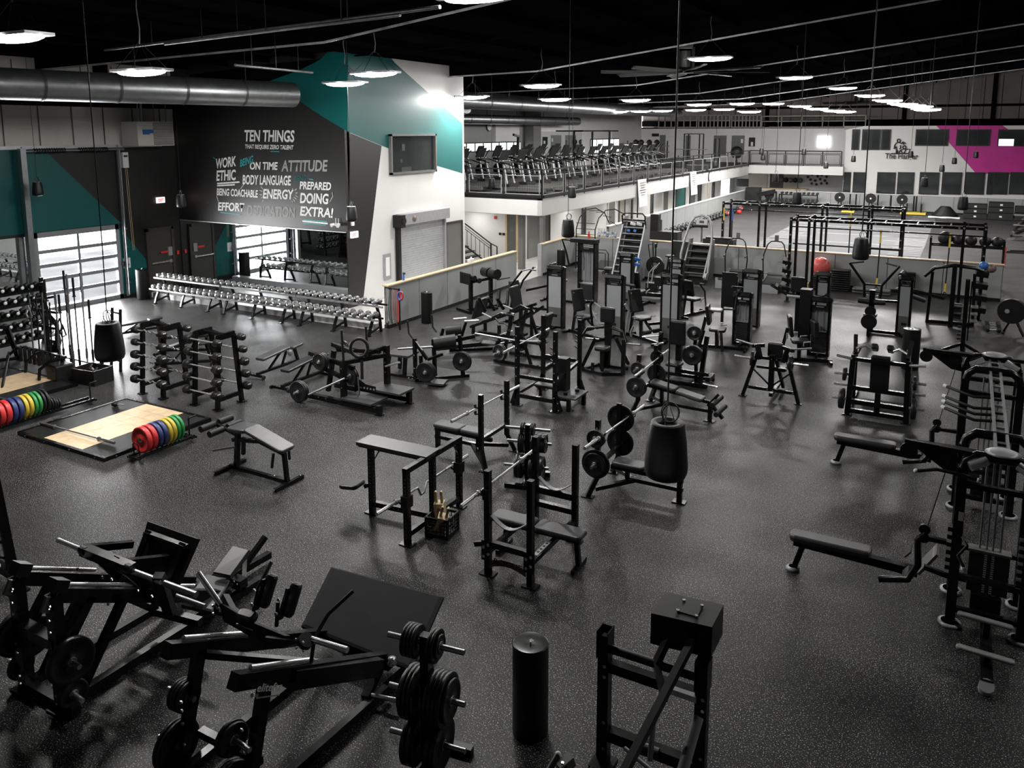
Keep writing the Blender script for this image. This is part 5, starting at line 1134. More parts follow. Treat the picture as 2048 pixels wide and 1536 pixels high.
# functional trainer standing left of the bench two: tall mast
# belt squat
t = pl('belt_squat', 'belt squat machine with a grey stepped platform and a hanging belt', 690, 812)
o_ = t.location
def L(px, py, z): return Vector(G(px, py, z))-o_
bars(t, 'base_rail', M_BLK, [((-.9, -.05, .1), (1.0, -.1, .1), .1), ((-.9, .75, .1), (1.0, .75, .1), .1)])
B().box((.42, .1, .2), (.78, .55, .035), (0, 0, 0)).out('lower_step', M_PADG, t); B().box((.72, .55, .32), (.85, .5, .04)).out('upper_platform', M_PADG, t)
bars(t, 'leg', M_BLK, [((.95, -.1, .02), (.95, -.1, .2), .09), ((1.05, .75, .02), (1.05, .75, .3), .09), ((-.3, .75, .02), (-.3, .75, .3), .09)]); feet(t, [(.95, -.1), (1.05, .75)], .16)
bars(t, 'upright', M_BLK, [((.0, -.02, .05), (.0, -.02, .95), .1), ((.5, .75, .05), (.5, .75, 1.15), .1), ((-.75, .35, .1), (-.55, .35, 1.0), .08)])
bars(t, 'lever_arm', M_BLK, [((-1.0, .1, .95), (.1, .2, .75), .08), ((-.9, .1, .75), (.1, .0, .55), .07), ((-.6, .5, .98), (.45, .6, 1.05), .08), ((.0, 0, .9), (.5, .75, .95), .08), ((-.55, .3, 1.15), (.0, .3, 1.05), .08)])
bars(t, 'top_tie', M_BLK, [((.05, .3, .92), (.5, .75, 1.12), .08)])
for x, y in ((.02, -.02), (.25, .45)): B().cyl((x, y, .95), (x-.03, y, 1.58), .026, 10).out('hand_post', M_RUB, t)
b = B(); b.tube([(.2+.14*cos(a*.3), .25+.1*cos(a*.3), 1.18+.19*sin(a*.3)) for a in range(21)], .035, 6, True); b.out('dip_belt', M_RUB, t)
B().bar((.22, .3, .98), (.3, .2, .55), .06, .02).out('belt_strap', M_BLKM, t)
b = B(); pts_ = [(.25, .15, .5), (.45, .1, .44), (.7, .12, .42)]
b.path(pts_, .02, .12); b.out('adjust_arm', M_BLK, t); bolts(t, [(.45+.08*i, .085, .43) for i in range(4)], .022)
B().tube([(.28, .1, .62), (.3, .1, .3), (.27, .08, .22)], .016, 6).out('chain', M_STEEL, t)
peg_plates(t, (-.95, -.2, .24), (0, -1, 0), [IR, IR, (.22, .03)], 'the near low peg of the belt squat', .24); peg_plates(t, (-.6, .1, .85), (0, -1, .0), [I3, I3, I3, (.17, .03)], 'the upper lever of the belt squat', .2)
peg_plates(t, (-.15, .5, .5), (-.2, -1, 0), [(.2, .04), (.2, .04)], 'the middle lever of the belt squat', .25); peg_plates(t, (-.55, .75, 1.0), (-.2, -1, 0), [(.13, .05)], 'the far lever of the belt squat', .2)
B().cyl((.5, .7, .72), (.85, .72, .85), .022, 10).out('peg', M_CHR, t); B().cyl((.1, -.1, .62), (-.5, -.5, .3), .02, 10).out('guide_rod', M_STEEL, t); bolts(t, [(.0, -.075, z) for z in (.2, .4, .6, .8)]+[(-.6+.2*i, -.105, .12) for i in range(6)]+[(.5, .695, z) for z in (.6, .8, 1.0)], .012)
# hip thrust
t = pl('hip_thrust_machine', 'hip thrust machine with a grey bench board and big plates on both ends', 840, 765)
B().box((-.75, .35, .48), (.62, .5, .05), (0, 0, .12)).out('bench_board', M_PADG, t); bars(t, 'bench_leg', M_BLK, [((-.95, .05, .02), (-.95, .15, .46), .07), ((-.5, .1, .02), (-.5, .15, .46), .07), ((-1.0, .6, .02), (-.95, .55, .46), .07)])
bars(t, 'base_rail', M_BLK, [((-.95, .05, .05), (-.2, .1, .05), .06), ((-.1, -.05, .05), (.75, .85, .05), .07), ((-.4, .3, .05), (.1, .1, .05), .06)])
bars(t, 'upright', M_BLK, [((-.15, .05, .05), (-.2, .1, .95), .07), ((.0, .05, .05), (.0, .05, .6), .06), ((.2, .3, .1), (.1, .4, .9), .07), ((.65, .75, .05), (.6, .7, 1.0), .07)])
bars(t, 'arm', M_BLK, [((-.2, .1, .9), (.1, .15, .5), .06), ((.1, .15, .5), (.35, .4, .6), .06), ((.05, .45, .75), (.85, .95, .95), .08)])
for q_ in ((-.25, .1, .95), (.12, .5, 1.05)): B().tube([q_, V(*q_)+V(-.1, 0, .1), V(*q_)+V(-.13, 0, .38)], .022, 8).out('hand_post', M_RUB, t)
B().cyl((-.55, -.05, .7), (.25, .45, .75), .025, 10).out('hip_bar', M_STEEL, t); B().cyl((.15, .35, .82), (.55, .62, .88), .15, 18).out('hip_roller', M_RUB, t); B().box((.42, .05, .06), (.4, .35, .04), (0, 0, .3)).out('foot_board', M_PADG, t)
peg_plates(t, (.22, -.0, .3), (.15, -1, 0), [IR, IR, (.22, .04)], 'the near end of the hip thrust machine', .2); peg_plates(t, (.68, .72, .42), (.15, -1, 0), [IR, (.22, .04)], 'the far end of the hip thrust machine', .16)
bolts(t, [(-.15, .0, z) for z in (.3, .6)]+[(.62, .7, z) for z in (.7, .85)]+[(-.3+.1*i, -.0, .06) for i in range(4)], .014)
# low T-bar style row
t = pl('lying_row_machine', 'low black lying row machine with a chest roller beside the hip thrust machine', 918, 710)
bars(t, 'spine', M_BLK, [((-.6, -.3, .15), (1.0, .9, .28), .1), ((-.35, .1, .05), (.75, .95, .05), .07)]); bars(t, 'post', M_BLK, [((-.5, -.2, .1), (-.4, -.1, .65), .08), ((.75, .7, .1), (.75, .7, .7), .07)])
B().cyl((-.35, -.05, .58), (-.02, .15, .62), .14, 18).out('chest_roller', M_RUB, t); B().cyl((-.25, .15, .85), (.05, .3, .88), .03, 10).cyl((.1, .1, .85), (.4, .3, .86), .03, 10).out('hand_grip', M_CHR, t); bars(t, 'grip_arm', M_BLK, [((0, .1, .4), (.1, .2, .85), .06)])
pads(t, 'foot_pad', (.62, .4, .3), (.35, .3, .04), (0, .1, .4), M_PADG); B().tube([(.45, .75, .82), (.6, .75, .86), (.75, .72, .75), (.95, .6, .8), (1.1, .55, .74)], .022, 8).out('handle_bar', M_BLKM, t)
for q_ in (((.75, .68, .45), (1.05, .85, .55)), ((.9, .5, .3), (1.3, .75, .4))): B().cyl(q_[0], q_[1], .022, 8).out('peg', M_CHR, t)
# half rack with four posts and step
RX, RY = -7.62, 13.86
t = combo(RX, RY, .85, 1.15, 1.62, 'black four-post squat stand with a small step platform, centre of the room')
for px_, py_, sx in ((0, 0, -1), (.85, 0, 1), (.85, 1.15, 1), (0, 1.15, -1)):
    B().bar((px_, py_, .35), (px_+sx*.12, py_, .02), .075).out('splayed_foot', M_BLK, t)
    for k in range(3): B().bar((px_-sx*.04, py_, 1.02+k*.12), (px_-sx*.11, py_, 1.06+k*.12), .04, .02).out('bar_hook', M_BLKM, t)
bars(t, 'crossbeam', M_BLK, [((0, 0, .62), (.85, 0, .62), .07), ((0, 0, .22), (.85, 0, .22), .08), ((0, 1.15, .75), (.85, 1.15, .75), .07), ((.85, 0, .62), (.85, 1.15, .75), .06), ((0, 0, .25), (0, 1.15, .25), .06), ((.85, .0, .2), (.85, 1.15, .2), .06)])
bars(t, 'column', M_BLKM, [((.8, .5, .1), (.8, .5, .98), .2)]); B().box((1.02, .35, .3), (.5, .62, .03), (0, .0, .0)).out('step_platform', M_PADG, t); bars(t, 'step_leg', M_BLK, [((1.1, .1, .02), (1.1, .1, .29), .07), ((1.2, .6, .02), (1.2, .6, .29), .07)])
for q_ in ((.98, .2), (1.1, .5)): B().cyl((*q_, .31), (*q_, .37), .045, 12).out('cup', M_BLKM, t)
bolts(t, [(.0, -.038, z) for z in (.4, .62, .8, 1.0, 1.2, 1.45)]+[(.85, -.038, z) for z in (.3, .62, .8, 1.0, 1.2, 1.45)]+[(.95, -.04, .06), (.93, -.04, .2)], .014)
barbell((RX-.1, RY+.62, 1.2), (-.04, 1, 0), 2.15, 'chrome barbell racked on the left posts of the four-post squat stand', 'chrome barbells on racks')
t = T('small_stool', 'small low black bench inside the four-post squat stand', 'stool', (RX+.45, RY+.45, 0)); pads(t, 'seat_pad', (0, 0, .36), (.5, .26, .06)); bars(t, 'leg', M_BLK, [((-.15, 0, .02), (-.15, 0, .34), .05), ((.15, 0, .02), (.15, 0, .34), .05)])
# ================================================================== DOUBLE CABLE TOWER
t = T('cable_tower', 'large black glossy double cable tower with two weight stack frames, at the right edge', 'cable machine', (.2, 9.75, 0))
def leaning(y, h, x0=0., x1=.68):
    for x in (x0, x1):
        B().bar((x, y, .02), (x, y, h-.15), .1, .12).out('tower_post', M_BLK, t)
        b = B(); b.lathe([(.09, 0), (.12, .0), (.12, .03), (.09, .04)], (x, y, 0), n=20); b.out('foot_ring', M_SILV, t)
    B().tube([(x0, y, h-.2), (x0+.03, y, h-.07), (x0+.12, y, h), (x1-.12, y, h), (x1-.03, y, h-.07), (x1, y, h-.2)], .055, 10).out('arched_top', M_BLK, t)
    bars(t, 'cross_tube', M_BLK, [((x0, y, .6), (x1, y, .6), .05), ((x0, y, .2), (x1, y, .2), .06), ((x0, y, h-.35), (x1, y, h-.35), .06)])
leaning(0, 2.02); leaning(3.95, 2.15); leaning(.75, 2.02); leaning(3.3, 2.12)
B().bar((.3, 0, 2.02), (.3, 3.95, 2.12), .03, .06).out('bridge_rail', M_CHR, t); B().bar((.42, 0, 2.02), (.42, 3.95, 2.12), .03, .06).out('bridge_rail', M_CHR, t)
for i in range(14): B().box((.36, .2+i*.27, 2.02+i*.007), (.1, .05, .03)).out('bridge_rung', M_STEEL if i % 3 == 0 else M_BLKM, t)
for i, y in enumerate((1.3, 1.55, 1.8, 2.3)):
    B().tube([(.3, y, 2.02), (.1, y, 2.0), (-.1, y+.12, 2.02), (-.22, y+.25, 2.02)], .02, 8).out('pull_up_grip', M_BLKM, t); B().cyl((-.22, y+.25, 2.02), (-.26, y+.29, 2.02), .026, 8).out('grip_cap', M_PAPER, t)
for y, h in ((.05, 2.06), (3.9, 2.2)):
    B().lathe([(.0, 0), (.12, 0), (.17, .015), (.12, .035), (.0, .04)], (.36, y, h-.0), n=24).out('top_disc', M_SILV, t)
    for s in (-1, 1):
        B().poly([(.36+s*.1, y-.06, h-.02), (.36+s*.35, y-.08, h-.0), (.36+s*.95, y-.02, h+.0), (.36+s*.95, y+.03, h+.0), (.36+s*.4, y+.1, h-.02), (.36+s*.1, y+.08, h-.02)], (0, 0, -.05)).out('wing_arm', M_BLK, t)
        B().poly([(.36+s*.9, y, h-.04), (.36+s*.45, y, h-.04), (.36+s*.4, y, h-.3), (.36+s*.55, y, h-.28)], (0, .03, 0)).out('wing_gusset', M_BLK, t)
        for k, xx in enumerate((.5, .9)): B().cyl((.36+s*xx, y-.03, h-.12), (.36+s*xx, y+.0, h-.12), .09, 20).out('pulley', M_BLKM, t)
        B().cyl((.36+s*.14, y-.1, h-.06), (.36+s*.3, y-.16, h-.14), .05, 10).out('pivot_boss', M_CHR, t)
for yy in (.35, 3.6):
    for k in range(18): B().box((.34, yy, .32+k*.026), (.4, .12, .022)).out('stack_plate', M_STACK, t)
    B().box((.34, yy, .80), (.42, .14, .03)).out('top_plate', M_GREYD, t)
    b = B()
    for k in range(18):
        for s in (-1, 1): b.box((.34+s*.035, yy-.062, .325+k*.026), (.028, .003, .012))
    b.out('weight_number', M_PAPER, t, kind='stuff')
    for s in (-.1, -.03, .03, .1): B().cyl((.34+s, yy, .1), (.34+s, yy, 1.95), .012, 8).out('guide_rod', M_STEEL, t)
    B().box((.34, yy, .18), (.3, .2, .22)).out('stack_base', M_BLKM, t)
for x in (0, .68):
    B().tube([(x+.05, -.1, 1.1), (x+.1, -.18, 1.05), (x+.02, -.25, .95), (x+.08, -.28, .85)], .018, 8).out('d_handle', M_BLKM, t); B().cyl((x+.08, -.28, .85), (x+.08, -.28, .82), .025, 8).out('grip_cap', M_PAPER, t)
    for k in range(7): B().box((x-.07, -.0, .6+k*.09), (.05, .1, .05)).out('height_notch', M_BLKM, t)
    B().box((x+.02, -.065, 1.32), (.05, .006, .1)).out('warning_label', M_PAPER, t)
B().tube([(-.45, -.15, 1.78), (-.25, -.15, 1.84), (0.0, -.15, 1.83), (.15, -.15, 1.8)], .02, 8).out('lat_bar', M_BLKM, t)
for e in ((-.45, -.15, 1.78), (.15, -.15, 1.8)): B().sph(e, .026, 8, 6).out('grip_cap', M_PAPER, t)
for y in (.02, 3.9):        # side arms carrying the low pulleys
    bars(t, 'pulley_arm', M_BLK, [((-.02, y, .95), (-.3, y, .95), .05), ((-.02, y, .55), (-.3, y, .6), .05)])
    B().tube([(-.3, y, 1.0), (-.38, y, .9), (-.36, y, .6), (-.45, y, .4), (-.75, y, .32)], .04, 8).out('curved_neck', M_BLK, t)
    for z in (1.05, .95): B().cyl((-.32, y-.02, z), (-.32, y+.02, z), .06, 14).out('pulley', M_BLKM, t)
    B().cyl((-.3, y, 1.05), (-.12, y, 2.0), .006, 6).out('steel_cable', M_BLKM, t)
B().bar((.34, -.05, .12), (.34, -1.15, .1), .11).out('seat_rail', M_BLK, t)
B().cyl((.34, -1.1, .02), (.34, -1.18, .12), .07, 16).out('rail_foot', M_SILV, t)
for y in (-.35, -.85): B().pad((.32, y, .34 if y > -.5 else .25), (.52, .13, .03), (-.25, 0, -.06), .3).out('foot_rest', mat('worn_grey_grip', (.17, .17, .17), .6, noise=(60, .3)), t)
bars(t, 'rest_bracket', M_BLK, [((.34, -.35, .12), (.34, -.35, .33), .06), ((.34, -.85, .12), (.34, -.85, .24), .06)])
def row_bench(x, y, label):
    t = T('rowing_bench', label, 'bench', (x, y, 0))
    B().pad((.42, 0, .47), (.95, .24, .085), (0, 0, 0), .35).out('seat_pad', M_PADG, t); bars(t, 'rail', M_BLK, [((0, 0, .4), (1.4, 0, .36), .1)])
    B().bar((.12, 0, .4), (.02, 0, .05), .07).out('leg', M_BLK, t); B().lathe([(.06, 0), (.085, .0), (.085, .03), (.05, .05)], (.0, 0, 0), n=16).out('foot_ring', M_SILV, t)
    B().box((1.28, .2, .5), (.1, .22, .015), (0, -.9, 0)).box((1.28, -.2, .42), (.1, .22, .015), (0, -.9, 0)).out('foot_wing', M_BLKM, t)
    B().box((1.5, .0, .55), (.03, .3, .34), (0, .55, 0)).out('foot_plate', M_GREYD, t)
    b = B()
    for i in range(5):
        for k in range(6): b.box((1.5-.014+.0+(i-2)*.06*.52, -.12+k*.048, .55+(i-2)*.06*.85), (.006, .03, .03), (0, .55, 0))
    b.out('grip_tread', M_SILV, t, kind='stuff')
row_bench(-1.56, 10.08, 'low rowing seat with a grey pad reaching left from the front cable frame')
row_bench(-1.56, 13.9, 'low rowing seat with a grey pad reaching left from the rear cable frame')
# slim mast stand
t = T('cable_column', 'slim black cable column on splayed feet, seen edge-on beyond the tower', 'cable machine', (.22, 22.75, 0))
bars(t, 'column', M_BLK, [((0, 0, .05), (0, 0, 1.85), .1, .2), ((.09, .05, .3), (.09, .05, 1.8), .03, .1)]); bars(t, 'splayed_foot', M_BLK, [((0, -.1, .25), (-.45, -.1, .02), .07), ((0, -.1, .25), (.42, -.1, .02), .07), ((-.0, .1, .05), (0, .9, .05), .08)])
for k in range(5): B().box((-.1, -.05, .35+k*.1), (.08, .05, .04)).out('height_notch', M_BLKM, t)
# ================================================================== FOREGROUND MACHINES
def slab(t, name, pts, th, m, n=None):
    """padded slab from four pixel corners with heights, thickness th below"""
    q = [G(*p)-t.location for p in pts]; nn = n or (q[1]-q[0]).cross(q[2]-q[1]).normalized()
    if nn.z < 0: nn = -nn
    c = sum(q, Vector())/len(q); b = B(); k = len(q)
    top = [c+(p-c)*.94 for p in q]; mid = [p-nn*th*.3 for p in q]; bot = [p-nn*th for p in q]
    b.add(top+mid+bot, [tuple(range(k))]+[(i, (i+1) % k, (i+1) % k+k, i+k) for i in range(k)]+[(i+k, (i+1) % k+k, (i+1) % k+2*k, i+2*k) for i in range(k)]+[tuple(range(3*k-1, 2*k-1, -1))])
    return b.out(name, m, t)
# ---- angled leg press at the bottom left
t = T('leg_press', 'large black angled leg press with chrome rods and bare plate horns, bottom left', 'exercise machine', (-7.5, 4.1, 0), 0, 'foreground plate-loaded machines')
o_ = t.location.copy()
def W(x, y, z): return Vector((x, y, z))-o_
xs = (-7.8, -7.2)
for x in xs:
    B().bar(W(x, 4.05, .02), W(x, 4.05, 1.2), .13, .1).out('rear_post', M_BLK, t); B().box(W(x, 4.05, .01), (.26, .2, .02)).out('foot_plate', M_BLK, t)
    B().bar(W(x, 4.05, 1.2), W(x, 6.05, .12), .09, .13).out('guide_rail', M_BLK, t)
    B().cyl(W(x, 4.1, 1.28), W(x, 4.85, .88), .022, 12).cyl(W(x, 5.1, .74), W(x, 5.6, .48), .022, 12).out('chrome_rod', M_CHR, t)
    B().box(W(x, 4.1, 1.27), (.14, .14, .12), (-.5, 0, 0)).out('rod_clamp', M_BLKM, t); B().box(W(x+.02, 4.0, 1.13), (.03, .14, .14), (-.5, 0, 0)).out('rail_end', M_GREYD, t)
    B().bar(W(x, 4.05, .55), W(x, 4.4, 1.0), .09).out('gusset', M_BLK, t); B().bar(W(x, 4.2, .05), W(x+.08, 4.7, .85), .09, .07).out('brace', M_BLK, t)
    B().bar(W(x, 4.0, .06), W(x, 6.6, .06), .09, .08).out('base_rail', M_BLK, t)
    bolts(t, [W(x+k, 3.985, z) for k, z in ((-.02, 1.12), (.03, 1.1), (.05, 1.13), (.02, .98), (.02, .86), (.02, .55), (.02, .45), (.02, .2), (.02, .12))], .016)
bars(t, 'cross_tube', M_BLK, [(W(-7.8, 4.05, .7), W(-7.2, 4.05, .7), .12, .1), (W(-7.85, 4.05, .06), W(-7.0, 4.05, .06), .09), (W(-7.8, 5.1, .5), W(-7.2, 5.1, .5), .09), (W(-7.8, 6.05, .1), W(-7.2, 6.05, .1), .08)])
# carriage
for x in (-7.66, -7.2): B().bar(W(x, 4.68, 1.24), W(x+.02, 5.0, .78), .09, .08).out('carriage_side', M_BLK, t)
for x in (-7.75, -7.15): B().bar(W(x, 4.72, 1.2), W(x+.1, 5.2, 1.05), .07).out('plate_arm', M_BLK, t)
B().bar(W(-7.7, 4.68, 1.22), W(-6.95, 4.7, 1.2), .1, .1).out('carriage_beam', M_BLK, t)
for s, x0, x1 in ((-1, -7.62, -8.08), (1, -6.98, -6.05)):
    B().cyl(W(x0, 4.66, 1.23), W(x0+s*.08, 4.66, 1.23), .045, 14).out('horn_collar', M_BLKM, t)
B().cyl(W(-7.68, 4.66, 1.23), W(-8.1, 4.66, 1.23), .026, 16).out('plate_horn', M_CHR, t); B().cyl(W(-6.95, 4.68, 1.2), W(-6.5, 4.69, 1.2), .028, 16).out('plate_horn', M_CHR, t); B().cyl(W(-6.45, 4.69, 1.2), W(-6.02, 4.7, 1.2), .03, 16).out('plate_horn', M_STEEL, t)
B().bar(W(-6.55, 4.7, 1.25), W(-6.62, 4.85, .75), .1, .08).out('carriage_side', M_BLK, t)
b = B(); P0 = [W(-7.62, 5.38, 1.24), W(-6.83, 5.38, 1.24), W(-6.9, 5.0, .62), W(-7.5, 5.0, .62)]
b.poly(P0, (0, .05, -.03)); b.out('foot_plate', M_BLKM, t)
for x in (-7.5, -6.95): B().bar(W(x, 5.3, 1.2), W(x, 5.0, .7), .07, .03).out('plate_rib', M_BLK, t)
B().bar(W(-7.55, 5.3, 1.17), W(-6.9, 5.3, 1.17), .06, .03).out('plate_rib', M_BLK, t)
bolts(t, [W(-7.55, 5.28, 1.15), W(-6.95, 5.28, 1.15), W(-7.0, 5.2, .95), W(-7.5, 5.1, .9)], .018)
bolts(t, [W(x, y-.05, z) for x, y, z in ((-7.6, 4.6, 1.1), (-7.2, 4.6, 1.12), (-7.05, 4.6, 1.14), (-7.1, 4.9, .85), (-6.95, 4.95, .8), (-6.8, 5.05, .7), (-6.7, 5.0, .75), (-7.3, 4.7, .75))], .018)
B().cyl(W(-7.3, 5.2, .62), W(-6.6, 5.25, .6), .03, 10).out('shock_absorber', M_STEEL, t); B().bar(W(-7.4, 5.2, .35), W(-6.75, 5.3, .35), .08).out('cross_tube', M_BLK, t)
for z, r_ in ((.55, [(.225, .06)]), (.2, [(.14, .035)])):
    for s, x in ((-1, -7.88), (1, -7.12)):
        B().cyl(W(x, 4.08, z), W(x+s*.22, 4.06, z), .024, 12).out('storage_peg', M_CHR, t)
        plates((x+s*.03, 4.08, z), (s, -.08, 0), r_, 'thick black plate on the %s peg, %s side of the big leg press' % ('upper' if z > .4 else 'lower', 'left' if s < 0 else 'right'), 'plates on the near leg press')
plates((-7.92, 4.25, .42), (-1, -.1, 0), [(.2, .05)], 'black plate leaning behind the left post of the big leg press', 'plates on the near leg press')
slab(t, 'seat_pad', [(362, 1206, .26), (423, 1221, .26), (461, 1159, .26), (414, 1146, .26)], .06, M_PADG)
slab(t, 'back_pad', [(425, 1145, .36), (460, 1152, .36), (499, 1099, .52), (466, 1090, .52)], .06, M_PADG)
bars(t, 'seat_frame', M_BLK, [(W(-7.5, 5.9, .12), W(-7.5, 7.0, .1), .08), (W(-7.5, 6.5, .1), W(-7.45, 6.9, .4), .06), (W(-7.1, 6.2, .15), W(-7.5, 6.6, .2), .05)])
q = G(478, 1165, .2)-o_; B().cyl(q+V(-.25, -.2, -.05), q, .03, 10).out('adjust_rod', M_CHR, t); B().cyl(G(466, 1148, .25)-o_, G(484, 1120, .38)-o_, .012, 8).out('seat_lever', M_SILV, t); b = B(); b.box(q, (.16, .12, .12)); b.out('seat_bracket', M_BLKM, t); bolts(t, [q+V(.05, -.07, .03), q+V(-.04, -.07, -.03), q+V(.0, -.07, .05)], .014)
# ---- plate-loaded hack squat beside it
t = T('hack_squat', 'black hack squat machine with upright shoulder pads, chrome horns and a wide foot board', 'exercise machine', (-5.2, 4.3, 0), 0, 'foreground plate-loaded machines')
o_ = t.location.copy()
for x in (-5.58, -4.78):
    B().bar(W(x, 4.02, 1.19), W(x, 5.95, .2), .1, .13).out('guide_rail', M_BLK, t)
    B().bar(W(x, 4.35, 1.0), W(x-.02, 4.1, .02), .09).out('rear_leg', M_BLK, t)
    B().cyl(W(x, 4.2, 1.2), W(x, 4.9, .84), .022, 12).out('chrome_rod', M_CHR, t)
B().bar(W(-5.5, 3.9, .05), W(-5.5, 5.6, .05), .08).out('base_rail', M_BLK, t); B().bar(W(-4.72, 3.9, .05), W(-4.6, 6.5, .06), .08).out('base_rail', M_BLK, t)
bars(t, 'cross_tube', M_BLK, [(W(-5.5, 4.25, .3), W(-4.78, 4.25, .3), .07), (W(-5.5, 5.9, .18), W(-4.7, 5.9, .18), .08), (W(-4.7, 5.5, .08), W(-4.95, 6.4, .3), .08)])
# yoke
B().poly([W(-5.75, 4.72, 1.2), W(-5.62, 4.66, 1.08), W(-5.3, 4.66, 1.04), W(-4.95, 4.68, 1.02), W(-4.72, 4.75, 1.12), W(-4.72, 4.78, 1.17), W(-4.95, 4.75, 1.1), W(-5.3, 4.72, 1.13), W(-5.62, 4.74, 1.18), W(-5.75, 4.78, 1.25)], (0, .07, -.04)).out('yoke', M_BLKM, t)
b = B(); b.box(W(-5.35, 4.66, 1.11), (.2, .01, .012)); b.out('yoke_slot', M_SILV, t)
B().cyl(W(-5.72, 4.72, 1.18), W(-6.0, 4.72, 1.42), .027, 16).out('plate_horn', M_CHR, t); B().cyl(W(-4.72, 4.78, 1.14), W(-4.28, 4.8, 1.16), .027, 16).out('plate_horn', M_CHR, t)
for x in (-5.73, -4.7): B().cyl(W(x, 4.73, 1.13), W(x+.03, 4.73, 1.17), .07, 16).out('horn_flange', M_BLKM, t); bolts(t, [W(x+a*.04, 4.68, 1.14+b_*.04) for a in (-1, 1) for b_ in (-1, 1)], .012)
for x in (-5.33, -5.03):
    B().pad(W(x+.02, 4.92, 1.34), (.1, .1, .3), (-.35, .18, .2), .4).out('shoulder_pad', M_PAD, t); B().box(W(x-.02, 4.86, 1.32), (.02, .09, .28), (-.35, .18, .2)).out('pad_bracket', M_BLKM, t)
    bolts(t, [W(x-.01, 4.79, 1.4), W(x-.05, 4.79, 1.25)], .018)
B().pad(W(-5.38, 4.72, 1.17), (.2, .12, .08), (.2, 0, .1), .4).out('head_pad', M_PAD, t)
for x, dx in ((-5.45, -.02), (-4.7, .08)): B().tube([W(x, 4.8, .9), W(x, 4.85, 1.1), W(x+dx, 4.95, 1.3), W(x+dx*2.5, 5.15, 1.45)], .018, 8).out('release_handle', M_RUB, t)
B().tube([W(-5.12, 4.82, 1.1), W(-5.12, 4.85, 1.32)], .018, 8).out('release_handle', M_RUB, t)
B().bar(W(-5.5, 4.35, .98), W(-4.7, 5.55, .38), .06).out('inner_link', M_BLK, t); B().bar(W(-4.76, 4.6, .85), W(-4.7, 5.7, .3), .12, .16).out('side_plate', M_BLK, t)
letters('elitefts', W(-4.70, 4.18, 1.02), (-.0, .84, -.5), (0, .3, .9), .3, .07, M_CHALK, t, .15, .02)
b = B(); b.box(W(-4.705, 4.3, .9), (.004, .28, .01), (-.5, 0, 0)); b.out('decal_line', M_CHALKG, t)
bolts(t, [W(-4.73, y, z) for y, z in ((4.15, 1.0), (4.2, .97), (4.7, .85), (5.0, .66), (5.3, .5), (5.5, .42))], .016, (1, 0, 0))
slab(t, 'foot_board', [(662, 1132, .5), (887, 1192, .5), (822, 1338, .28), (602, 1250, .28)], .045, mat('black_board_plate', (.010, .010, .011), .8, noise=(5, .12), spec=.25))
bars(t, 'board_post', M_BLK, [(W(-4.75, 6.3, .05), W(-4.75, 6.3, .3), .07), (W(-5.6, 6.3, .05), W(-5.6, 6.3, .3), .07), (W(-5.2, 5.9, .2), W(-5.2, 6.5, .35), .08)])
B().cyl(W(-4.66, 5.55, .1), W(-4.35, 5.6, .12), .022, 10).out('band_peg', M_CHR, t); b = B(); b.lathe([(.0, 0), (.05, 0), (.03, .03), (.04, .06), (.0, .07)], W(-4.6, 5.8, .3), n=12); b.out('adjust_knob', M_CHR, t)
for x, y, z, sp_, d, nm in ((-5.58, 4.22, .62, [(.135, .03), (.14, .03), (.14, .03), (.14, .03)], (-1, -.05, 0), 'upper left'), (-5.62, 4.12, .2, [(.225, .04), (.225, .04)], (-1, -.05, 0), 'lower left'),
                           (-4.98, 4.12, .55, [(.15, .035), (.14, .03)], (1, -.1, 0), 'upper right'), (-4.98, 4.05, .18, [(.2, .04), (.2, .04)], (1, -.05, 0), 'lower right')):
    dd = Vector(d).normalized(); B().cyl(W(x, y, z)-dd*.06, W(x, y, z)+dd*.26, .024, 12).out('storage_peg', M_STEEL, t)
    plates((x, y, z), d, sp_, 'ribbed black iron plate on the %s peg of the hack squat' % nm, 'plates on the hack squat')
bolts(t, [W(-5.5, 4.08, z) for z in (.3, .5, .62, .7)]+[W(-4.8, 4.1, z) for z in (.3, .5, .7)], .016)
# ---- pendulum squat, bottom right of centre
t = T('pendulum_machine', 'black pendulum squat frame with a bolted counterweight box, bottom right of centre', 'exercise machine', (-1.98, 5.95, 0), 0, 'foreground plate-loaded machines')
o_ = t.location.copy()
for x in (-2.41, -1.56):
    B().bar(W(x, 5.95, .02), W(x, 5.95, 1.25), .1, .09).out('upright', M_BLK, t); B().box(W(x, 5.95, .01), (.2, .2, .02)).out('foot_plate', M_BLK, t)
    for dx, dy, w_, d_ in ((-.05, 0, .008, .14), (.05, 0, .008, .14)): B().box(W(x+dx, 5.95, 1.17), (w_, d_, .26)).out('bearing_plate', M_BLK, t)
    B().box(W(x, 6.0, 1.17), (.1, .008, .26)).out('bearing_plate', M_BLK, t); B().cyl(W(x-.03, 5.95, 1.2), W(x+.03, 5.95, 1.2), .03, 10).out('bearing', M_STEEL, t)
    bolts(t, [W(x+.02, 5.9, z) for z in (.98, .88, .45, .2)], .016)
    B().bar(W(x, 5.9, .05), W(x, 4.0, .05), .09, .08).out('base_rail', M_BLK, t)
B().cyl(W(-2.36, 5.95, 1.12), W(-1.6, 5.95, 1.12), .036, 16).out('pivot_tube', M_BLKM, t)
bars(t, 'cross_tube', M_BLK, [(W(-2.41, 5.97, .95), W(-1.56, 5.97, .95), .08, .09), (W(-2.41, 5.97, .3), W(-1.56, 5.97, .3), .09, .1)])
B().box(W(-1.72, 5.9, .97), (.26, .05, .05)).out('stop_bracket', M_CHR, t); B().cyl(W(-2.05, 5.92, .32), W(-1.9, 5.92, .32), .05, 14).out('bumper_sleeve', M_BLKM, t)
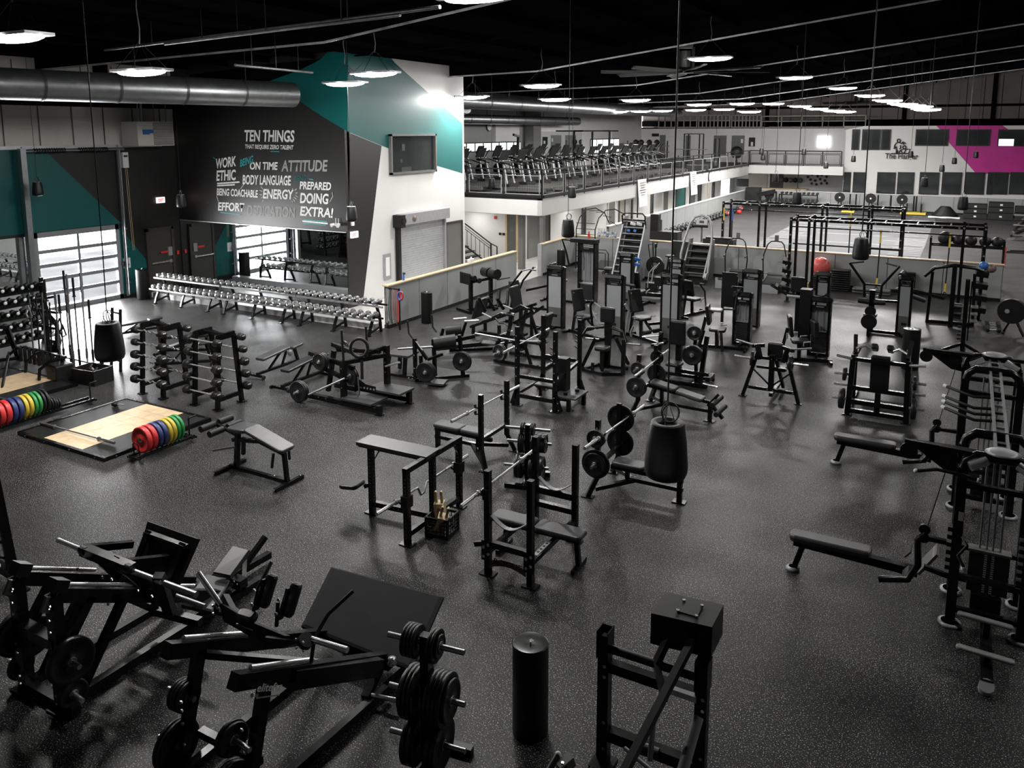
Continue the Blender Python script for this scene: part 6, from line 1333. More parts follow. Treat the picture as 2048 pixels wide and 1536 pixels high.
TL, TR, BR, BLc = G(1302, 1228, 1.5), G(1424, 1256, 1.5), G(1424, 1212, 1.5), G(1335, 1190, 1.5)
q = [p-o_ for p in (TL, TR, TR+V(0, .36, .0), TL+V(0, .36, 0))]
b = B(); b.poly(q, (0, 0, .008)); b.out('box_lid', M_BLKM, t)
B().poly([q[0], q[1], q[1]-V(0, 0, .27), q[0]-V(0, 0, .27)], (0, .012, 0)).out('box_front', M_BLK, t); B().poly([q[3], q[2], q[2]-V(0, 0, .27), q[3]-V(0, 0, .27)], (0, -.012, 0)).out('box_back', M_BLK, t)
B().poly([q[0], q[3], q[3]-V(0, 0, .27), q[0]-V(0, 0, .27)], (.012, 0, 0)).out('box_side', M_BLK, t); B().poly([q[1], q[2], q[2]-V(0, 0, .27), q[1]-V(0, 0, .27)], (-.012, 0, 0)).out('box_side', M_BLK, t)
c = (q[0]+q[1]+q[2]+q[3])/4+V(.02, .0, .013); B().box(c, (.17, .17, .01)).out('clamp_plate', M_BLKM, t); bolts(t, [c+V(a*.08, b_*.085, .005) for a in (-1, 1) for b_ in (-1, 1)], .016, (0, 0, 1))
cz = q[0]-V(0, 0, .12)
B().bar(cz+V(.36, .05, 0), G(1240, 1560, .92)-o_, .055, .07).out('swing_arm', M_BLKM, t)
B().path([cz+V(.17, .05, 0), G(1312, 1328, 1.12)-o_, G(1330, 1400, 1.02)-o_], .05, .06).out('swing_arm', M_BLKM, t)
B().bar(W(-1.62, 5.1, .02), W(-1.62, 5.25, .78), .09, .09).out('stop_post', M_BLK, t)
for z in (.75, .55): B().cyl(W(-1.66, 5.22, z), W(-1.98, 5.32, z+.04), .016, 10).out('adjust_pin', M_STEEL, t)
B().cyl(G(1300, 1520, .5)-o_, G(1308, 1425, .9)-o_, .022, 10).out('damper', M_STEEL, t)
B().tube([W(-1.56, 5.85, .85), W(-1.6, 5.4, .45), W(-1.62, 5.2, .12)], .045, 10).out('side_shell', M_SILV, t); B().tube([W(-1.78, 5.1, .14), W(-1.5, 5.2, .1)], .04, 10).out('side_shell', M_SILV, t)
# ---- fragments at the frame edges
t = T('exercise_machine', 'steel handle and bolted end of a machine cut by the bottom edge', 'exercise machine', (-2.75, 4.5, 0))
o_ = t.location.copy(); a, c = G(1100, 1536, 1.0), G(1116, 1509, 1.04)
B().cyl(a+(a-c)*2-o_, c-o_, .022, 12).out('handle', M_BLKM, t); B().sph(c-o_, .024, 10, 6).out('handle_cap', M_PAPER, t); q = G(1131, 1528, 1.0)-o_; B().box(q, (.07, .12, .08), (.3, 0, -.5)).out('end_bracket', M_GREYD, t); bolts(t, [q+V(0, -.05, .04)], .014, (0, 0, 1))
B().bar((q.x, q.y-.2, 0), (q.x, q.y-.2, .95), .09).out('post', M_BLK, t); B().bar((q.x, q.y-.2, .95), q, .05).out('arm', M_BLK, t); B().box((q.x, q.y-.2, .01), (.3, .5, .02)).out('foot_plate', M_BLK, t)
t = T('power_rack', 'leaning black rack post with hooks cut by the left edge', 'rack', G(34, 1183))
o_ = t.location.copy()
B().bar((0, 0, .0), G(-14, 945, 1.25)-o_, .11, .1).out('upright', M_BLK, t); B().box((0, 0, .01), (.22, .2, .02)).out('foot_plate', M_BLK, t)
for k in range(6): c = (G(-14, 945, 1.25)-o_)*(.15+k*.13); B().tube([c+V(-.04, -.04, 0), c+V(-.14, -.04, -.02), c+V(-.17, -.04, .04)], .018, 6).out('bar_hook', M_BLKM, t)
B().cyl(V(-.5, -.2, .15), V(-.15, -.1, .35), .028, 12).out('plate_horn', M_CHR, t); B().bar((0, 0, .2), (-1.2, .1, .2), .09).out('cross_tube', M_BLK, t); B().bar((-1.2, .1, 0), (-1.25, .1, 1.3), .1).out('upright', M_BLK, t)
# ================================================================== DUMBBELL RACKS BEFORE THE MIRROR
M_DBH = mat('grey_urethane_head', (.20, .20, .20), .35, metal=.3, noise=(15, .15)); M_DBE = mat('steel_end_disc', (.62, .62, .62), .25, metal=.9, noise=(20, .08))
def dumbbell(r, L, mh, me_, handle=M_CHR, hexa=False):
    t = T('dumbbell', 'x', 'dumbbell', (0, 0, 0)); n = 6 if hexa else 14
    B().cyl((0, -L/2+.09, 0), (0, L/2-.09, 0), .016, 7).out('handle', handle, t)
    for s in (-1, 1):
        h = B(); h.lathe([(.02, s*(L/2-.1)), (r*.95, s*(L/2-.1)), (r, s*(L/2-.09)), (r, s*(L/2-.01)), (r*.93, s*L/2)], ax='y', n=n); h.lathe([(r*.93, s*L/2), (.001, s*L/2)], ax='y', n=n); h.out('head', mh, t)
        B().lathe([(r*.62, s*(L/2+.001)), (r*.6, s*(L/2+.006)), (.001, s*(L/2+.006))], ax='y', n=10).out('end_disc', me_, t)
    return reg(t)
protos = [dumbbell(.052, .30, M_DBH, M_DBE), dumbbell(.064, .33, M_DBH, M_DBE), dumbbell(.078, .36, M_DBH, M_DBE)]; used_p = set()
NT = 34
for tier, (yy, zz) in enumerate(((17.12, .90), (16.93, .56))):
    for i in range(NT):
        k = min(2, (i if tier == 0 else i+22)//20) if tier == 0 else (1 if i < 8 else 2)
        p = (-22.62+i*.268, yy, zz)
        o = protos[k] if k not in used_p else dup(protos[k], p); used_p.add(k); o.location = p
        o['label'] = '%s round-headed dumbbell from the left on the %s tier before the mirror' % (ORD(i), 'upper' if tier == 0 else 'lower'); o['group'] = 'dumbbells on the %s tier before the mirror' % ('upper' if tier == 0 else 'lower')
def db_rack(x0, x1, label, nl):
    t = T('dumbbell_rack', label, 'rack', ((x0+x1)/2, 17.0, 0)); L = x1-x0
    for yy, zz in ((.12, .82), (-.07, .48)):
        for d in (-.1, .1): B().bar((-L/2, yy+d, zz-(.0 if d > 0 else .03)), (L/2, yy+d, zz-(.0 if d > 0 else .03)), .03, .05).out('tray_rail', M_SILV if d < 0 else M_BLK, t)
    for i in range(nl):
        x = -L/2+.3+i*(L-.6)/(nl-1)
        B().path([(x, -.22, .02), (x, -.16, .2), (x, -.05, .42)], .07, .05).out('front_leg', M_BLK, t); B().path([(x, .3, .02), (x, .24, .5), (x, .12, .8)], .07, .05).out('rear_leg', M_BLK, t)
        B().bar((x, -.2, .08), (x, .28, .18), .05).out('foot_tie', M_BLK, t); B().bar((x, -.05, .42), (x, .2, .62), .05).out('tray_arm', M_BLK, t); B().box((x, -.24, .008), (.12, .12, .016)).out('foot_plate', M_BLK, t)
        B().box((x, -.195, .13), (.05, .012, .18), (-.25, 0, 0)).out('leg_shell', M_SILV, t)
db_rack(-22.85, -19.8, 'two-tier dumbbell rack nearest the exit door, before the mirror', 3)
db_rack(-19.7, -16.7, 'two-tier dumbbell rack in the middle of the row before the mirror', 3)
db_rack(-16.6, -13.5, 'two-tier dumbbell rack nearest the grey low wall, before the mirror', 3)
# black dumbbell racks at the left
hexp = dumbbell(.07, .3, M_RUB, M_PAPER, M_STEEL, True); first = True
def black_rack(x, y0, y1, tiers, label, who, n):
    global first
    t = T('dumbbell_rack', label, 'rack', (x, (y0+y1)/2, 0)); L = y1-y0
    for s in (-1, 1): B().bar((-.25, s*L/2, .02), (-.15, s*L/2, tiers*.3+.2), .08).out('upright', M_BLK, t); B().bar((-.3, s*L/2, .03), (.45, s*L/2, .03), .07).out('foot', M_BLK, t)
    for k in range(tiers):
        z = .3+k*.3; xx = .18-k*.07
        B().box((xx, 0, z-.06), (.3, L, .03), (0, .25, 0)).out('shelf', M_BLK, t)
        for i in range(n):
            p = (x+xx, y0+.12+i*(L-.24)/(n-1), z+.04); o = hexp if first else dup(hexp, p); first = False
            o.location = p; o.rotation_euler = (0, 0, pi/2); o['label'] = 'black hex dumbbell, %s from the near end of shelf %s of the %s' % (ORD(i), NUM[k], who); o['group'] = 'black dumbbells on the '+who
black_rack(-20.9, 10.1, 12.3, 5, 'tall black rack of black dumbbells at the left edge, before the low mirror', 'tall left rack', 9)
black_rack(-23.6, 9.3, 11.4, 5, 'tall black rack of black dumbbells against the garage wall, outside the left edge', 'garage wall rack', 8)
# vertical bar stand
t = T('bar_stand', 'black floor stand holding tall upright barbells before the garage door', 'rack', (-17.65, 11.05, 0))
B().box((0, 0, .06), (1.6, .4, .04)).out('base_plate', M_BLK, t); B().box((0, 0, .3), (1.6, .3, .03)).out('guide_plate', M_BLK, t); B().bar((-.8, 0, 0), (-.8, 0, .4), .06).out('post', M_BLK, t); B().bar((.8, 0, 0), (.8, 0, .4), .06).out('post', M_BLK, t)
for i, (px, top, z) in enumerate(((107, 575, 2.0), (124, 610, 1.7), (143, 540, 2.2), (152, 540, 2.2), (162, 562, 2.1), (176, 545, 2.2), (133, 600, 1.7), (148, 605, 1.7), (188, 620, 1.6))):
    q = onY(px, 700, 10.9+(i % 3)*.12); x = q.x-.12; yb = 10.9+(i % 3)*.14
    o = T('barbell', 'upright %s barbell standing in the floor stand, %s' % ('grey' if i % 2 else 'dark', ('tall one at its left end', 'short one near its left end', 'tallest left of middle', 'tallest in the middle', 'tall dark one right of middle', 'tall one at the right', 'short thin one left of middle', 'short thin one in the middle', 'short one at the right end')[i]), 'barbell', (x, yb, .09), 0, 'barbells standing in the stand')
    mm = M_STEEL if i % 2 else M_BLKM
    B().cyl((0, 0, 0), (0, 0, .42), .026, 10).cyl((0, 0, z-.42), (0, 0, z), .026, 10).out('sleeve', mm, o); B().cyl((0, 0, .42), (0, 0, z-.42), .015, 8).cyl((0, 0, z-.44), (0, 0, z-.42), .04, 10).out('shaft', mm, o)
t = T('step_ladder', 'small black ladder frame standing behind the upright barbells', 'ladder', (-16.95, 11.45, 0), -.1)
for s in (-1, 1): B().bar((s*.2, 0, 0), (s*.17, .12, 1.45), .05).out('rail', M_BLK, t)
for k in range(6): B().bar((-.18, .02+k*.018, .25+k*.22), (.18, .02+k*.018, .25+k*.22), .035).out('rung', M_BLK, t)
t = T('attachment_rack', 'low black arched rack with short grips hanging from its rail, left of the barbell racks', 'rack', (-18.4, 10.55, 0))
for x, dy in ((-.9, 0), (0, -.1), (.85, -.3)):
    B().tube([(x, -.25+dy, 0), (x+.02, -.22+dy, .3), (x+.1, -.05+dy, .46), (x+.3, .05+dy*.5, .5)], .035, 8).out('arched_foot', M_BLK, t)
B().bar((-.7, .0, .5), (1.1, -.05, .5), .06).out('rail', M_BLK, t)
for k in range(10): B().cyl((-.6+k*.18, -.08, .18), (-.6+k*.18, -.08, .52), .04, 10).out('hanging_grip', M_RUB, t)
t = T('attachment_tree', 'dark tree of cable attachments, ropes and grips crowding the left corner', 'rack', (-19.3, 11.3, 0))
B().bar((0, 0, 0), (0, 0, 1.9), .09).out('post', M_BLK, t); bars(t, 'branch', M_BLK, [((-.5, 0, 1.2), (.5, 0, 1.2), .06), ((-.4, 0, .8), (.45, 0, .8), .06), ((0, -.3, 1.5), (0, .3, 1.5), .06), ((-.35, 0, .05), (.4, 0, .05), .08), ((0, -.35, .05), (0, .35, .05), .08)])
for i in range(9):
    a = i*.7; c = V(.45*cos(a), .3*sin(a), .75+.1*i); B().tube([c, c+V(.12, 0, -.25), c+V(-.05, 0, -.32), c+V(-.12, 0, -.2), c], .02, 6).out('hanging_handle', M_BLKM if i % 3 else M_SILV, t)
B().poly([(.1, -.1, 1.25), (.75, -.2, 1.0), (.75, -.2, .45), (.45, -.25, .05), (.15, -.2, .1), (.6, -.18, .55), (.6, -.15, .9), (.1, -.08, 1.12)], (0, .07, 0)).out('curved_bar', M_BLK, t)
for i in range(5): B().cyl((-.2+.25*i, -.25, .1), (-.25+.27*i, -.2, 1.5+.1*(i % 3)), .018, 8).out('leaning_bar', M_BLKM if i % 2 else M_STEEL, t)
t = T('storage_box', 'open black box of small fittings on the floor below the second nearest speaker', 'box', (-16.6, 10.65, 0), .1)
for s in (-1, 1): B().box((s*.34, 0, .17), (.02, .5, .34)).out('side', M_BLKM, t); B().box((0, s*.25, .17), (.68, .02, .34)).out('side', M_BLKM, t)
B().box((0, 0, .01), (.68, .5, .02)).out('bottom', M_BLKM, t)
for i in range(10): q = V(-.25+.055*i, -.12+.08*(i % 4), .2+.04*(i % 3)); B().cyl(q, q+V(.12*cos(i), .12*sin(i), .06), .03, 8).out('fitting', M_BLKM if i % 3 else M_SILV, t)
t = T('tool_crate', 'black crate beside the open box, left of the barbell racks', 'crate', (-17.3, 10.35, 0), -.1); B().pad((0, 0, .2), (.45, .4, .4), None, .1).out('crate_body', M_BLKM, t); B().box((0, -.205, .3), (.18, .01, .05)).out('hand_slot', M_INK, t)
adj_bench(-16.8, 13.2, .5, 'black adjustable bench standing in the glare beyond the second nearest speaker', .42, .1)
adj_bench(-15.9, 12.4, .7, 'black adjustable bench right behind the wavy barbell rack', .5, .3)
adj_bench(-19.6, 13.8, 1.2, 'low dark bench near the tall left dumbbell rack', .3, .05)
t = T('power_rack', 'black splayed rack frame cut by the left edge below the dumbbells', 'rack', (-20.2, 9.6, 0)); o_ = t.location.copy()
bars(t, 'upright', M_BLK, [(G(38, 720)-o_, G(14, 655, .95)-o_, .09), (V(-.5, -.6, 0), V(-.4, -.5, 1.3), .09)]); bars(t, 'cross_tube', M_BLK, [(G(14, 655, .95)-o_, V(-.4, -.5, 1.25), .08), (V(-.5, -.6, .1), G(34, 716, .1)-o_, .08)])
B().cyl(G(2, 788)-o_, G(18, 705, .35)-o_, .03, 8).out('leaning_bar', M_BLKM, t)
# ================================================================== ALONG THE LOW WALLS
t = T('band_rack', 'hanging resistance bands in white, black and red at the end of the low wall', 'resistance bands', (-13.82, 17.9, 0))
B().bar((-.15, -.12, 1.15), (.3, -.12, 1.15), .04).out('hook_bar', M_BLKM, t); B().bar((.3, -.12, 0), (.3, -.12, 1.18), .04).out('post', M_BLKM, t)
for i, m in enumerate((M_PAPER, M_PAPER, M_BLKM, M_BLKM, M_SILV, M_RED, M_BRWN, M_RED)):
    x = -.12+i*.055; B().tube([(x, -.15, 1.15), (x-.01, -.17, .6), (x, -.17, .2+.05*(i % 3)), (x+.02, -.16, .16+.05*(i % 3)), (x+.035, -.15, .3), (x+.03, -.13, 1.15)], .009, 5).out('band', m, t)
B().tube([(.36+.08*cos(a*.4), -.15, .98+.12*sin(a*.4)) for a in range(16)], .025, 6, True).out('strap_loop', M_BLUE, t); B().tube([(.42+.05*cos(a*.4), -.17, 1.0+.1*sin(a*.4)) for a in range(16)], .02, 6, True).out('strap_loop', M_RED, t)
t = T('tissue_box', 'white tissue box on the maple cap before the roll-up door', 'box', (-13.97, 22.25, 1.238)); B().box((0, 0, .06), (.12, .24, .12)).out('carton', M_PAPER, t); B().poly([(-.02, -.05, .12), (.02, .05, .12), (.0, .02, .2)], (.01, 0, .01)).out('tissue', M_PAPER, t)
t = T('spray_bottle', 'blue capped spray bottle on the maple cap at the near end of the low wall', 'bottle', (-13.97, 18.6, 1.238)); B().cyl((0, 0, 0), (0, 0, .17), .035, 12, .025).out('bottle', M_BLUE, t); B().box((.02, 0, .2), (.08, .03, .05)).out('trigger', M_INK, t)
t = T('ham_curl_bench', 'black glute ham bench with large rollers before the grey low wall', 'bench', (-12.95, 21.0, 0), 1.15)
bars(t, 'base_rail', M_BLK, [((-.5, 0, .05), (1.1, 0, .05), .08), ((-.5, -.4, .05), (-.5, .4, .05), .07), ((.5, -.35, .05), (.5, .35, .05), .07)]); bars(t, 'post', M_BLK, [((-.25, 0, .05), (-.25, 0, 1.0), .1), ((.5, 0, .05), (.5, 0, .95), .1)]); bars(t, 'link', M_BLK, [((-.25, 0, .9), (.5, 0, .95), .07)])
for s in (-1, 1): B().cyl((.5, s*.04, 1.12), (.5, s*.36, 1.12), .16, 20).out('thigh_pad', M_PAD, t); B().cyl((-.3, s*.05, 1.08), (-.3, s*.3, 1.08), .08, 16).cyl((-.12, s*.05, .98), (-.12, s*.3, .98), .08, 16).out('ankle_roller', M_PAD, t)
B().box((-.45, 0, 1.05), (.03, .55, .35)).out('foot_plate', M_BLKM, t); B().cyl((.5, -.35, .95), (.95, -.4, .98), .02, 8).out('handle', M_BLKM, t); bolts(t, [(.5, -.051, z) for z in (.2, .3, .4, .5)], .012)
# climbing structure
t = T('climbing_frame', 'black tubular climbing frame with a curved ladder and basket of small balls in the corner', 'frame', (-12.75, 29.3, 0))
for s in (-.45, .35): B().tube([(s, -.5, 0), (s, -.5, 1.7), (s+.1, -.4, 2.15), (s+.3, -.2, 2.45), (s+.6, 0, 2.5), (s+.9, .2, 2.3), (s+1.05, .3, 1.9)], .022, 7).out('hoop_tube', M_BLKM, t)
for k in range(8): z = .4+k*.22; B().bar((-.45, -.5, z), (.35, -.5, z), .022).out('rung', M_BLKM, t)
for k in range(4): B().bar((-.05+k*.3, -.2, 2.4-.04*k*k), (.35+k*.25, -.1, 2.42-.06*k*k), .02).out('rung', M_BLKM, t)
for k in (0, .12): B().tube([(.2+k, -.75, 0), (.2+k, -.75, .85-k), (.3+k, -.75, .98-k), (.9-k, -.7, .98-k), (1.0-k, -.7, .85), (1.0-k, -.7, 0)], .02, 6).out('guard_hoop', M_BLKM, t)
b = B()
for i in range(8): b.bar((.35+i*.11, -.3, 1.35+i*.01), (.45+i*.11, -.3, 1.75), .012); b.bar((.35, -.3, 1.38+i*.05), (1.2, -.3, 1.38+i*.05), .012)
b.out('basket_mesh', M_SILV, t, kind='stuff')
for i in range(14): B().sph((.42+(i % 7)*.11, -.22, 1.45+(i//7)*.14), .05, 8, 6).out('small_ball', M_PAPER if i % 3 else M_BLUE, t)
B().cyl((.05, -.4, 1.35), (.05, -.4, 1.62), .06, 10, .02).out('cone', M_RED, t); B().box((.7, .1, .25), (1.0, .8, .06), (.25, 0, 0)).out('ramp', M_BLKM, t); B().box((.1, -.2, .06), (1.2, .8, .12)).out('base_box', M_GREYD, t)
# stair climber (tall)
def steps_machine(x, y, w, h, run, n, label, arch):
    t = T('stair_climber', label, 'exercise machine', (x, y, 0), 0, 'stair climbers')
    for s in (-1, 1):
        B().poly([(s*w/2, 0, .1), (s*w/2, .12, .1), (s*w/2, run+.25, .0), (s*w/2, run+.35, h), (s*w/2, run-.05, h), (s*w/2, 0, .28)], (.03*s, 0, 0)).out('side_panel', M_SILV if not arch else M_GREYD, t)
        B().bar((s*(w/2+.01), -.02, .22), (s*(w/2+.01), run, h), .05, .07).out('side_rail', M_SILV, t)
    for i in range(n):
        f = (i+.5)/n; B().box((0, run*f, .25+(h-.3)*f), (w-.06, .06, .035)).out('step_edge', M_SILV if not arch else M_GREYD, t); B().box((0, run*f+.1, .2+(h-.3)*f), (w-.06, .2, .03)).out('step', M_BLKM, t)
    B().box((0, run*.5+.25, h*.42), (w-.08, .05, h*1.05), (-atan2(run, h), 0, 0)).out('belt_back', M_INK, t); B().box((0, .1, .08), (w+.1, .5, .16)).out('base', M_BLK, t)
    return t
t = steps_machine(-10.75, 27.65, .85, 2.3, 1.15, 9, 'tall stair ladder climber with pale step edges beside the climbing frame', False)
B().tube([(-.45, 1.0, 1.9), (-.45, .9, 2.35), (-.35, .9, 2.45), (.35, .9, 2.45), (.45, .9, 2.35), (.45, 1.0, 1.9)], .03, 8).out('hand_rail', M_BLK, t); B().bar((-.45, .9, 2.2), (.45, .9, 2.2), .05).out('rail_tie', M_BLK, t)
for q in ((-.05, 1.0, 2.05), (.2, 1.0, 2.05), (.1, .85, 1.8), (-.15, .85, 1.8), (.42, .25, .85), (.44, .2, .65)): B().box(q, (.22, .1, .09), (.3, .2, q[2])).out('towel', M_BLUE, t) if q[2] < 2 else B().box(q, (.2, .1, .08), (.3, .2, .4)).out('towel', M_PAPER, t)
B().box((-.62, .1, .45), (.3, .25, .06)).out('side_step', M_GREYD, t); B().bar((-.62, .1, 0), (-.62, .1, .42), .06).out('step_leg', M_BLK, t)
t = steps_machine(-8.45, 28.6, .8, 1.5, .95, 5, 'stepping machine with a tall silver arch handle and console', True)
B().tube([(-.5, .15, .3), (-.55, .3, 1.0), (-.5, .6, 1.6), (-.4, .85, 2.1), (-.25, .95, 2.32), (0, .98, 2.4), (.25, .95, 2.32), (.4, .85, 2.1), (.5, .6, 1.6), (.5, .15, .3)], .045, 10).out('arch_handle', M_SILV, t)
B().box((0, .98, 2.12), (.42, .08, .26), (-.3, 0, 0)).out('console', M_SILV, t); B().box((0, .93, 2.16), (.16, .02, .08), (-.3, 0, 0)).out('screen', M_INK, t); B().bar((0, 1.0, 1.4), (0, 1.0, 2.1), .05).out('mast', M_GREYD, t); B().cyl((.46, -.02, .28), (.54, -.02, .28), .13, 16).out('pivot_cover', M_SILV, t); B().cyl((-.25, .9, 2.0), (.25, .9, 2.0), .05, 8).out('cross_grip', M_BLKM, t)
t = T('exercise_bike', 'black air bike beside the tall stair climber', 'bike', (-9.75, 28.55, 0))
B().cyl((-.1, .06, .55), (-.1, -.06, .55), .34, 24).out('fan_cover', M_BLKM, t); B().cyl((-.1, -.065, .55), (-.1, -.07, .55), .12, 16).out('hub', M_GREYD, t); bars(t, 'base_rail', M_BLK, [((-.5, 0, .06), (.6, 0, .06), .08), ((-.45, -.3, .04), (-.45, .3, .04), .06), ((.55, -.3, .04), (.55, .3, .04), .06)])
for s in (-1, 1): B().tube([(-.05, s*.15, .3), (-.25, s*.2, .9), (-.3, s*.25, 1.35), (-.1, s*.25, 1.38)], .02, 7).out('handle_lever', M_BLKM, t)
B().pad((.45, 0, .95), (.3, .24, .07)).out('saddle', M_PAD, t); B().bar((.3, 0, .06), (.42, 0, .92), .06).out('seat_post', M_BLK, t); B().box((-.1, 0, 1.3), (.05, .18, .16)).out('console', M_BLKM, t); B().bar((-.1, 0, .8), (-.1, 0, 1.3), .04).out('mast', M_BLK, t)
t = T('low_bike', 'low recumbent black exercise machine on the floor before the low wall', 'bike', G(1322, 598), .1)
bars(t, 'base_rail', M_BLK, [((-.7, 0, .12), (.6, 0, .12), .12), ((-.7, -.3, .05), (-.7, .3, .05), .06), ((.6, -.3, .05), (.6, .3, .05), .06)]); B().pad((.2, 0, .35), (.6, .4, .09)).out('seat', M_PAD, t); B().box((-.3, 0, .38), (.4, .3, .3)).out('drive_cover', M_BLKM, t)
for s in (-1, 1): B().tube([(-.4, s*.25, .4), (-.35, s*.3, .9), (-.15, s*.28, 1.15)], .02, 7).out('handle_lever', M_SILV, t)
t = T('hung_jacket', 'black cloth hanging over the low wall between the bike and the silver arch machine', 'jacket', (-9.5, 30.42, 1.22)); B().poly([(-.35, 0, .03), (.35, 0, .03), (.33, -.02, -.55), (.1, -.05, -.62), (-.3, -.02, -.6)], (0, -.05, 0)).out('cloth', M_INK, t); B().box((0, .08, .02), (.68, .2, .03)).out('fold', M_INK, t)
def curved_tread(x, y, label):
    t = T('treadmill', label, 'treadmill', (x, y, 0), 0, 'curved treadmills')
    b = B(); pr = [(-.9, .32), (-.6, .22), (-.2, .17), (.2, .18), (.6, .26), (.85, .4)]
    for (a, za), (c, zc_) in zip(pr, pr[1:]): b.bar((0, a, za), (0, c, zc_), .6, .04)
    b.out('belt', M_BLKM, t)
    for s in (-1, 1):
        b = B()
        for (a, za), (c, zc_) in zip(pr, pr[1:]): b.bar((s*.36, a, za), (s*.36, c, zc_), .1, .1)
        b.out('side_deck', M_GREYD, t); B().tube([(s*.36, .3, .2), (s*.4, .32, .9), (s*.38, .3, 1.15), (s*.28, .42, 1.5), (s*.18, .48, 1.6), (0, .5, 1.62)], .022, 8).out('frame_tube', M_BLKM, t)
        B().cyl((s*.38, .3, 1.05), (s*.38, .05, 1.0), .028, 8).out('hand_grip', M_RUB, t)
    B().box((0, -.9, .14), (.78, .1, .28)).out('rear_cover', M_SILV, t); B().box((0, .8, .2), (.78, .15, .4)).out('front_cover', M_GREYD, t); B().box((0, .5, 1.72), (.13, .03, .22)).out('phone_holder', M_GREYD, t); bars(t, 'foot', M_BLK, [((-.4, .6, .03), (.4, .6, .03), .06), ((-.4, -.8, .03), (.4, -.8, .03), .06)])
curved_tread(-7.1, 29.1, 'curved black treadmill left of the pair before the grey low wall')
curved_tread(-5.72, 29.0, 'curved black treadmill right of the pair, beside the near rig')
# steps, ball, boxes
def stack(x, y, n, label, w=.62, d=.42):
    t = T('step_stack', label, 'aerobic steps', (x, y, 0))
    for i in range(n): B().pad((0, 0, .04+i*.075), (w, d, .06), None, .2).out('step', M_BLKM, t)
    return t
stack(-3.55, 29.75, 10, 'black stack of ten aerobic step platforms right of the coral ball'); stack(-4.25, 29.85, 6, 'lower black stack of aerobic steps under the coral ball', .5)
b = B(); b.sph((0, 0, 0), .33, 28, 16); o = b.out('exercise_ball', M_PINK, loc=(-4.25, 29.85, .45+.33)); tag(o, 'big coral pink exercise ball resting on the black steps before the low wall', 'ball')
t = T('plyo_pad', 'upright black foam block leaning on the grey low wall right of the pull-down machine', 'box', (-1.5, 30.1, 0)); B().pad((0, 0, .38), (.5, .3, .76), None, .15).out('block', M_BLKM, t); B().box((0, -.155, .5), (.2, .01, .06)).out('strap', M_GREYD, t)
t = T('step_platform', 'two low grey step boards lying before the low wall behind the pull-down machine', 'aerobic steps', (-2.55, 29.7, 0))
for k in (0, 1): B().pad((0, -.05*k, .05+k*.1), (1.2, .42, .07), None, .2).out('step', M_GREYD, t)
t = T('toolbox', 'small yellow and black case on the floor behind the left rig posts', 'case', (-4.75, 29.6, 0)); B().box((0, 0, .1), (.35, .2, .2)).out('case_body', M_CAP, t); B().box((0, -.105, .12), (.12, .01, .05)).out('latch', M_INK, t); B().tube([(-.08, 0, .2), (-.05, 0, .26), (.05, 0, .26), (.08, 0, .2)], .012, 6).out('carry_handle', M_INK, t)
b = B(); p = onY(1777, 526, 30.4); b.box((p.x, 30.37, p.z), (.22, .01, .12)); o = b.out('wall_sticker', M_PAPER); tag(o, 'small black and white sticker under the cap of the turf low wall', 'sticker')
# ---- near rig
def rig(name, label, x0, x1, y0, y1, z, posts, stuffing=True, rr=12):
    t = T(name, label, 'rig', (x0, y0, 0)); W_, D_ = x1-x0, y1-y0
    for px_ in posts:
        for yy in (0, D_): B().bar((px_-x0, yy, 0), (px_-x0, yy, z+.08), .08).out('post', M_BLK, t); B().box((px_-x0, yy, .01), (.18, .18, .02)).out('foot_plate', M_BLK, t)
    for yy in (0, D_): B().bar((0, yy, z), (W_, yy, z), .07, .08).out('top_rail', M_BLK, t)
    n = rr
    for i in range(n+1): B().bar((W_*i/n, 0, z), (W_*i/n, D_, z), .04).out('monkey_bar', M_BLK if i % 2 else M_GREYD, t)
    B().bar((0, 0, z-.22), (W_, 0, z-.22), .035).out('pull_up_bar', M_BLK, t)
    bolts(t, [(W_*(i+.5)/(n*1.0), -.04, z) for i in range(n)]+[(p_-x0, -.045, z) for p_ in posts]+[(posts[0]-x0, -.045, .4+i*.3) for i in range(7)]+[(posts[-1]-x0, -.045, .4+i*.3) for i in range(7)], .03)
    return t
t = rig('training_rig', 'black bolted training rig with a monkey bar top before the grey low wall', -4.8, .6, 26.95, 28.05, 2.68, (-4.8, -4.25, .05, .6))
for k in range(4): B().box((-.05, -.05, .5+k*.28), (.28, .3, .12), (.3, .2, .2)).box((-.05, .1, .55+k*.28), (.12, .2, .08)).out('side_bracket', M_BLKM, t)
for k in range(4): B().box((5.4, -.08, .35+k*.35), (.32, .25, .16), (.2, .1, .1)).out('side_bracket', M_BLKM, t)
for i, (px, py0) in enumerate(((1763, 450), (1902, 455))):
    a = onY(px, py0, 27.0); x = a.x; q = T('suspension_strap', 'yellow and black suspension strap hung from the near rig, %s' % ('left one over the pull-down machine' if i == 0 else 'right one before the slam balls'), 'strap', (x, 27.0, 2.5), 0, 'suspension straps')
    B().bar((0, 0, 0), (0, 0, -.42), .05, .02).out('yellow_webbing', M_YEL, q); B().bar((0, 0, -.42), (-.02, 0, -1.5), .035, .03).out('black_webbing', M_INK, q); B().bar((-.02, 0, -1.5), (-.03, 0, -1.75), .05, .03).out('yellow_webbing', M_YEL, q); B().tube([(-.03, 0, -1.75), (-.1, 0, -1.88), (.05, 0, -1.88), (-.03, 0, -1.75)], .015, 6).out('handle', M_INK, q)
for c, m, s in (((.62, 26.9, 1.62), M_BLUE, 'blue'), ((.82, 26.9, 1.56), M_BRWN, 'dark brown')):
    b = B(); b.sph((0, 0, 0), .13, 16, 10); o = b.out('medicine_ball', m, loc=c); tag(o, '%s medicine ball held on the right post of the near rig' % s, 'ball')
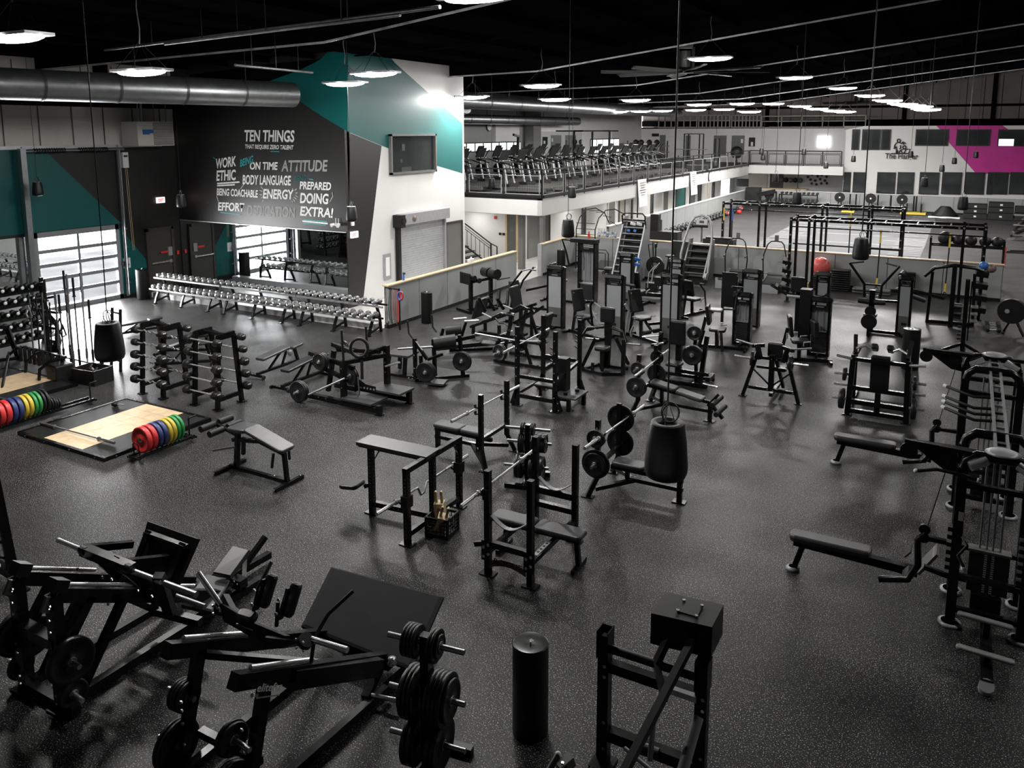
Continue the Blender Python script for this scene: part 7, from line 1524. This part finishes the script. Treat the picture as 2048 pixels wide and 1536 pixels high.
t = T('cable_machine', 'black cable station with rollers and a curved top beside the right rig posts', 'cable machine', (-.1, 25.6, 0), 0)
bars(t, 'column', M_BLK, [((0, 0, 0), (0, 0, 1.75), .12), ((-.6, .3, 0), (-.55, .3, 1.5), .08), ((.55, .4, 0), (.5, .4, 1.5), .08)]); B().tube([(-.75, .3, 1.35), (-.5, .25, 1.62), (0, .1, 1.75), (.5, .3, 1.68), (.7, .35, 1.6)], .05, 8).out('top_beam', M_BLK, t)
bars(t, 'arm', M_BLK, [((-.2, 0, .8), (-1.1, .2, .95), .08), ((-1.1, .2, .95), (-1.35, .2, 1.3), .08)]); B().cyl((-1.35, .05, 1.35), (-1.3, .35, 1.4), .08, 14).out('foam_roller', M_RUB, t); B().cyl((-1.45, .1, .95), (-1.1, .0, 1.1), .025, 8).out('grip', M_SILV, t); B().pad((-.9, .2, .72), (.5, .3, .09), (0, .3, 0)).out('seat_pad', M_PAD, t)
for k in range(8): B().box((.1, .25, .2+k*.06), (.3, .16, .05)).out('stack_plate', M_STACK, t)
B().bar((-.6, .3, .05), (.55, .4, .05), .08).out('base_rail', M_BLK, t)
for k in range(3): B().box((.35, .2, .2+.2*k), (.6, .35, .03)).out('storage_shelf', M_GREYD, t)
for k in range(5):
    o = T('hand_weight', '%s small chrome handled dumbbell in the row by the right foot of the near rig' % ORD(k), 'dumbbell', (.95+.0*k, 25.5+.22*k, .07), .2, 'small dumbbells by the near rig'); B().cyl((-.12, 0, 0), (.12, 0, 0), .014, 8).out('handle', M_CHR, o)
    for s in (-1, 1): B().cyl((s*.1, 0, 0), (s*.18, 0, 0), .065, 10).out('head', M_RUB, o)
t = T('rowing_machine', 'black rowing machine with a round fan cover at the right edge', 'exercise machine', (1.35, 25.6, 0), -.15)
B().cyl((0, -.1, .62), (0, .1, .62), .34, 24).out('fan_cover', M_BLKM, t); B().bar((.1, 0, .55), (2.2, 0, .3), .12, .12).out('monorail', M_BLK, t); B().cyl((-.1, -.12, .62), (-.1, -.13, .62), .06, 12).out('hub', M_SILV, t)
bars(t, 'leg', M_BLK, [((0, 0, .4), (-.15, 0, .02), .05), ((.1, 0, .4), (.35, -.3, .02), .05), ((2.1, 0, .3), (2.1, 0, .02), .06)]); B().box((.45, 0, .75), (.05, .3, .5), (0, -.2, 0)).box((.65, 0, .75), (.05, .3, .45), (0, -.2, 0)).out('foot_rest', M_SILV, t); bars(t, 'cross_foot', M_BLK, [((-.15, -.25, .02), (-.15, .25, .02), .05), ((2.1, -.25, .02), (2.1, .25, .02), .05)])
# ---- slam ball rack
t = T('ball_rack', 'black two-tier ball rack behind the low wall, below the right end of the near rig', 'rack', (-.95, 32.2, 0))
for x in (0, 2.25):
    for yy in (0, .45): B().bar((x, yy, 0), (x, yy, 1.75), .06).out('upright', M_BLK, t)
for z in (.35, 1.48):
    for yy in (0, .45): B().bar((0, yy, z), (2.25, yy, z), .05).out('tier_rail', M_BLK, t)
B().tube([(2.3+.03*cos(a*1.2), -.05+.03*sin(a*1.2), .85+a*.012) for a in range(60)], .012, 5).out('red_coil', M_RED, t)
for z, xs_, nm in ((1.68, (.45, .85, 1.25, 1.68, 2.05), 'upper'), (.55, (.45, .85, 1.3, 1.75), 'lower')):
    for i, x in enumerate(xs_):
        b = B(); b.sph((0, 0, 0), .24 if i == 0 and z > 1 else .19, 18, 12); b.cyl((.0, -.17, .08), (.0, -.2, .09), .03, 8); o = b.out('slam_ball', M_RUB, loc=(-.95+x, 32.42, z+(.05 if i == 0 and z > 1 else 0))); tag(o, 'black slam ball on the %s tier of the ball rack, %s from the left' % (nm, ('first', 'second', 'third', 'fourth', 'fifth')[i]), 'ball', 'slam balls on the rack')
# ================================================================== TURF HALL
t = rig('training_rig', 'long black training rig with a ladder top standing on the turf hall floor', -8.3, -1.9, 32.0, 33.2, 2.66, (-8.3, -6.9, -4.6, -3.0, -1.9), rr=9)
for i, (px, c) in enumerate(((1449, M_YEL), (1466, M_BLUE), (1703, M_YEL))):
    x = onY(px, 420, 32.0).x; q = T('suspension_strap', 'coloured suspension strap on the far rig, %s' % ('at its left post', 'on its second left post', 'near its middle behind the speaker')[i], 'strap', (x, 31.95, 2.5), 0, 'suspension straps'); B().bar((0, 0, 0), (0, 0, -.5), .05, .03).out('webbing', c, q); B().bar((0, 0, -.5), (0, 0, -1.7), .04, .03).out('black_webbing', M_INK, q)
t = T('landmine_bar', 'long thin bar floating level on hooks across the far rig', 'barbell', (-4.2, 33.1, 1.1)); B().cyl((-1.6, 0, 0), (1.0, 0, 0), .03, 8).out('shaft', M_BLKM, t); B().cyl((1.0, 0, 0), (2.2, 0, 0), .045, 8).out('sleeve', M_BLKM, t); B().bar((-.4, 0.06, -.05), (-.4, .1, .05), .05).out('hook', M_BLKM, t)
kb = T('kettlebell', 'x', 'kettlebell', (0, 0, 0)); B().sph((0, 0, .13), .13, 12, 8, .95).out('bell', M_IRON, kb); B().tube([(-.09, 0, .2), (-.09, 0, .3), (0, 0, .34), (.09, 0, .3), (.09, 0, .2)], .02, 6).out('handle', M_IRON, kb); reg(kb)
for i in range(44):
    p = (-13.75+.28*(i % 2), 41.5+i*.36, 0); o = kb if i == 0 else dup(kb, p); o.location = p; o.rotation_euler = (0, 0, i*.7); o['label'] = '%s black kettlebell along the grey low wall, counted from the near end' % ORD(i); o['group'] = 'kettlebells along the turf hall low wall'
for i, (px, py) in enumerate(((1453, 432), (1462, 430), (1478, 428), (1481, 422))):
    b = B(); b.sph((0, 0, .16), .16, 12, 8); o = b.out('coral_ball', M_PINK if i != 2 else M_BUMP['red'], loc=G(px, py)); tag(o, ('pink medicine ball at the left post of the far rig', 'pink medicine ball second from the left post', 'red medicine ball by the kettlebell row', 'pink medicine ball farthest along the kettlebell row')[i], 'ball')
for i, px in enumerate((1539, 1680, 1742, 1805)):
    x = onY(px, 393, 60.2).x; t = T('air_bike', 'black fan bike before the far low wall, %s' % ('left one by the small dumbbell rack', 'left of the three on the right', 'middle of the three on the right', 'rightmost of the four')[i], 'bike', (x, 60.2, 0), 0, 'fan bikes at the far wall')
    B().cyl((0, -.15, .92), (0, -.05, .92), .34, 24).out('fan_cover', M_BLKM, t); B().cyl((0, -.16, .92), (0, -.165, .92), .06, 10).out('hub', M_PAPER, t); bars(t, 'post', M_BLK, [((-.1, 0, 0), (-.08, 0, .9), .07), ((.12, 0, 0), (.08, 0, .9), .07)]); bars(t, 'foot', M_BLK, [((-.35, -.1, .04), (.35, -.1, .04), .08)])
for i, px in enumerate((1552, 1563, 1700, 1712, 1756, 1782, 1828, 1833)):
    x = onY(px, 400, 60.4).x; b = B(); b.cyl((0, 0, 0), (0, 0, 1.15), .05, 8); b.cyl((0, 0, 0), (0, 0, .05), .16, 10); o = b.out('push_pole', M_BLKM, loc=(x, 60.4, 0)); tag(o, '%s black upright pole from the left on a round foot at the far low wall' % ORD(i), 'pole', 'upright poles at the far low wall')
t = T('dumbbell_rack', 'small black two-tier dumbbell rack before the far low wall', 'rack', (-11.6, 60.5, 0))
for z in (.45, .95): B().box((1.2, 0, z), (2.6, .4, .05)).out('shelf', M_BLK, t)
for x in (-.1, 2.5): B().bar((x, 0, 0), (x, 0, 1.0), .07).out('upright', M_BLK, t)
for k in range(9):
    for z in (.57, 1.07):
        o = T('dumbbell', '%s dark dumbbell from the left, %s shelf of the far wall rack' % (ORD(k), 'lower' if z < 1 else 'upper'), 'dumbbell', (-11.5+k*.3, 60.45, z), 0, 'dumbbells on the far wall rack')
        for s in (-1, 1): B().cyl((0, s*.08, 0), (0, s*.18, 0), .09, 8).out('head', M_RUB, o)
        B().cyl((0, -.1, 0), (0, .1, 0), .02, 6).out('handle', M_STEEL, o)
t = T('push_sled', 'yellow push sled with two upright poles before the far low wall', 'sled', (-2.9, 59.3, 0), 0); B().box((0, 0, .12), (1.5, .9, .12)).out('skid_frame', M_YEL, t)
for s in (-.4, .45): B().cyl((s, 0, .1), (s, 0, .75), .05, 8).out('pole', M_BLKM, t)
t = T('push_sled', 'yellow push sled half hidden behind the far rig top', 'sled', (-6.8, 58.6, 0)); B().box((0, 0, .1), (.8, .5, .1)).out('skid_frame', M_YEL, t); B().cyl((.2, 0, .1), (.2, 0, .5), .04, 8).out('pole', M_BLKM, t)
b = B()
for i in range(60):
    a = i*.9; r = .75*(1-i/90); b.tube([(r*cos(a+k*.5)*.95, r*sin(a+k*.5)*.6, .08+i*.009) for k in range(7)], .08, 5)
o = b.out('battle_rope', M_INK, loc=(-1.05, 59.0, 0), kind=None); tag(o, 'big heap of black battle ropes before the far low wall', 'rope')
b = B()
for i in range(5): b.tube([(-.9+k*.22, -.5-.1*i+.1*sin(k*1.7+i), .06) for k in range(9)], .045, 5)
o = b.out('white_rope', M_PAPER, loc=(-1.05, 58.5, 0)); tag(o, 'white rope snaking before the black rope heap', 'rope')
def plyo(x, z, w, h, label):
    t = T('plyo_box', label, 'plyo box', (x, 58.7, z), 0, 'black plyo boxes'); B().pad((0, 0, h/2), (w, .9, h-.01), None, .03).out('box_body', M_INK, t); B().box((0, -.455, h/2), (.14, .01, .1)).out('white_label', M_PAPER, t)
for x, z, w, h, s in ((.62, 0, 1.3, .35, 'left stack, bottom box'), (.62, .35, 1.3, .3, 'left stack, second box'), (.62, .65, 1.3, .3, 'left stack, top box'), (2.0, 0, 1.35, .45, 'middle stack, bottom box'), (2.0, .45, 1.35, .35, 'middle stack, second box'), (2.0, .8, 1.35, .3, 'middle stack, top box'), (3.45, 0, 1.4, .5, 'right stack, bottom box'), (3.45, .5, 1.4, .4, 'right stack, top box')):
    plyo(x, z, w, h, 'black plyo box with a white label before the far low wall, '+s)
t = T('stacked_benches', 'dark stack of folded machines by the right edge on the turf hall floor', 'machines', G(2038, 482), 0)
for k in range(5): B().bar((-.5+.1*k, 0, .0+.2*k), (.2, 0, .35+.22*k), .12).box((.2, 0, .3+.25*k), (1.0, .3, .05)).out('folded_frame', M_BLKM if k % 2 else M_GREYD, t)
t = T('foam_mat_pile', 'pale coil of rope and mats by the right edge beyond the near rig', 'mats', G(2035, 505), 0)
for k in range(3): B().box((.1*k, .05*k, .03+.05*k), (1.2, .8, .045), (0, 0, .1*k)).out('mat', M_HALL, t)
# black crates behind the wall corner and hall details
t = T('storage_cabinet', 'black cabinet with bins behind the low wall by the tall stair climber', 'cabinet', (-11.4, 32.2, 0))
B().box((.6, 0, .7), (1.4, .6, 1.4)).out('carcass', M_INK, t); B().box((.15, 0, 1.6), (.6, .5, .45)).out('bin', M_BLKM, t); B().box((.25, 0, 1.95), (.35, .3, .25)).out('bin', M_BLKM, t); B().sph((.0, -.35, 1.5), .1, 8, 6).out('small_toy', M_RED, t)
t = T('storage_cabinet', 'low black cabinet behind the low wall left of the silver arch machine', 'cabinet', (-8.6, 31.6, 0)); B().box((.3, 0, .65), (1.2, .5, 1.3)).out('carcass', M_INK, t); B().box((.3, 0, 1.33), (1.0, .4, .06)).out('lid', M_BLKM, t)
t = T('reception_desk', 'white reception counter with a black computer before the far wall', 'desk', (onY(1515, 378, 64.5).x, 64.0, 0)); B().box((1.6, 0, .55), (4.2, .8, 1.1)).out('counter', M_WHITE, t); B().box((1.6, 0, 1.12), (4.4, 1.0, .06)).out('worktop', M_CAP, t); B().box((-1.0, -.2, 1.5), (.9, .1, .6)).out('monitor', M_INK, t)
for k in range(6): B().sph((1.2+k*.35, 1.6, 1.7), .2, 8, 6).out('hanging_shirt', M_GREYD if k % 2 else M_INK, t)
t = T('console_cabinet', 'black machine cluster at the corner of the turf hall near the desk', 'cabinet', (-13.5, 60.3, 0)); B().box((0, 0, .7), (1.0, .8, 1.4)).out('console_body', M_INK, t); B().bar((.4, -.3, .9), (1.6, -.4, 1.2), .3).out('arm_body', M_BLKM, t); B().bar((.8, -.3, 0), (1.2, -.3, 1.1), .12).out('leg', M_BLKM, t)
hexes = T('hexagon_wall_art', 'cluster of small black hexagons on the far white wall', 'wall decor', (onY(1616, 358, YE).x, YE-.05, onY(1616, 368, YE).z))
for i, (a, c) in enumerate(((0, .55), (.3, .75), (.7, .62), (1.0, .72), (1.35, .6), (.2, .35), (.55, .28), (.9, .4), (1.25, .3), (.0, .9), (.45, 1.0), (.85, 1.0), (1.35, .95), (.3, .05), (.65, 0), (1.0, .08), (1.4, .1))): B().cyl((a, 0, c), (a, -.04, c), .11, 6).out('hexagon_tile', M_INK, hexes)
t = T('wet_floor_sign', 'yellow folding floor sign in the corridor by the far lockers', 'sign', (-15.2, onX(1456, 380, -15.2).y, 0)); B().poly([(0, -.15, 0), (0, .15, 0), (0, .08, .62), (0, -.08, .62)], (.02, 0, 0)).out('front_panel', M_YEL, t); B().poly([(.3, -.15, 0), (.3, .15, 0), (.05, .08, .62), (.05, -.08, .62)], (.02, 0, 0)).out('rear_panel', M_YEL, t)
# ================================================================== MEZZANINE MACHINES
M_UPR = mat('grey_treadmill_upright', (.16, .16, .165), .35, metal=.3, noise=(6, .06))
def cardio(kind):
    t = T('cardio_machine', 'x', 'treadmill', (0, 0, 0))
    if kind == 0:
        B().box((.1, 0, .12), (1.9, .62, .1)).out('belt', M_INK, t)
        for s in (-1, 1): B().box((.1, s*.38, .15), (2.0, .1, .16)).out('side_deck', M_GREYD, t)
        B().box((-.75, 0, .22), (.4, .84, .28)).out('motor_hood', M_BLKM, t)
        for s in (-.3, .3): B().bar((-.7, s, .25), (-.95, s*.9, 1.3), .05, .1).out('upright', M_UPR, t)
        for s in (-1, 1): B().tube([(-.95, s*.34, 1.25), (-.75, s*.4, 1.2), (-.35, s*.4, 1.08)], .03, 6).out('hand_rail', M_BLKM, t)
        B().pad((-.92, 0, 1.22), (.3, .78, .1), None, .3).out('console', M_BLKM, t); B().box((-1.0, 0, 1.52), (.05, .66, .46), (0, .45, 0)).out('screen', M_INK, t)
    else:
        B().box((.1, 0, .1), (1.5, .5, .16)).out('base', M_BLKM, t); B().cyl((-.55, -.16, .5), (-.55, .16, .5), .34, 14).out('drive_cover', M_BLKM, t)
        for s in (-1, 1):
            B().tube([(.5, s*.2, .25), (-.2, s*.22, .4), (-.55, s*.22, .55)], .03, 6).out('pedal_arm', M_SILV, t); B().tube([(-.45, s*.25, .4), (-.6, s*.3, 1.1), (-.35, s*.28, 1.5), (-.25, s*.28, 1.55)], .025, 6).out('lever', M_BLKM, t)
        B().bar((-.6, 0, .4), (-.65, 0, 1.35), .1).out('mast', M_UPR, t); B().box((-.68, 0, 1.55), (.05, .55, .42), (0, .45, 0)).out('screen', M_INK, t)
    return reg(t)
cp = [cardio(0), cardio(1)]; uc = set()
ROWS = [(-15.75, 29.4, 13, 1.5, 0, 'near row beside the long railing'), (-18.6, 29.2, 10, 1.5, 0, 'second row from the railing'), (-21.3, 30.6, 9, 1.8, 1, 'row nearest the windows'), (-18.6, 45.2, 7, 1.7, 1, 'far part of the second row')]
for x, y0, n, dy, k, s in ROWS:
    for i in range(n):
        p = (x, y0+i*dy, MZ+.005); o = cp[k] if k not in uc else dup(cp[k], p); uc.add(k); o.location = p
        o['label'] = '%s %s from the near end, mezzanine %s' % (ORD(i), 'treadmill' if k == 0 else 'elliptical trainer', s); o['category'] = 'treadmill' if k == 0 else 'elliptical trainer'; o['group'] = 'cardio machines, '+s
t = T('bag_frame', 'black steel frame carrying punching bags before the mezzanine windows', 'frame', (-20.6, 44.5, MZ))
for y in (0, 5.5): B().bar((0, y, 0), (0, y, 2.5), .1).out('post', M_BLK, t); B().bar((-1.2, y, 2.5), (.6, y, 2.5), .08).out('top_beam', M_BLK, t)
B().bar((0, 0, 2.5), (0, 5.5, 2.5), .1).out('top_beam', M_BLK, t); B().bar((0, 2.7, 0), (0, 2.7, 2.5), .1).out('post', M_BLK, t)
for i, y in enumerate((44.9, 49.6)):
    o = T('punching_bag', 'black punching bag with a pale band on the mezzanine, %s one' % ('nearer', 'farther')[i], 'punching bag', (-20.3, y, MZ+.7)); B().lathe([(.001, 0), (.17, .02), (.19, .1), (.19, .9), (.15, 1.0), (.001, 1.02)], n=18).out('bag_body', M_INK, o); B().lathe([(.195, .55), (.195, .75)], n=18).out('band', M_PAPER, o); B().cyl((0, 0, 1.0), (0, 0, 1.78), .015, 6).out('chain', M_STEEL, o)
sx = onY(1255, 300, 60.0).x
t = T('ball_shelf', 'black shelving of dark medicine balls against the far white wall of the mezzanine', 'shelf', (sx, 60.0, MZ))
for x in (0, .9, 3.2): B().bar((x, 0, 0), (x, 0, 1.75), .08).out('upright', M_BLK, t)
for z in (.3, .9, 1.35): B().box((1.6, 0, z), (3.4, .3, .08)).out('tier', M_GREYD, t)
for z, xs_, r in ((1.62, (.7, 1.15, 1.8, 2.4), .22), (1.1, (.3, .65, 1.0, 1.35, 1.7, 2.2), .14), (.5, (.4, .8, 1.2, 1.6, 2.0), .14)):
    for x in xs_:
        b = B(); b.sph((0, 0, 0), r, 12, 8); b.cyl((0, 0, r*.95), (0, 0, r), r*.2, 6); o = b.out('medicine_ball', M_RUB, loc=(sx+x, 59.9, MZ+z)); tag(o, '%s dark medicine ball from the left, %s tier of the mezzanine shelving' % (ORD(xs_.index(x)), 'top' if z > 1.5 else 'middle' if z > 1 else 'bottom'), 'ball', 'medicine balls on the mezzanine shelving')
rx = onY(1368, 300, 57).x
t = T('power_rack', 'slim black power rack on the far part of the mezzanine', 'rack', (rx, 57, MZ))
for x in (0, 1.1):
    for y in (0, 1.0): B().bar((x, y, 0), (x, y, 2.3), .08).out('upright', M_BLK, t)
B().bar((0, 0, 2.28), (1.1, 0, 2.28), .06).out('top_bar', M_BLK, t); B().bar((0, 1, 2.28), (1.1, 1, 2.28), .06).out('top_bar', M_BLK, t); B().cyl((-.6, -.05, 1.2), (1.7, -.05, 1.2), .03, 8).out('bar', M_STEEL, t)
def mez_item(px, py, w, h, nm, label, cat, m=M_INK):
    y = 55; p = onY(px, py, y)
    if p.x > MX-.5: y = 50; p = onY(px, py, y)
    t = T(nm, label, cat, (min(p.x, MX-.6), y, MZ)); B().pad((0, 0, h*.35), (w, .6, h*.7)).out('body', m, t); B().bar((-w*.4, 0, 0), (-w*.4, 0, h), .08).out('upright', M_BLKM, t); B().bar((w*.4, 0, 0), (w*.3, 0, h*.9), .08).out('upright', M_BLKM, t); B().bar((-w*.5, -.3, .04), (w*.5, -.3, .04), .06).out('foot', M_BLKM, t)
mez_item(1345, 320, 1.4, .9, 'dumbbell_stand', 'low black stand of dumbbells on the mezzanine left of the power rack', 'rack')
mez_item(1393, 320, 1.2, .9, 'weight_bench', 'black bench with frame on the mezzanine right of the power rack', 'bench')
mez_item(1418, 327, .7, .5, 'half_ball', 'black half ball trainer near the mezzanine railing', 'ball')
mez_item(1452, 325, 1.3, .6, 'low_bench', 'low dark bench near the far end of the mezzanine', 'bench')
t = T('heavy_bag_stand', 'thick black standing column before the gallery doors', 'punching bag', (onY(1434, 300, 58).x-.0, 58, MZ)); B().cyl((0, 0, .3), (0, 0, 1.95), .2, 18).out('bag_body', M_INK, t); B().cyl((0, 0, 0), (0, 0, .3), .35, 18).out('base', M_BLKM, t)
t = T('stability_ball_stand', 'black round drum on a stand at the far end of the mezzanine railing', 'drum', (onX(1473, 317, -14.7).x, onX(1473, 317, -14.7).y, MZ)); B().sph((0, 0, .95), .45, 14, 10).out('drum_body', M_INK, t); B().bar((0, -.3, 0), (0, 0, .6), .06).bar((0, .3, 0), (0, 0, .6), .06).out('stand_leg', M_BLKM, t)
t = T('boxing_mannequin', 'black tall cable arm machine before the mezzanine mirror', 'exercise machine', (-22.4, 40.6, MZ))
B().bar((0, 0, 0), (0, .3, 2.2), .14).out('mast', M_INK, t); B().bar((0, .3, 2.2), (0, -.3, 2.3), .12).out('arm', M_INK, t); B().box((0, 0, .1), (.8, .8, .2)).out('base', M_BLKM, t)
# ================================================================== small pieces hang under the part they belong to
OWN = {'end_disc': 'head', 'number_label': 'head', 'brand_band': 'tower_cap', 'brand_strip': 'tower_cap', 'instruction_label': 'lower_shroud', 'pad_badge': 'back_pad', 'bar_hook': 'upright', 'end_cap': 'upright',
       'foot_plate': 'upright', 'grip_cap': 'pull_up_grip', 'diffuser': 'housing', 'driver_box': 'housing', 'badge': 'housing', 'dial': 'case', 'hand': 'case', 'divider': 'side_rail', 'caster': 'side_rail', 'cradle': 'upright',
       'flange': 'rafter', 'flange_lip': 'rafter', 'mural_stroke': None, 'foot_ring': 'leg', 'grip_tread': 'foot_plate', 'hub_ring': None, 'stamp': 'block_body', 'prong': 'block_body', 'screen': 'console', 'warning_label': 'tower_post',
       'height_notch': 'tower_post', 'gusset_plate': 'upright', 'strap_bracket': 'safety_strap', 'horn_flange': 'yoke', 'yoke_slot': 'yoke', 'rod_clamp': 'guide_rail', 'rail_end': 'guide_rail', 'plate_rib': 'foot_plate',
       'clamp_plate': 'box_lid', 'bearing': 'upright', 'bearing_plate': 'upright', 'hub': 'fan_cover', 'rim': 'housing', 'top_plate': 'housing', 'leg_shell': 'front_leg', 'phone_holder': 'frame_tube', 'weight_number': 'stack_plate'}
kids = {}
for o in COL.objects:
    if o.parent is not None: kids.setdefault(o.parent, []).append(o)
cen = {}
def centre(o):
    if o.data not in cen:
        n = len(o.data.vertices); cs = [v.co for v in o.data.vertices]; cen[o.data] = sum(cs[::max(1, n//12)], Vector())/len(cs[::max(1, n//12)])
    return cen[o.data]
I4 = Matrix.Identity(4)
for root, ch in list(kids.items()):
    if root.parent is not None: continue
    for c in ch:
        want = OWN.get(c.name.split('.')[0])
        if not want or c.type != 'MESH' or c in kids: continue
        cand = [p for p in ch if p.name.split('.')[0] == want and p.matrix_basis == I4]
        if cand and c.matrix_basis == I4: c.parent = min(cand, key=lambda p: (centre(p)-centre(c)).length)
